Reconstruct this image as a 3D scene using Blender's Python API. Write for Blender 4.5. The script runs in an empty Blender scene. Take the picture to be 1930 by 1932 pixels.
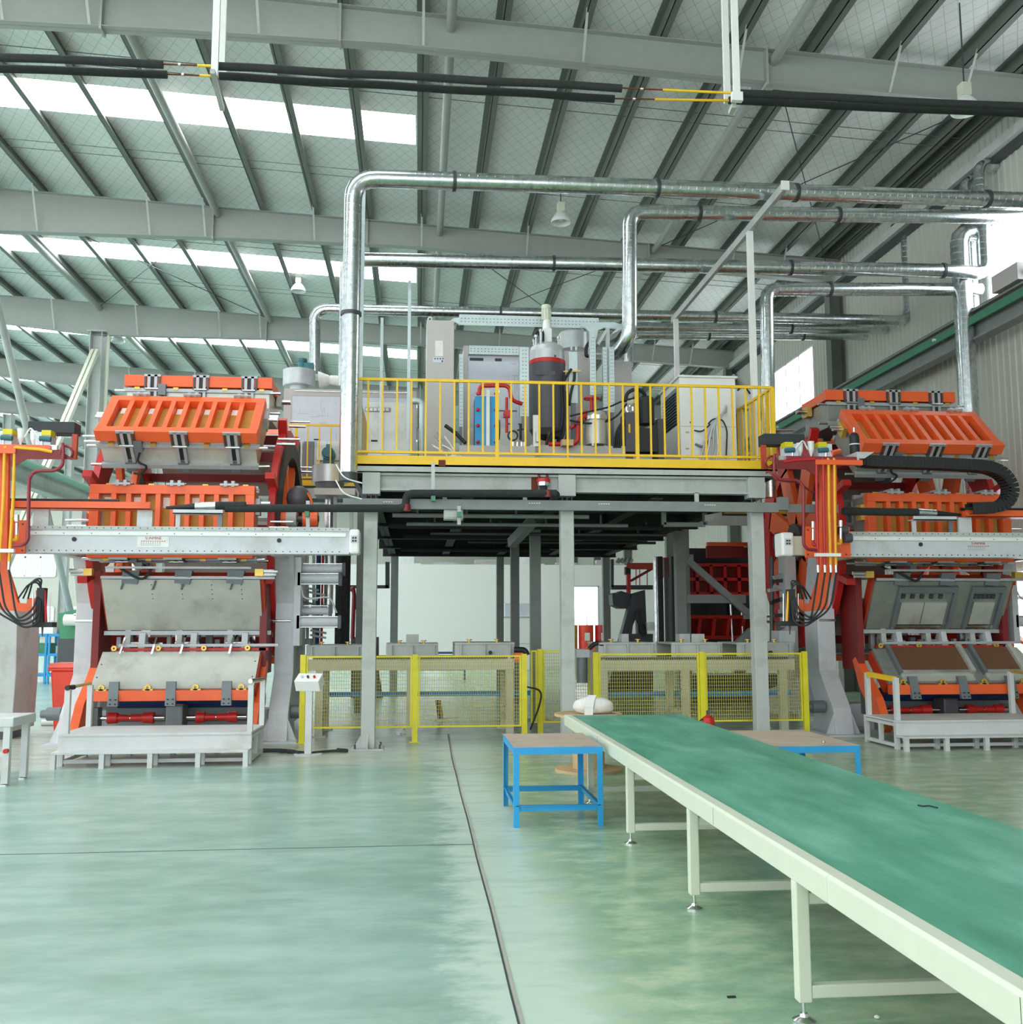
import bpy, bmesh, math, random
import numpy as np
from mathutils import Vector, Matrix
random.seed(7)
S = bpy.context.scene
COL = S.collection
PI = math.pi

# ---------------------------------------------------------------- camera
F_PX, YAW, PITCH, ROLL, CAM_H = 1872.15, .0934340754, .113979426, -.00166599981, 1.7
_cy, _sy, _cp, _sp = math.cos(YAW), math.sin(YAW), math.cos(PITCH), math.sin(PITCH)
FWD = Vector((_sy*_cp, _cy*_cp, _sp)); _r = Vector((_cy, -_sy, 0)); _u = _r.cross(FWD)
RIGHT = math.cos(ROLL)*_r + math.sin(ROLL)*_u
UP = -math.sin(ROLL)*_r + math.cos(ROLL)*_u
CAM = Vector((0, 0, CAM_H))
cd = bpy.data.cameras.new('camera'); cam = bpy.data.objects.new('camera', cd); COL.objects.link(cam)
cd.sensor_fit = 'VERTICAL'; cd.sensor_height = 36; cd.sensor_width = 36; cd.lens = F_PX/1932*36
cd.clip_end = 400
cam.matrix_world = Matrix(((RIGHT.x, UP.x, -FWD.x, 0), (RIGHT.y, UP.y, -FWD.y, 0), (RIGHT.z, UP.z, -FWD.z, CAM_H), (0, 0, 0, 1)))
S.camera = cam

# ---------------------------------------------------------------- world, light, exposure
w = bpy.data.worlds.new('world'); S.world = w; w.use_nodes = True
bg = w.node_tree.nodes['Background']; bg.inputs[0].default_value = (.93, .97, 1, 1); bg.inputs[1].default_value = 1.95
S.view_settings.view_transform = 'Standard'; S.view_settings.look = 'None'
S.view_settings.gamma = 1; S.view_settings.use_curve_mapping = False
S.view_settings.exposure = 0.7
SKYLIGHT_POWER = 9
WINDOW_POWER = 4.0

# photograph measuring helpers: a pixel of the 1930x1932 frame seen on a plane of known depth / height / side
def _ray(x, y): return (x-965)/F_PX*RIGHT - (y-966)/F_PX*UP + FWD
def PY(x, y, Y): d = _ray(x, y); return CAM + d*(Y/d.y)
def PZ(x, y, Z=0.): d = _ray(x, y); return CAM + d*((Z-CAM_H)/d.z)
def PX(x, y, X): d = _ray(x, y); return CAM + d*(X/d.x)

# ---------------------------------------------------------------- materials
def lin(c):
    if isinstance(c, str): c = [int(c[i:i+2], 16)/255 for i in (0, 2, 4)]
    return tuple(v/12.92 if v <= .04045 else ((v+.055)/1.055)**2.4 for v in c)
class NT:
    def __init__(s, name):
        s.m = bpy.data.materials.new(name); s.m.use_nodes = True; s.t = s.m.node_tree; s.n = s.t.nodes
        s.p = s.n['Principled BSDF']
    def node(s, typ, **kw):
        n = s.n.new(typ)
        for k, v in kw.items():
            if k[0] == '_': n.inputs[k[1:].replace('_', ' ')].default_value = v
            else: setattr(n, k, v)
        return n
    def link(s, a, b): s.t.links.new(a, b)
    def ramp(s, fac, stops):
        r = s.n.new('ShaderNodeValToRGB'); e = r.color_ramp.elements
        while len(e) < len(stops): e.new(.5)
        for q, (p, c) in zip(e, stops): q.position = p; q.color = (*c, 1) if len(c) == 3 else c
        s.link(fac, r.inputs[0]); return r.outputs[0]
    def mix(s, fac, a, b, mode='MIX'):
        m = s.n.new('ShaderNodeMix'); m.data_type = 'RGBA'; m.blend_type = mode
        for i, v in ((0, fac), (6, a), (7, b)):
            if hasattr(v, 'is_linked') or hasattr(v, 'links'): s.link(v, m.inputs[i])
            elif i == 0: m.inputs[0].default_value = v
            else: m.inputs[i].default_value = (*v, 1)
        return m.outputs[2]
    def coord(s, scale=(1, 1, 1), kind='Object', rot=(0, 0, 0)):
        tc = s.n.new('ShaderNodeTexCoord'); mp = s.n.new('ShaderNodeMapping')
        mp.inputs['Scale'].default_value = scale; mp.inputs['Rotation'].default_value = rot
        s.link(tc.outputs[kind], mp.inputs[0]); return mp.outputs[0]
    def noise(s, vec, scale, detail=4, rough=.55):
        n = s.n.new('ShaderNodeTexNoise'); n.inputs['Scale'].default_value = scale
        n.inputs['Detail'].default_value = detail; n.inputs['Roughness'].default_value = rough
        s.link(vec, n.inputs['Vector']); return n.outputs[0]
    def wpos(s):
        g = s.n.new('ShaderNodeNewGeometry'); return g.outputs['Position']
M = {}
def mat(name, col, rough=.5, metal=0., var=.08, nscale=6., bump=0., spec=.5, dirt=None, dscale=2.):
    """painted / metal surface with a little tonal wear"""
    t = NT(name); c = lin(col); p = t.p
    p.inputs['Roughness'].default_value = rough; p.inputs['Metallic'].default_value = metal
    p.inputs['Specular IOR Level'].default_value = spec
    v = t.coord()
    n = t.noise(v, nscale)
    lo = tuple(x*(1-var) for x in c); hi = tuple(min(1, x*(1+var)) for x in c)
    out = t.ramp(n, [(.3, lo), (.7, hi)])
    if dirt:
        n2 = t.noise(v, dscale, 6, .65)
        out = t.mix(t.ramp(n2, [(.52, (0, 0, 0)), (.72, (1, 1, 1))]), out, lin(dirt))
    t.link(out, p.inputs['Base Color'])
    if bump:
        b = t.node('ShaderNodeBump', _Strength=bump, _Distance=.01)
        t.link(n, b.inputs['Height']); t.link(b.outputs[0], p.inputs['Normal'])
    M[name] = t.m; return t.m
def emit(name, col, power):
    t = NT(name); p = t.p; p.inputs['Base Color'].default_value = (.15, .15, .15, 1)
    p.inputs['Emission Color'].default_value = (*lin(col), 1); p.inputs['Emission Strength'].default_value = power
    M[name] = t.m; return t.m

mat('steel_grey', 'b9beba', .5, var=.05, dirt='9fa29c', dscale=1.2)
mat('rafter_grey', 'a2a6a1', .5, var=.04)
mat('purlin_grey', '6b7069', .5, var=.06)
mat('deck_grey', 'b4b8b4', .55, var=.05, dirt='989b95')
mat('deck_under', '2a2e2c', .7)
mat('bar_grey', '7d8380', .5)
mat('machine_white', 'c9cdd0', .42, var=.04, dirt='b3b4b0', dscale=1.4)
mat('step_white', 'cdcfce', .5, var=.04, dirt='bdbab2', dscale=1.7)
mat('orange', 'f0642f', .38, var=.06, dirt='dc5222', dscale=1.5)
mat('orange_dark', 'b23a1c', .45)
mat('red_paint', 'c2231f', .4)
mat('red_dark', '7a1a18', .5)
mat('maroon', '8a2630', .4)
mat('hose_red', 'c4252f', .4)
mat('hose_yellow', 'f2b01c', .42)
mat('yellow', 'f2c21a', .42, var=.05)
mat('fence_yellow', 'd9cf1e', .45)
mat('mesh_yellow', 'b9b04a', .5)
mat('beige', 'cbc9b4', .5, var=.05)
mat('cream', 'd3d6c2', .42, var=.03)
mat('conveyor_paint', 'd4dac6', .38, var=.03)
mat('blue', '2398d2', .4, var=.05)
mat('blue_dark', '1d3a70', .45)
mat('plate', 'c4c6bd', .3, metal=.35, var=.08, nscale=3, dirt='a9aaa0', dscale=2.2)
mat('plate_dark', '8d918a', .4, metal=.3, var=.12)  # dark moulds of the right machine; weaker light there darkened into the colour
mat('hinge_grey', 'aeb2b4', .4, metal=.2)
mat('hinge_dark', '70777a', .45, metal=.2)
mat('ochre', 'b98a3a', .65, var=.12)
mat('insul', 'e6e2da', .6)
mat('brass', 'd2b25a', .35, metal=.6)
mat('chrome', 'd8dadb', .18, metal=1, var=.04)
mat('dark_steel', '4b4f50', .45, metal=.4)
mat('black', '1d2022', .55, var=.1)
mat('rubber', '24282a', .65, bump=.3, nscale=30)
mat('cabinet', 'bcb8b4', .5, var=.03)
mat('panel_white', 'cdd2db', .35, var=.04)
mat('white_paint', 'e9eae6', .45, var=.03)
mat('tray', 'c4d2d2', .4, metal=.3)
mat('tank_dark', '4d4b52', .45)
mat('teal', '2f6a72', .45)
mat('fan_grey', 'c3c8c9', .35, metal=.3)
mat('wood', 'b9a794', .6, var=.12, nscale=3, dirt='8f8177')
mat('ply', 'c9ab80', .6, var=.1)
mat('brown_panel', '6b4a34', .5, var=.08)
mat('sack', 'dcdad3', .8, bump=.5, nscale=12)
mat('paper', 'e4e4e0', .7)
mat('plastic_white', 'e8ebe8', .35)
mat('bin_red', 'f04b34', .4)
mat('rail_green', '3a7f60', .45)
mat('mint', 'a8cfbb', .5)
mat('green_machine', '3a8a62', .45)
mat('dark_cloth', '2c3134', .6)
mat('yellow_green', 'd6c81c', .4)
mat('black_foam', '2b2e2d', .9, var=.2, nscale=18, bump=.6)
mat('text_red', 'a8323a', .6); mat('text_grey', '9aa0a8', .6); mat('text_dark', '3a3d55', .6)
mat('rust', '6a3018', .8); mat('concrete', 'a9a89c', .7)
mat('white_wall', 'eef0ec', .6, var=.01)
def duct_mat():
    t = NT('duct'); p = t.p; p.inputs['Metallic'].default_value = 1; v = t.coord((1, 1, 1))
    n = t.noise(v, 9, 3); t.link(t.ramp(n, [(.3, lin('b7bfc0')), (.7, lin('e2e8e8'))]), p.inputs['Base Color'])
    t.link(t.ramp(n, [(.3, (.3,)*3), (.7, (.2,)*3)]), p.inputs['Roughness'])
    b = t.node('ShaderNodeBump', _Strength=.15, _Distance=.01); t.link(t.noise(v, 5, 2), b.inputs['Height']); t.link(b.outputs[0], p.inputs['Normal'])
    M['duct'] = t.m
duct_mat()
emit('skylight', 'f4faff', SKYLIGHT_POWER); emit('window_glow', 'f2f8ff', WINDOW_POWER)
emit('far_window', 'eef6f6', .5)
def floor_mat():
    t = NT('floor_paint'); p = t.p; pos = t.wpos()
    sx = t.n.new('ShaderNodeSeparateXYZ'); t.link(pos, sx.inputs[0])
    def nz(scale, det=5, r=.6, sc=(1, 1, 1)):
        mp = t.n.new('ShaderNodeMapping'); mp.inputs['Scale'].default_value = sc; t.link(pos, mp.inputs[0])
        return t.noise(mp.outputs[0], scale, det, r)
    def maprange(v, a, b, c=0, d=1):
        m = t.n.new('ShaderNodeMapRange'); m.interpolation_type = 'SMOOTHSTEP'
        for i, q in enumerate((a, b, c, d)): m.inputs[i+1].default_value = q
        t.link(v, m.inputs[0]); return m.outputs[0]
    def addm(a, b, op='ADD'):
        m = t.n.new('ShaderNodeMath'); m.operation = op
        for i, v in enumerate((a, b)):
            if isinstance(v, (int, float)): m.inputs[i].default_value = v
            else: t.link(v, m.inputs[i])
        return m.outputs[0]
    big = nz(.55, 5, .6, (1, 2.2, 1)); fine = nz(2.6, 6, .65, (1, 1.6, 1)); grit = nz(14, 4, .6)
    green = t.ramp(addm(addm(big, fine), .5, 'MULTIPLY'), [(.36, lin('8aa99c')), (.5, lin('98b7ab')), (.66, lin('a9c5ba'))])
    olive = t.ramp(fine, [(.34, lin('83a486')), (.5, lin('9ab897')), (.64, lin('b9ccaa'))])
    # right of the joint the coat is a different batch
    xr = addm(sx.outputs[0], addm(big, 1.2, 'MULTIPLY'))
    c = t.mix(maprange(xr, .95, 1.45), green, olive)
    # pale dusty strip along the joint
    d = maprange(addm(addm(sx.outputs[0], -.36), addm(addm(fine, -.5), .9, 'MULTIPLY')), -.26, .05)
    d2 = maprange(addm(addm(sx.outputs[0], -.36), addm(addm(fine, -.5), .9, 'MULTIPLY')), .3, .75, 1, 0)
    strip = addm(addm(d, d2, 'MULTIPLY'), .85, 'MULTIPLY')
    c = t.mix(strip, c, lin('cfe0d2'))
    # bare pale concrete around the machines
    yb = maprange(addm(sx.outputs[1], addm(addm(big, -.5), 1.6, 'MULTIPLY')), 12.3, 13.0)
    ye = maprange(sx.outputs[1], 17.0, 20.0, 1, 0)
    xm = maprange(sx.outputs[0], -1.2, .2, 1, .45)
    c = t.mix(addm(addm(addm(yb, ye, 'MULTIPLY'), xm, 'MULTIPLY'), .8, 'MULTIPLY'), c, t.ramp(fine, [(.3, lin('b7b6a6')), (.7, lin('cfcfc2'))]))
    streak = nz(1.3, 6, .68, (.7, 2.6, 1))
    c = t.mix(t.ramp(streak, [(.34, (.38,)*3), (.52, (0, 0, 0))]), c, lin('86a598')); c = t.mix(t.ramp(streak, [(.52, (0, 0, 0)), (.72, (.34,)*3)]), c, lin('bdd3c8'))
    t.link(c, p.inputs['Base Color'])
    p.inputs['Roughness'].default_value = .27
    p.inputs['Specular IOR Level'].default_value = .5
    M['floor_paint'] = t.m
floor_mat()
def roof_mat():
    t = NT('roof_foil'); p = t.p; pos = t.wpos()
    sx = t.n.new('ShaderNodeSeparateXYZ'); t.link(pos, sx.inputs[0])
    def line(a, b, per):
        m = t.n.new('ShaderNodeMath'); m.operation = 'MULTIPLY_ADD'; t.link(sx.outputs[0], m.inputs[0]); m.inputs[1].default_value = a/per
        m2 = t.n.new('ShaderNodeMath'); m2.operation = 'MULTIPLY'; t.link(sx.outputs[1], m2.inputs[0]); m2.inputs[1].default_value = b/per
        t.link(m2.outputs[0], m.inputs[2])
        f = t.n.new('ShaderNodeMath'); f.operation = 'FRACT'; t.link(m.outputs[0], f.inputs[0])
        g = t.n.new('ShaderNodeMath'); g.operation = 'LESS_THAN'; t.link(f.outputs[0], g.inputs[0]); g.inputs[1].default_value = .06
        return g.outputs[0]
    a = line(1, .62, .26); b = line(1, -.62, .26)
    mx = t.n.new('ShaderNodeMath'); mx.operation = 'MAXIMUM'; t.link(a, mx.inputs[0]); t.link(b, mx.inputs[1])
    n = t.noise(t.coord(), .7, 4)
    base = t.ramp(n, [(.3, lin('e6e8e6')), (.7, lin('f2f4f2'))])
    mul = t.n.new('ShaderNodeMath'); mul.operation = 'MULTIPLY'; t.link(mx.outputs[0], mul.inputs[0]); mul.inputs[1].default_value = .45
    t.link(t.mix(mul.outputs[0], base, lin('8f968f')), p.inputs['Base Color'])
    p.inputs['Roughness'].default_value = .42
    bp = t.node('ShaderNodeBump', _Strength=.25, _Distance=.05); t.link(t.noise(t.coord(), 3.2, 2), bp.inputs['Height']); t.link(bp.outputs[0], p.inputs['Normal'])
    M['roof_foil'] = t.m
roof_mat()
def clad_mat():
    mat('cladding', 'babdb2', .5, var=.03)
clad_mat()
def belt_mat():
    t = NT('belt_green'); p = t.p; v = t.coord((2.4, .7, 1))
    n = t.noise(v, 1.4, 6, .62); n2 = t.noise(t.coord((1, 1, 1)), 40, 2)
    c = t.ramp(n, [(.32, lin('3f8c70')), (.5, lin('56a287')), (.68, lin('76b8a2'))])
    c = t.mix(t.ramp(n2, [(.5, (0, 0, 0)), (.8, (.25,)*3)]), c, lin('2b7458'))
    t.link(c, p.inputs['Base Color']); p.inputs['Roughness'].default_value = .42
    M['belt_green'] = t.m
belt_mat()

# ---------------------------------------------------------------- mesh building
class MB:
    def __init__(s): s.v = []; s.f = []; s.sm = []
    def add(s, vs, fs, smooth=False):
        o = len(s.v); s.v += [tuple(v) for v in vs]
        for f in fs: s.f.append([i+o for i in f]); s.sm.append(smooth)
        return s
    def box(s, x0, x1, y0, y1, z0, z1):
        vs = [(x, y, z) for z in (z0, z1) for y in (y0, y1) for x in (x0, x1)]
        return s.add(vs, [(0, 2, 3, 1), (4, 5, 7, 6), (0, 1, 5, 4), (2, 6, 7, 3), (0, 4, 6, 2), (1, 3, 7, 5)])
    def cbox(s, c, sx, sy, sz): return s.box(c[0]-sx/2, c[0]+sx/2, c[1]-sy/2, c[1]+sy/2, c[2]-sz/2, c[2]+sz/2)
    def bar(s, p, q, w, h=None, up=(0, 0, 1)):
        h = w if h is None else h; p, q = Vector(p), Vector(q); d = (q-p).normalized(); up = Vector(up)
        if abs(d.dot(up)) > .98: up = Vector((0, 1, 0))
        a = d.cross(up).normalized()*w/2; b = a.cross(d).normalized()*h/2
        vs = [p-a-b, p+a-b, p+a+b, p-a+b, q-a-b, q+a-b, q+a+b, q-a+b]
        return s.add(vs, [(0, 1, 2, 3), (7, 6, 5, 4), (0, 4, 5, 1), (1, 5, 6, 2), (2, 6, 7, 3), (3, 7, 4, 0)])
    def prism(s, poly, axis, a, b):
        def m(u, v, t): return {'x': (t, u, v), 'y': (u, t, v), 'z': (u, v, t)}[axis]
        n = len(poly); vs = [m(*p, a) for p in poly]+[m(*p, b) for p in poly]
        fs = [list(range(n))[::-1], list(range(n, 2*n))]+[(i, (i+1) % n, n+(i+1) % n, n+i) for i in range(n)]
        return s.add(vs, fs)
    def hexa(s, pts): # 8 points, bottom quad then top quad
        return s.add(pts, [(3, 2, 1, 0), (4, 5, 6, 7), (0, 1, 5, 4), (1, 2, 6, 5), (2, 3, 7, 6), (3, 0, 4, 7)])
    def slab(s, q, t): # quad of 4 points thickened along its normal by t
        q = [Vector(p) for p in q]; n = (q[1]-q[0]).cross(q[3]-q[0]).normalized()*t
        return s.hexa(q+[p+n for p in q])
    def cyl(s, p, q, r0, r1=None, n=12, caps=True):
        r1 = r0 if r1 is None else r1; p, q = Vector(p), Vector(q); d = (q-p).normalized()
        a = d.orthogonal().normalized(); b = d.cross(a)
        ring = [(math.cos(2*PI*i/n), math.sin(2*PI*i/n)) for i in range(n)]
        A = [p+(a*c+b*e)*r0 for c, e in ring]; B = [q+(a*c+b*e)*r1 for c, e in ring]
        s.add(A+B, [(i, (i+1) % n, n+(i+1) % n, n+i) for i in range(n)], True)
        if caps: s.add(A, [list(range(n))[::-1]]); s.add(B, [list(range(n))])
        return s
    def tube(s, pts, r, n=8, rad=0., caps=True, seg=5):
        pts = [Vector(p) for p in pts]
        if rad > 0 and len(pts) > 2:
            out = [pts[0]]
            for i in range(1, len(pts)-1):
                a, b, c = pts[i-1], pts[i], pts[i+1]
                u1, u2 = (a-b), (c-b); rr = min(rad, u1.length*.49, u2.length*.49)
                p1, p2 = b+u1.normalized()*rr, b+u2.normalized()*rr
                for k in range(seg+1):
                    t = k/seg; out.append((1-t)**2*p1+2*t*(1-t)*b+t*t*p2)
            out.append(pts[-1]); pts = out
        rings = []; prev = None
        for i, p in enumerate(pts):
            d = (pts[min(i+1, len(pts)-1)]-pts[max(i-1, 0)]).normalized()
            if prev is None: a = d.orthogonal().normalized()
            else:
                a = prev-d*prev.dot(d)
                a = a.normalized() if a.length > 1e-6 else d.orthogonal().normalized()
            prev = a; b = d.cross(a)
            rings.append([p+(a*math.cos(2*PI*k/n)+b*math.sin(2*PI*k/n))*r for k in range(n)])
        vs = [v for R in rings for v in R]
        fs = [(i*n+k, i*n+(k+1) % n, (i+1)*n+(k+1) % n, (i+1)*n+k) for i in range(len(rings)-1) for k in range(n)]
        s.add(vs, fs, True)
        if caps: s.add(rings[0], [list(range(n))[::-1]]); s.add(rings[-1], [list(range(n))])
        return s
    def lathe(s, prof, c, n=16, axis='z'):
        def m(r, h, k):
            x, y = r*math.cos(2*PI*k/n), r*math.sin(2*PI*k/n)
            return {'z': (c[0]+x, c[1]+y, c[2]+h), 'x': (c[0]+h, c[1]+x, c[2]+y), 'y': (c[0]+x, c[1]+h, c[2]+y)}[axis]
        for (r0, h0), (r1, h1) in zip(prof, prof[1:]):
            A = [m(r0, h0, k) for k in range(n)]; B = [m(r1, h1, k) for k in range(n)]
            if r0 < 1e-6: s.add([A[0]]+B, [(0, 1+k, 1+(k+1) % n) for k in range(n)], True)
            elif r1 < 1e-6: s.add(A+[B[0]], [(k, (k+1) % n, n) for k in range(n)], True)
            else: s.add(A+B, [(k, (k+1) % n, n+(k+1) % n, n+k) for k in range(n)], True)
        return s
    def ball(s, c, r, sc=(1, 1, 1), n=12):
        m = n//2; vs = []; fs = []
        for i in range(m+1):
            t = PI*i/m
            for k in range(n): vs.append((c[0]+r*sc[0]*math.sin(t)*math.cos(2*PI*k/n), c[1]+r*sc[1]*math.sin(t)*math.sin(2*PI*k/n), c[2]+r*sc[2]*math.cos(t)))
        for i in range(m):
            for k in range(n): fs.append((i*n+k, (i+1)*n+k, (i+1)*n+(k+1) % n, i*n+(k+1) % n))
        return s.add(vs, fs, True)
    def build(s, name, m, parent=None, label=None, kind=None, bevel=0.):
        base = Vector((0, 0, 0)); a = parent
        if parent is not None: base = Vector(ROOT[parent.name])
        else:
            xs = np.array(s.v); lo, hi = xs.min(0), xs.max(0); base = Vector(((lo[0]+hi[0])/2, (lo[1]+hi[1])/2, lo[2]))
        me = bpy.data.meshes.new(name); me.from_pydata([Vector(v)-base for v in s.v], [], s.f)
        me.polygons.foreach_set('use_smooth', s.sm); me.update()
        bm = bmesh.new(); bm.from_mesh(me); bmesh.ops.remove_doubles(bm, verts=[v for v in bm.verts if False], dist=0)
        bmesh.ops.recalc_face_normals(bm, faces=bm.faces); bm.to_mesh(me); bm.free()
        me.materials.append(M[m])
        o = bpy.data.objects.new(name, me); COL.objects.link(o)
        ROOT[o.name] = tuple(base)
        if parent is not None: o.parent = parent
        else: o.location = base
        if label: o['label'] = label
        if kind: o['kind'] = kind
        if bevel:
            b = o.modifiers.new('bevel', 'BEVEL'); b.width = bevel; b.segments = 2; b.limit_method = 'ANGLE'
        return o
ROOT = {}
def tag(o, label, cat, group=None):
    o['label'] = label; o['category'] = cat
    if group: o['group'] = group
    return o
def thing(name, label, cat, loc, group=None):
    o = bpy.data.objects.new(name, None); COL.objects.link(o); o.location = loc; ROOT[o.name] = tuple(loc)
    o.empty_display_size = .2
    return tag(o, label, cat, group)
def dup(root, offset, label=None, group=None):
    """a copy of a thing, its parts and their sub-parts, moved by offset"""
    def cp(o, par):
        c = o.copy(); COL.objects.link(c); ROOT[c.name] = tuple(Vector(ROOT[o.name])+Vector(offset))
        if par is None: c.location = o.location+Vector(offset)
        else: c.parent = par
        for ch in KIDS.get(o.name, list(o.children)): cp(ch, c)
        return c
    r = cp(root, None)
    if label: r['label'] = label
    if group: r['group'] = group
    return r
KIDS = {}
def lettering(txt, c, size, m, parent, facing='front', name='lettering', align='CENTER', rotz=0.):
    cu = bpy.data.curves.new('lettering', 'FONT'); cu.body = txt; cu.size = size; cu.align_x = align; cu.align_y = 'CENTER'; cu.extrude = .001
    tmp = bpy.data.objects.new('tmp_text', cu); COL.objects.link(tmp)
    dg = bpy.context.evaluated_depsgraph_get(); me = bpy.data.meshes.new_from_object(tmp.evaluated_get(dg))
    bpy.data.objects.remove(tmp); bpy.data.curves.remove(cu)
    me.transform(Matrix.Rotation(rotz, 4, 'Z') @ Matrix.Rotation(PI/2, 4, 'X')); me.transform(Matrix.Translation(Vector(c)-Vector(ROOT[parent.name])))
    me.materials.clear(); me.materials.append(M[m])
    o = bpy.data.objects.new(name, me); COL.objects.link(o); o.parent = parent; ROOT[o.name] = ROOT[parent.name]
    return o
# ================================================================ SETTING
RB = [7, 16, 25, 34, 43, 52, 61, 70, 79]         # rafter lines (bay 9 m)
PS = 1.37                                        # purlin spacing
XW, XL, YB, YF = 11.3, -42., 81., -14.
def zr(x): return 12.08-.052*x if x > -26 else 12.08-.052*-26+.052*(x+26)   # underside of purlins, ridge far left
fl = MB().box(XL, XW+.3, YF, YB, -.25, 0).build('floor', 'floor_paint', kind='structure'); ROOT[fl.name] = tuple(fl.location)
# joint strip in the floor
j = MB(); y = 2.0; pts = []
while y < 16: pts.append((.463+.003*math.sin(y*2.3)+.0012*max(0, y-11)**2.6*.5, y)); y += .7
for (xa, ya), (xb, yb) in zip(pts, pts[1:]): j.bar((xa, ya, .002), (xb, yb, .002), .016, .006)
j.build('expansion_joint', 'concrete', fl, label='pale raised joint line running away across the floor')
j2 = MB()
for (xa, ya), (xb, yb) in zip(pts, pts[1:]): j2.bar((xa-.016, ya, .0015), (xb-.016, yb, .0015), .01, .004)
j2.build('joint_groove', 'dark_steel', fl)
k = MB().box(-9, .45, 8.0, 8.008, 0, .0025).build('crack', 'dark_steel', fl, label='fine dark crack line across the floor')
# roof: ceiling empty with panels, purlins, rafters, struts, sag rods
ceil = bpy.data.objects.new('ceiling', None); COL.objects.link(ceil); ceil.location = (0, 30, 12); ceil['kind'] = 'structure'; ROOT['ceiling'] = (0, 30, 12)
zs = lambda x: zr(x)+.26                          # roof sheet underside
SKY = [2.5+9*i for i in range(9)]
SW = .64
xs_p = [PS*i for i in range(-29, 9)]
def sheet(x0, x1, y0, y1, name='roof_panel', m='roof_foil', t=.06):
    return MB().hexa([(x0, y0, zs(x0)), (x1, y0, zs(x1)), (x1, y1, zs(x1)), (x0, y1, zs(x0)), (x0, y0, zs(x0)+t), (x1, y0, zs(x1)+t), (x1, y1, zs(x1)+t), (x0, y1, zs(x0)+t)]).build(name, m, ceil)
sheet(-.15, XW+.3, YF, YB)
edges = [YF]+[v for s_ in SKY for v in (s_-SW, s_+SW)]+[YB]
for a, b in zip(edges[::2], edges[1::2]):
    sheet(-26, -.15, a, b); sheet(XL, -26, a, b)
for s_ in SKY:
    for i, x0 in enumerate(xs_p[:-9]):
        x1 = x0+PS
        if x1 > .1: continue
        if x1 > -.1: x1 = -.15
        sheet(x0+.02, x1-.02, s_-SW+.02, s_+SW-.02, 'skylight_pane', 'skylight', .02)
for x in xs_p+[10.55, 11.05]:
    z = zr(x); mb = MB()
    mb.box(x-.006, x+.006, YF, YB, z, z+.26); mb.box(x-.006, x+.115, YF, YB, z, z+.016); mb.box(x-.115, x+.006, YF, YB, z+.244, z+.26)
    mb.build('purlin', 'purlin_grey', ceil)
def rafter(Y):
    mb = MB(); xs = [11.2, 6.0, 3, -.5, -4, -8, -10.9, -14, -18, -22, -26, -34, -42]
    def dep(x): d = abs(x+10.9); return .62+.5*max(0, 1-d/9.5) if x > -26 else .7
    for x1, x0 in zip(xs, xs[1:]):
        pr = []
        t0, t1 = zr(x0)-.002, zr(x1)-.002; b0, b1 = t0-dep(x0), t1-dep(x1)
        mb.hexa([(x0, Y-.006, b0), (x1, Y-.006, b1), (x1, Y+.006, b1), (x0, Y+.006, b0), (x0, Y-.006, t0), (x1, Y-.006, t1), (x1, Y+.006, t1), (x0, Y+.006, t0)])
        for (za, zb, tt) in ((t0, t1, -.014), (b0, b1, .014)):
            mb.hexa([(x0, Y-.12, za), (x1, Y-.12, zb), (x1, Y+.12, zb), (x0, Y+.12, za), (x0, Y-.12, za+tt), (x1, Y-.12, zb+tt), (x1, Y+.12, zb+tt), (x0, Y+.12, za+tt)])
    for x in (6.0, -1.4, -5.3):
        z = zr(x); mb.box(x-.02, x+.02, Y-.13, Y+.13, z-dep(x)-.06, z)
    r = mb.build('rafter', 'rafter_grey', ceil)
    # fly braces from lower flange up to the purlins
    for i in (-9, -7, -5, -4, -2, 0, 2, 4, 6, 7):
        x = PS*i; b = MB()
        for s in (-1,): b.bar((x, Y+s*.1, zr(x)-dep(x)+.02), (x, Y+s*.62, zr(x)+.06), .045, .006)
        b.build('fly_brace', 'steel_grey', r)
for Y in RB: rafter(Y)
for x in (-10.9, -5.2, .47, 6.15):
    for a, b in zip(RB, RB[1:]):
        MB().cyl((x, a, zr(x)-.18), (x, b, zr(x)-.18), .085 if x > -8 else .1, n=12).build('tie_tube', 'rafter_grey', ceil)
for a in RB[:6]:
    for dy in (2.35, 2.75, 6.25, 6.65):
        mb = MB()
        for x0 in xs_p[8:]:
            if x0 < -22: continue
            mb.bar((x0, a+dy, zr(x0)+.07), (min(x0+PS, 11), a+dy, zr(x0+PS)+.07), .012)
        mb.build('sag_rod', 'purlin_grey', ceil)
# crossing tension rods in the roof plane
for (xa, ya, xb, yb) in ((6.15, 16, 10.9, 25), (10.9, 16, 6.15, 25), (.47, 25, 6.15, 34), (6.15, 25, .47, 34), (-10.9, 25, -5.2, 34), (-5.2, 25, -10.9, 34)):
    MB().cyl((xa, ya, zr(xa)-.1), (xb, yb, zr(xb)-.1), .013, n=6).build('tension_rod', 'dark_steel', ceil)
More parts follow.
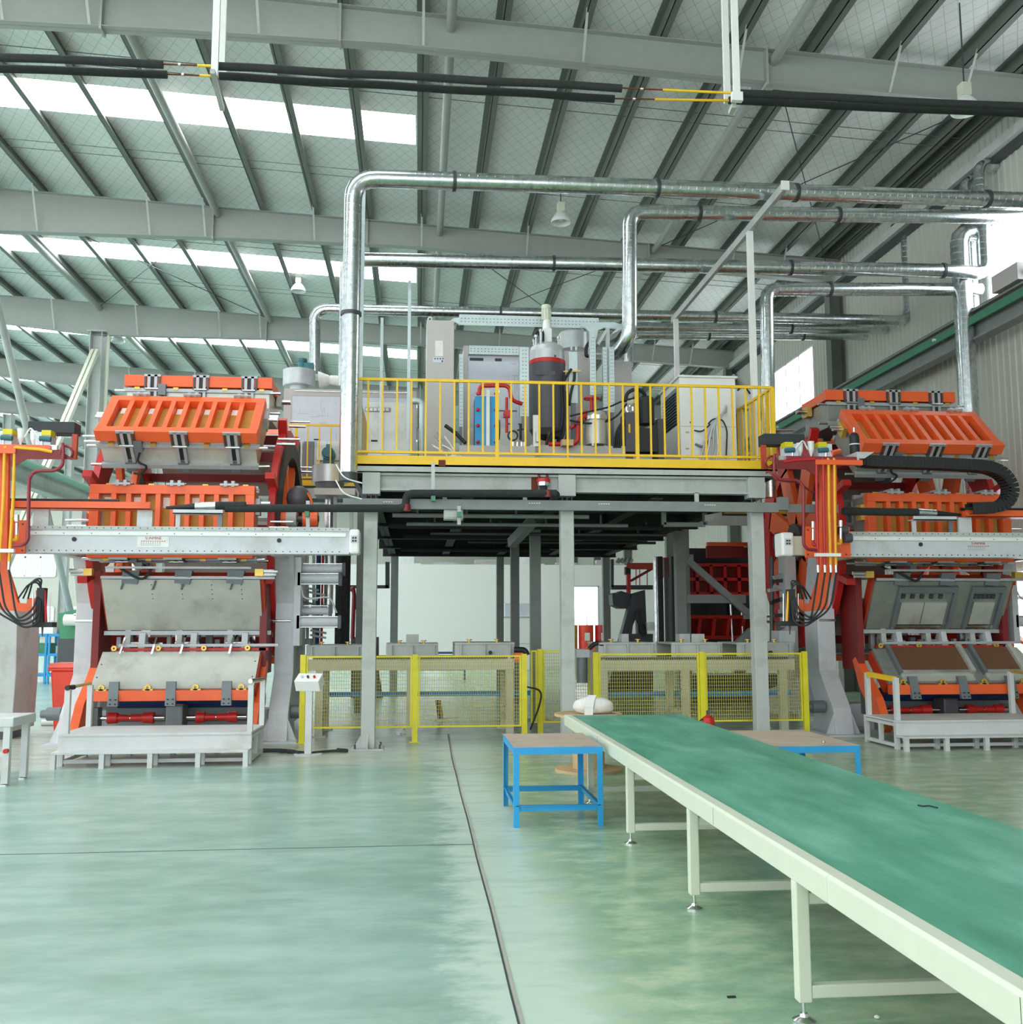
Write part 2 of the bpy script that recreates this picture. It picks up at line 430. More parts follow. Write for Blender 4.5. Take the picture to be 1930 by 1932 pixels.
# right wall: ribbed cladding sheets with two window bands
wr = bpy.data.objects.new('wall_right', None); COL.objects.link(wr); wr.location = (XW, 30, 0); wr['kind'] = 'structure'; ROOT['wall_right'] = (XW, 30, 0)
def ribbed(y0, y1, z0, z1, pitch=.2):
    mb = MB(); n = int((y1-y0)/pitch); vs = []; y = y0
    pl = []
    for i in range(n+1):
        yy = y0+i*(y1-y0)/max(n, 1)
        pl += [(yy, 0), (yy+.05, 0), (yy+.07, -.022), (yy+.11, -.022), (yy+.13, 0)] if i < n else [(yy, 0)]
    for (a, da), (b, db) in zip(pl, pl[1:]): mb.add([(XW+da, a, z0), (XW+db, b, z0), (XW+db, b, z1), (XW+da, a, z1)], [(0, 1, 2, 3)])
    mb.box(XW+.01, XW+.12, y0, y1, z0, z1)
    return mb.build('cladding_sheet', 'cladding', wr)
WIN = [(14.2, 18.2), (27.0, 30.2), (36, 39.2), (45, 48.2)]
ZW0, ZW1 = 7.75, 9.75
yy = YF
for a, b in WIN:
    ribbed(yy, a, 0, 11.7); ribbed(a, b, 0, ZW0); ribbed(a, b, ZW1, 11.7); yy = b
ribbed(yy, YB, 0, 11.7)
for i, (a, b) in enumerate(WIN):
    o = bpy.data.objects.new('window_%d' % (i+1), None); COL.objects.link(o); o.location = (XW, a, ZW0); o['kind'] = 'structure'; ROOT[o.name] = (XW, a, ZW0)
    n = 3; wd = (b-a)/n
    for q in range(n):
        MB().box(XW+.04, XW+.06, a+q*wd+.03, a+(q+1)*wd-.03, ZW0+.04, ZW1-.04).build('pane', 'window_glow', o)
    fr = MB()
    for q in range(n+1): fr.box(XW-.03, XW+.05, a+q*wd-.03, a+q*wd+.03, ZW0, ZW1)
    fr.box(XW-.03, XW+.05, a, b, ZW0, ZW0+.05); fr.box(XW-.03, XW+.05, a, b, ZW1-.05, ZW1)
    fr.build('window_frame', 'white_paint', o)
# eave channel along the wall head
MB().box(XW-.25, XW-.02, YF, YB, 10.85, 11.05).build('trim_1', 'steel_grey', kind='structure')
MB().box(XW-.14, XW-.02, YF, YB, 10.7, 10.85).build('trim_2', 'dark_steel', kind='structure')
# back wall with far windows
wb = MB().box(XL, XW+.3, YB, YB+.3, 0, 14).build('wall_back', 'cladding', kind='structure')
def bwin(n, x0, x1, z0, z1):
    o = bpy.data.objects.new('window_%d' % n, None); COL.objects.link(o); o.location = (x0, YB, z0); o['kind'] = 'structure'; ROOT[o.name] = (x0, YB, z0)
    MB().box(x0, x1, YB-.06, YB-.02, z0, z1).build('pane', 'far_window', o)
    f = MB()
    for x in np.arange(x0, x1+.01, (x1-x0)/4): f.box(x-.06, x+.06, YB-.1, YB-.02, z0, z1)
    for z in (z0, (z0+z1)/2, z1): f.box(x0, x1, YB-.1, YB-.02, z-.06, z+.06)
    f.build('window_frame', 'white_paint', o)
for n, x in enumerate((-39, -33, -27, -21, -15)): bwin(5+n, x, x+4.6, 1.0, 3.2); bwin(10+n, x, x+4.6, 5.6, 8.6)
# ================================================================ FOREGROUND
# ---- belt conveyor
CX0, CX1, CZ = 1.645, 2.97, .69
CY0, CY1 = 1.4, 11.25
cv = thing('belt_conveyor', 'long green belt conveyor on pale cream legs in the right foreground', 'conveyor', ((CX0+CX1)/2, 6.4, 0))
MB().box(CX0+.075, CX1+.004, CY0, CY1-.03, CZ-.012, CZ+.006).build('belt', 'belt_green', cv, label='worn green rubber belt surface')
MB().box(CX0+.05, CX1-.05, CY0, CY1-.05, CZ-.05, CZ-.013).build('slider_bed', 'steel_grey', cv)
for sx, s in ((CX0, 1), (CX1, -1)):
    ys = [CY0, 4.0, 7.1, CY1]
    for i, (a, b) in enumerate(zip(ys, ys[1:])):
        m = MB()
        prof = [(0, -.1), (0, .002), (.012, .014), (.075, .014), (.075, .006), (.02, .002), (.02, -.085), (.075, -.085), (.075, -.1)]
        m.prism([(sx+s*u, CZ+v-(.03 if s < 0 else 0)) for u, v in prof], 'y', a+.002, b-.002)
        r = m.build('side_rail', 'conveyor_paint', cv, bevel=.003)
        MB().box(min(sx-s*.001, sx+s*.006), max(sx-s*.001, sx+s*.006), (a+b)/2-.001, (a+b)/2+.001, CZ-.09, CZ+.0).build('rail_seam', 'dark_steel', r)
for Y in (2.6, 4.37, 6.09, 7.9, 9.72):
    x0, x1 = CX0+.03, CX1-.03
    m = MB()
    for x in (x0, x1): m.box(x-.03, x+.03, Y-.03, Y+.03, .085, CZ-.1)
    m.box(x0+.03, x1-.03, Y-.025, Y+.025, .1, .155); m.box(x0+.03, x1-.03, Y-.02, Y+.02, CZ-.2, CZ-.15)
    lf = m.build('leg_frame', 'conveyor_paint', cv, bevel=.006)
    for x in (x0, x1):
        MB().cyl((x, Y, .02), (x, Y, .09), .009, n=8).lathe([(.0, 0), (.05, 0), (.05, .008), (.02, .022), (.016, .035), (0, .035)], (x, Y, 0), 14).build('levelling_foot', 'chrome', lf)
MB().cyl((CX0+.05, CY1-.06, CZ-.05), (CX1-.05, CY1-.06, CZ-.05), .05, n=16).build('end_roller', 'dark_steel', cv)
# ---- blue work tables
def table(x0, x1, y0, y1, zt, label):
    t = thing('work_table', label, 'table', ((x0+x1)/2, (y0+y1)/2, 0), 'blue steel tables beside the conveyor')
    MB().box(x0+.004, x1-.004, y0+.004, y1-.004, zt-.012, zt+.004).build('table_top', 'wood', t, label='scuffed brown board top')
    f = MB(); w_ = .06
    f.box(x0, x1, y0, y0+.006, zt-w_, zt); f.box(x0, x1, y1-.006, y1, zt-w_, zt); f.box(x0, x0+.006, y0+.006, y1-.006, zt-w_, zt); f.box(x1-.006, x1, y0+.006, y1-.006, zt-w_, zt)
    f.box(x0+.006, x1-.006, y0+.006, y0+.05, zt-.018, zt-.012); f.box(x0+.006, x1-.006, y1-.05, y1-.006, zt-.018, zt-.012)
    f.build('apron', 'blue', t)
    for x, sx in ((x0, 1), (x1, -1)):
        for y, sy in ((y0, 1), (y1, -1)):
            m = MB(); m.box(min(x, x+sx*.05), max(x, x+sx*.05), min(y, y+sy*.006), max(y, y+sy*.006), 0, zt-w_+.001); m.box(min(x, x+sx*.006), max(x, x+sx*.006), min(y+sy*.006, y+sy*.05), max(y+sy*.006, y+sy*.05), 0, zt-w_+.001)
            m.build('leg', 'blue', t, bevel=.002)
    for (a, b) in (((x0+.02, y0+.02), (x1-.02, y0+.02)), ((x0+.02, y1-.02), (x1-.02, y1-.02)), ((x0+.02, y0+.02), (x0+.02, y1-.02)), ((x1-.02, y0+.02), (x1-.02, y1-.02))):
        m = MB()
        z = .13
        m.box(min(a[0], b[0])-.003, max(a[0], b[0])+.003, min(a[1], b[1])-.003, max(a[1], b[1])+.003, z, z+.05)
        m.box(min(a[0], b[0])-(.0 if a[0] != b[0] else .02), max(a[0], b[0])+(.0 if a[0] != b[0] else .02), min(a[1], b[1])-(0 if a[1] != b[1] else .02), max(a[1], b[1])+(0 if a[1] != b[1] else .02), z+.044, z+.05)
        m.build('stretcher', 'blue', t)
    return t
table(.82, 1.59, 8.6, 9.66, .665, 'blue steel work table left of the green conveyor')
table(3.08, 3.98, 8.8, 10.15, .62, 'blue steel work table right of the conveyor, partly hidden behind it')
tag(MB().lathe([(0, 0), (.014, 0), (.018, .006), (.01, .016), (0, .018)], (3.72, 8.98, .624), 10).build('steel_nut', 'chrome'), 'small bright steel nut lying on the right blue table', 'nut')
# ---- cable reel with sack
c0 = PZ(1117, 1349, .64); c0 = Vector((2.02, 11.85, 0))
rl = thing('cable_reel', 'bare wooden cable reel standing on end behind the conveyor head', 'reel', tuple(c0))
for n_, z in (('bottom_flange', .0), ('top_flange', .635)):
    m = MB().lathe([(0, 0), (.4, 0), (.4, .03), (0, .03)], (c0.x, c0.y, z), 32); f = m.build(n_, 'ply', rl)
MB().lathe([(.19, .03), (.19, .635)], (c0.x, c0.y, 0), 24).build('drum_core', 'ply', rl)
for a in range(4):
    MB().box(c0.x-.38, c0.x+.38, c0.y-.3+.18*a-.001, c0.y-.3+.18*a+.001, .6655, .6665).build('board_joint', 'dark_steel', rl)
def lump(c, rx, ry, rz, seed):
    rng = random.Random(seed); m = MB(); m.ball((0, 0, 0), 1, n=20); vs = []
    for (x, y, z) in m.v:
        k = 1+.06*math.sin(5*x+seed)+.05*math.sin(7*y+2*z+seed)+.05*math.sin(9*z-3*x)
        vs.append((c[0]+rx*x*k, c[1]+ry*y*k, max(c[2]-rz*.86, c[2]+rz*z*k)))
    m.v = vs; return m
bz = .666
sk = thing('cloth_bundle', 'off-white cloth bundle tied up on top of the wooden reel', 'bundle', (2.03, 11.75, bz))
lump((1.98, 11.78, bz+.085), .14, .13, .1, 1).build('left_lobe', 'sack', sk); lump((2.15, 11.76, bz+.085), .15, .14, .1, 4).build('right_lobe', 'sack', sk)
MB().tube([(2.06, 11.66, bz+.02), (2.075, 11.7, bz+.17), (2.08, 11.78, bz+.19), (2.07, 11.88, bz+.1)], .014, 8).build('neck_tie', 'sack', sk)
m = MB(); zz = [(11.585, .0), (11.60, .09), (11.66, .165), (11.74, .215)]
for (ya, za), (yb_, zb) in zip(zz, zz[1:]): m.slab([(1.93+(ya-11.58)*.45, ya, bz+za), (2.03+(ya-11.58)*.45, ya, bz+za), (2.03+(yb_-11.58)*.45, yb_, bz+zb), (1.93+(yb_-11.58)*.45, yb_, bz+zb)], .004)
tag(m.build('paper_sheet', 'paper'), 'white paper sheet leaning over the cloth bundle', 'paper')
# ---- fire extinguisher and red crate behind the conveyor
e = PY(1337, 1395, 13.0); e.z = 0; ex = thing('fire_extinguisher', 'red fire extinguisher standing behind the conveyor belt edge', 'extinguisher', (e.x, e.y, 0))
MB().lathe([(0, 0), (.075, 0), (.085, .02), (.085, .44), (.07, .49), (.03, .52), (.03, .53), (0, .53)], (e.x, e.y, 0), 18).build('cylinder', 'red_paint', ex)
MB().lathe([(.0851, .22), (.0865, .22), (.0865, .32), (.0851, .32)], (e.x, e.y, 0), 18).build('label_band', 'paper', ex)
MB().cbox((e.x, e.y, .55), .04, .04, .05).bar((e.x-.02, e.y, .58), (e.x+.1, e.y-.02, .595), .02, .012).bar((e.x-.01, e.y, .565), (e.x+.09, e.y-.02, .55), .02, .012).build('valve_handle', 'dark_steel', ex)
MB().tube([(e.x-.02, e.y, .49), (e.x-.12, e.y, .46), (e.x-.13, e.y-.02, .3), (e.x-.09, e.y-.03, .15)], .011, 7, rad=.06).build('hose', 'black', ex)
q = PY(1362, 1376, 13.1)
bxm = MB(); bxm.box(q.x-.17, q.x+.17, q.y-.12, q.y+.12, 0, .28)
cr = thing('red_crate', 'low red crate with a rim behind the right blue table', 'crate', (q.x, q.y, 0))
bxm.build('body', 'bin_red', cr, bevel=.01); MB().box(q.x-.185, q.x+.185, q.y-.135, q.y+.135, .25, .285).build('rim', 'bin_red', cr, bevel=.008)
# ---- steps
def steps(x0, x1, left, label):
    yf, ym, yb_ = (12.58, 12.84, 13.8) if left else (13.1, 13.36, 14.35)
    t = thing('step_platform', label, 'step', ((x0+x1)/2, ym, 0), 'white steel step platforms in front of the drum machines')
    MB().box(x0, x1, yf, ym, .17, .195).build('lower_tread', 'step_white', t, bevel=.004)
    MB().box(x0, x1, ym-.012, ym, .195, .365).build('riser_panel', 'step_white', t)
    MB().box(x0, x1, ym-.03, yb_, .365, .39).build('upper_tread', 'step_white', t, label='scuffed standing surface')
    n = 5
    for i in range(n):
        x = x0+.03+(x1-x0-.06)*i/(n-1)
        MB().box(x-.03, x+.03, yf+.005, yf+.065, 0, .17).build('leg', 'step_white', t)
        MB().box(x-.03, x+.03, ym+.005, ym+.065, 0, .365).build('leg', 'step_white', t)
        MB().box(x-.03, x+.03, yb_-.065, yb_-.005, 0, .365).build('leg', 'step_white', t)
    for x in (x0, x1-.05):
        for z in (.03, .31):
            MB().box(x, x+.05, ym+.065, yb_-.065, z, z+.045).build('side_bar', 'step_white', t)
        MB().box(x, x+.05, (ym+yb_)/2-.03, (ym+yb_)/2+.03, .075, .31).build('side_post', 'step_white', t)
    MB().box(x0+.06, x1-.06, ym+.02, ym+.05, .03, .075).build('lower_bar', 'step_white', t)
    return t
def post_box(p, z0, z1, w_=.065): return MB().box(p[0]-w_/2, p[0]+w_/2, p[1]-w_/2, p[1]+w_/2, z0, z1)
sl = steps(-4.37, -2.05, True, 'white two-step platform in front of the left drum machine')
for (x, y, z1) in ((PY(129, 1300, 12.9).x, 12.9, .93), (PY(171, 1293, 13.75).x, 13.75, .93), (PY(474, 1296, 12.9).x, 12.9, .96), (PY(496, 1290, 13.7).x, 13.7, .98)):
    post_box((x, y), .39, z1).build('hand_post', 'step_white', sl)
xa, xb = PY(129, 1300, 12.9).x, PY(171, 1293, 13.75).x
MB().cyl((PY(496, 1290, 13.7).x, 13.7, .99), (PY(496, 1290, 13.7).x-.1, 13.3, .99), .03, n=10).build('sensor_bar', 'chrome', sl)
MB().cyl((xa, 12.9, .945), (xb, 13.75, .95), .02, n=10).build('sensor_rail', 'brass', sl)
MB().cyl((xa, 12.85, .945), (xa+.03, 13.0, .946), .032, n=10).build('sensor_head', 'black', sl)
sr = steps(6.56, 8.9, False, 'white two-step platform in front of the right drum machine')
for (x, y, z1) in ((6.62, 13.42, .97), (6.62, 14.3, 1.0), (8.85, 13.42, .97), (8.85, 14.3, 1.0)):
    post_box((x, y), .39, z1).build('hand_post', 'step_white', sr)
MB().bar((6.62, 13.45, .95), (6.62, 14.28, .98), .06, .07).build('light_curtain', 'yellow', sr, label='yellow light curtain bar')
MB().cyl((8.85, 13.25, .98), (8.85, 14.28, 1.01), .025, n=10).build('sensor_rail', 'brass', sr)
# ---- control pedestal
p = PZ(581, 1424); px, py = p.x, p.y
pd = thing('control_pedestal', 'white control box on a slim post beside the yellow mesh fence', 'control box', (px, py, 0))
MB().lathe([(0, 0), (.19, 0), (.19, .012), (0, .012)], (px, py, 0), 24).build('base_plate', 'step_white', pd)
MB().box(px-.045, px+.045, py-.045, py+.045, .012, .86).build('post', 'step_white', pd, bevel=.004)
bx_ = MB(); R = Matrix.Rotation(-.25, 3, 'Z') @ Matrix.Rotation(.5, 3, 'X')
def rbox(c, s, R, m=None):
    m = m or MB(); vs = []
    for z in (-1, 1):
        for y in (-1, 1):
            for x in (-1, 1): vs.append(tuple(Vector(c)+R @ Vector((x*s[0]/2, y*s[1]/2, z*s[2]/2))))
    return m.add(vs, [(0, 2, 3, 1), (4, 5, 7, 6), (0, 1, 5, 4), (2, 6, 7, 3), (0, 4, 6, 2), (1, 3, 7, 5)])
cb = rbox((px+.0, py, .95), (.34, .2, .16), R).build('control_box', 'white_paint', pd, bevel=.008)
for dx, mm in ((-.08, 'panel_white'), (0, 'dark_steel'), (.09, 'red_paint')):
    c = Vector((px, py, .95))+R @ Vector((dx, -.02, .085)); n_ = R @ Vector((0, 0, 1))
    MB().cyl(c, c+n_*.03, .016, n=10).build('push_button', mm, cb)
m = MB(); rng = random.Random(3)
for k in range(4):
    pts = [(px-.05, py+.1, .02)]
    for i in range(6): pts.append((px-.1-.13*i+rng.uniform(-.1, .1), py+.15+rng.uniform(-.15, .2)+.05*i, .02))
    m.tube(pts, .014, 6, rad=.15)
tag(m.build('cable_loom', 'rubber', kind='stuff'), 'tangle of black cables on the floor behind the control pedestal', 'cable')
m = MB()
for k in range(3):
    m.tube([(px+.02, py+.06, .02), (px+.3, py+.2+.05*k, .02), (px+.55, py+.1+.1*k, .02), (px+.35, py+.45, .02)], .012, 6, rad=.2)
tag(m.build('floor_cable', 'rubber'), 'black cable looped on the floor right of the control pedestal', 'cable')
# ---- left edge things
q = PZ(28, 1395); cab_x, cab_y = -6.08, 15.9
cb = thing('grey_cabinet', 'tall grey steel column cabinet cut off by the left frame edge', 'cabinet', (cab_x-.5, cab_y, 0))
MB().prism([(cab_x-1.2, .12), (cab_x-.02, .12), (cab_x-.0, 1.0), (cab_x-.03, 2.05), (cab_x-1.2, 2.05)], 'y', cab_y, cab_y+.9).build('body', 'deck_grey', cb, bevel=.01)
MB().box(cab_x-1.1, cab_x-.08, cab_y+.05, cab_y+.85, 0, .12).build('plinth', 'dark_steel', cb)
q = PZ(4, 1482); wx, wy = q.x, q.y
fr = thing('white_bench_frame', 'corner of a white steel bench frame at the far left edge', 'bench', (wx-.2, wy+.3, 0))
MB().box(wx-.6, wx+.1, wy-.05, wy+.6, .62, .72).build('bench_top', 'step_white', fr, bevel=.01)
for dx, dy in ((.03, 0), (.03, .5)):
    l = MB().box(wx+dx-.035, wx+dx+.035, wy+dy-.035, wy+dy+.035, .02, .62).build('leg', 'step_white', fr)
    MB().lathe([(0, 0), (.05, 0), (.05, .01), (.02, .02), (0, .02)], (wx+dx, wy+dy, 0), 12).build('foot', 'chrome', l)
MB().box(wx-.55, wx, wy-.02, wy+.02, .3, .36).build('cross_bar', 'step_white', fr)
MB().cyl((wx+.045, wy-.04, .37), (wx+.045, wy-.09, .37), .025, n=10).build('knob', 'red_paint', fr)
# red wheelie bin
b0 = Vector((-5.47, 16.7, 0))
bn = thing('wheelie_bin', 'bright red wheelie bin beside the left drum machine', 'bin', tuple(b0))
MB().hexa([(b0.x-.22, b0.y-.22, .03), (b0.x+.22, b0.y-.22, .03), (b0.x+.22, b0.y+.22, .03), (b0.x-.22, b0.y+.22, .03), (b0.x-.29, b0.y-.29, 1.0), (b0.x+.29, b0.y-.29, 1.0), (b0.x+.29, b0.y+.29, 1.0), (b0.x-.29, b0.y+.29, 1.0)]).build('body', 'bin_red', bn, bevel=.03)
MB().box(b0.x-.32, b0.x+.32, b0.y-.32, b0.y+.32, 1.0, 1.05).build('rim', 'bin_red', bn, bevel=.02)
MB().prism([(b0.y-.34, 1.05), (b0.y+.33, 1.05), (b0.y+.3, 1.12), (b0.y-.2, 1.12)], 'x', b0.x-.33, b0.x+.33).build('lid', 'bin_red', bn, bevel=.015)
for s in (-1, 1): MB().cyl((b0.x+s*.2, b0.y+.24, .1), (b0.x+s*.26, b0.y+.24, .1), .1, n=16).build('wheel', 'black', bn)
q = PZ(107, 1369)
tag(MB().cyl((q.x-.25, q.y, .05), (q.x+.3, q.y, .05), .05, n=14).build('white_tube', 'plastic_white'), 'short white plastic tube lying on the floor near the red bin', 'tube')
# blue racks behind, at left
def rack(x0, x1, y, d, label, zs_):
    t = thing('blue_rack', label, 'rack', ((x0+x1)/2, y, 0), 'blue racks along the left aisle')
    for i in range(3):
        x = x0+(x1-x0)*i/2
        for yy_ in (y, y+d): MB().box(x-.03, x+.03, yy_-.03, yy_+.03, 0, zs_[-1]).build('post', 'blue', t)
    for z in zs_:
        MB().box(x0-.03, x1+.03, y-.035, y-.03, z-.08, z).box(x0-.03, x1+.03, y+d+.03, y+d+.035, z-.08, z).box(x0, x1, y-.03, y+d+.03, z-.02, z-.005).build('shelf', 'blue', t)
    return t
rl0, rl1, rr0, rr1 = [PY(q, 1240, 31).x for q in (16, 86, 92, 168)]
rk = rack(rl0, rl1, 31, .8, 'blue steel rack left of the pair behind the grey cabinet', (.3, .9, 1.48))
rack(rr0, rr1, 31, .8, 'blue steel rack right of the pair, carrying grey mould parts', (.3, .9, 1.48))
rng = random.Random(5)
for i in range(9):
    x = rr0+.06+(rr1-rr0-.1)*i/9.6; z = (1.48, .9)[i % 2]; h = rng.uniform(.1, .26)
    tag(MB().box(x, x+.12, 31.05, 31.6, z-.004, z-.004+h).box(x+.02, x+.1, 31.0, 31.5, z+h-.004, z+h+.06).build('mould_part', rng.choice(['plate_dark', 'steel_grey', 'deck_grey'])), 'grey mould part on the %s shelf of the right blue rack, %s from the left' % (('top', 'middle')[i % 2], ('first', 'second', 'third', 'fourth', 'fifth')[i//2]), 'mould part', 'mould parts on the blue rack')
for i in range(3):
    x = rl0+.1+.36*i
    tag(MB().box(x, x+.3, 31.1, 31.6, .896, 1.2).box(x-.015, x+.315, 31.08, 31.62, 1.16, 1.2).build('green_crate', 'green_machine'), '%s green crate on the middle shelf of the left blue rack' % ('leftmost', 'middle', 'rightmost')[i], 'crate', 'green crates on the rack')

tag(MB().tube([PZ(1732, 1519, .7), PZ(1742, 1521, .703), PZ(1752, 1520, .7), PZ(1769, 1524, .7)], .004, 6).build('wire_scrap', 'black'), 'short bent dark wire lying on the green conveyor belt', 'wire')
p = PZ(1380, 1882); tag(MB().box(p.x-.02, p.x+.02, p.y-.008, p.y+.008, 0, .006).build('metal_chip', 'black'), 'tiny dark chip on the floor near the conveyor legs', 'chip')
p = PZ(1655, 1922); tag(MB().ball((p.x, p.y, .008), .014, (1, .8, .5), 8).build('paper_crumb', 'paper'), 'tiny white crumb on the floor under the conveyor at the bottom edge', 'crumb')
# ================================================================ DECK
DF, DL, DR, DZ = 14.08, -.98, 5.27, 4.0
dk = thing('platform_deck', 'raised grey steel platform with yellow kick plate between the drum machines', 'platform', (2.1, 18, DZ))
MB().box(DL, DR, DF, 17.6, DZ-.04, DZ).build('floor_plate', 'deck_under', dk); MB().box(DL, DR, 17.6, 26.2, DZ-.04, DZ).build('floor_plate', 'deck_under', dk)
def ibeam(x0, x1, y, z0, z1, fw=.16, tt=.02):
    return MB().box(x0, x1, y-.006, y+.006, z0, z1).box(x0, x1, y-fw/2, y+fw/2, z1-tt, z1).box(x0, x1, y-fw/2, y+fw/2, z0, z0+tt)
MB().box(DL, DR, DF, DF+.012, DZ-.13, DZ).box(DL, DR, DF, DF+.08, DZ-.13, DZ-.115).build('edge_channel', 'deck_grey', dk)
MB().box(DL, DL+.012, DF+.012, 17.6, DZ-.13, DZ).build('edge_channel', 'deck_grey', dk); MB().box(DR-.012, DR, DF+.012, 17.6, DZ-.13, DZ).build('edge_channel', 'deck_grey', dk)
GX = (-.68, 2.13, 4.95)
for a, b in zip(GX, GX[1:]): ibeam(a+.11, b-.11, DF+.12, 3.62, 3.87, .16, .03).build('front_beam', 'deck_grey', dk)
for i, Y in enumerate((15.4, 16.7, 18.2, 19.5, 20.8, 22.1, 23.4, 24.7, 26.0)):
    x0, x1 = DL+.05, DR-.05
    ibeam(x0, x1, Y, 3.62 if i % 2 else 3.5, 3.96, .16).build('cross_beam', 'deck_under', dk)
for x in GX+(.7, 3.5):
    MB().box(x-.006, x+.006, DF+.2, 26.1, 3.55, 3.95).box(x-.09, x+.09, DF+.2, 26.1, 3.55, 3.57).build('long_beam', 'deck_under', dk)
# columns
def column(x, y, label):
    front = y < 15
    c = thing('platform_column', label, 'column', (x, y, 0), 'platform columns')
    MB().box(x-.095, x+.095, y-.095, y+.095, .02, 3.49).build('shaft', 'deck_grey' if front else 'bar_grey', c, bevel=.006)
    if front:
        MB().box(x-.125, x+.125, y-.11, y+.1, 3.56, 3.87).build('head_block', 'deck_grey', c, bevel=.004)
        for s in (-1, 0, 1): MB().cyl((x+s*.07, y-.07, 3.5), (x+s*.07, y-.07, 3.57), .012, n=6).build('bolt', 'dark_steel', c)
    MB().box(x-.22, x+.22, y-.2, y+.2, 0, .02).build('base_plate', 'deck_grey', c)
    if front:
        for sx in (-1, 1):
            for sy in (-1, 1): MB().cyl((x+sx*.17, y+sy*.15, .02), (x+sx*.17, y+sy*.15, .08), .014, n=6).build('anchor_bolt', 'dark_steel', c)
        g = MB()
        for s in (-1, 1): g.prism([(x+s*.095, .02), (x+s*.2, .02), (x+s*.095, .2)], 'y', y-.006, y+.006)
        g.prism([(y-.095, .02), (y-.19, .02), (y-.095, .2)], 'x', x-.006, x+.006); g.build('gusset', 'deck_grey', c, kind='stuff')
for i, x in enumerate(GX): column(x, DF+.11, 'grey steel front column of the platform, %s of three' % ('leftmost', 'middle one', 'rightmost')[i])
for x, y, l in ((2.13, 18.1, 'dark grey column just left of the middle front column'), (2.13, 22, 'slim grey column left of the dark column under the platform'), (2.13, 26, 'farthest slim grey column in the middle row under the platform'), (-.62, 26, 'slim dark column standing alone before the white room wall'), (4.95, 18.5, 'grey column at the left edge of the red grid machine'), (4.95, 26, 'purplish dark column right of the bright doorway')): column(x, y, l)
a, b = PY(1296, 1056, 18.4), PY(1412, 1158, 18.4)
br = MB().bar(a, b, .1, .12).build('diagonal_brace', 'bar_grey', dk); MB().cbox(a, .25, .02, .2).build('gusset_plate', 'bar_grey', br); MB().cbox(b, .2, .02, .2).build('gusset_plate', 'bar_grey', br)
a, b = PY(1370, 1235, 18.2), PY(1418, 1190, 18.2)
MB().bar(a, b, .12, .14).build('lower_brace', 'bar_grey', dk)
z = PY(1290, 1130, 18.5).z
MB().bar((4.95, 18.5, z), (6.2, 18.5, z), .14, .16).build('cross_girt', 'bar_grey', dk)
a, b = PY(661, 893, 14.35), PY(690, 945, 14.35)
MB().bar(a, b, .05, .06).build('knee_brace', 'dark_steel', dk)
a, b = PY(965, 1025, 17), PY(1003, 985, 16.2)
MB().bar(a, b, .14, .16).build('oblique_strut', 'bar_grey', dk)
# kick plates and railings
kp = MB().box(DL, DR, DF-.006, DF, DZ-.01, DZ+.115).build('kick_plate', 'yellow', dk, label='yellow kick plate along the platform edge')
MB().box(DL, DL+.006, DF, 17.7, DZ-.01, DZ+.115).build('kick_plate', 'yellow', dk); MB().box(DR-.006, DR, DF, 17.7, DZ-.01, DZ+.115).build('kick_plate', 'yellow', dk)
def railing(p0, p1, label, zt=1.25, zm=.17, pitch=.203, posts=(0, 1), half=(), kick=False):
    p0, p1 = Vector(p0), Vector(p1); L = (p1-p0).length; d = (p1-p0)/L; n = int(round(L/pitch))
    t = thing('guard_railing', label, 'railing', tuple((p0+p1)/2), 'yellow railings of the platform')
    MB().bar(p0+Vector((0, 0, zt-.02)), p1+Vector((0, 0, zt-.02)), .04, .04).build('top_rail', 'yellow', t)
    MB().bar(p0+Vector((0, 0, zm)), p1+Vector((0, 0, zm)), .035, .035).build('lower_rail', 'yellow', t)
    if kick: MB().bar(p0+Vector((0, 0, .06)), p1+Vector((0, 0, .06)), .008, .11).build('kick_plate', 'yellow', t)
    for i in range(n+1):
        p = p0+d*(L*i/n)
        if i in posts or i == 0 or i == n: MB().bar(p+Vector((0, 0, 0)), p+Vector((0, 0, zt-.02)), .05, .05).build('post', 'yellow', t)
        else: MB().bar(p+Vector((0, 0, 0 if i in half else zm)), p+Vector((0, 0, zt-.03)), .026, .026).build('baluster', 'yellow', t)
    return t
railing((DL+.03, DF+.03, DZ), (DR-.03, DF+.03, DZ), 'long yellow railing along the front edge of the platform', posts=(10, 20), half=(5, 15, 25))
railing((DL+.03, DF+.06, DZ), (DL+.03, 17.7, DZ), 'yellow side railing at the left end of the platform, seen edge on', pitch=.2)
MB().box(DL+.05, DL+.054, DF+.1, 17.66, DZ+.12, DZ+1.21).build('infill_sheet', 'yellow', bpy.data.objects['guard_railing.001'])
railing((DR-.03, DF+.06, DZ), (DR-.03, 17.7, DZ), 'yellow side railing at the right end of the platform', pitch=.2)
rpz = 4.48
for (x0, x1, y0, y1, z, l, fl_) in ((-2.75, -1.05, 19.9, 22.2, rpz, 'rear grey platform behind the left drum machine', 'left'), (5.36, 7.75, 19.9, 20.4, DZ, 'rear grey platform behind the right filling head', 'right')):
    rpt = thing('rear_platform', l, 'platform', ((x0+x1)/2, (y0+y1)/2, z), 'rear platforms')
    MB().box(x0, x1, y0, y1, z-.05, z).build('floor_plate', 'deck_under', rpt); MB().box(x0, x1, y0-.01, y0+.05, z-.25, z-.051).build('edge_channel', 'deck_grey', rpt)
    for x in (x0+.1, x1-.1):
        for y in (y0+.12, y1-.12): MB().box(x-.08, x+.08, y-.08, y+.08, 0, z-.26).build('post', 'bar_grey', rpt)
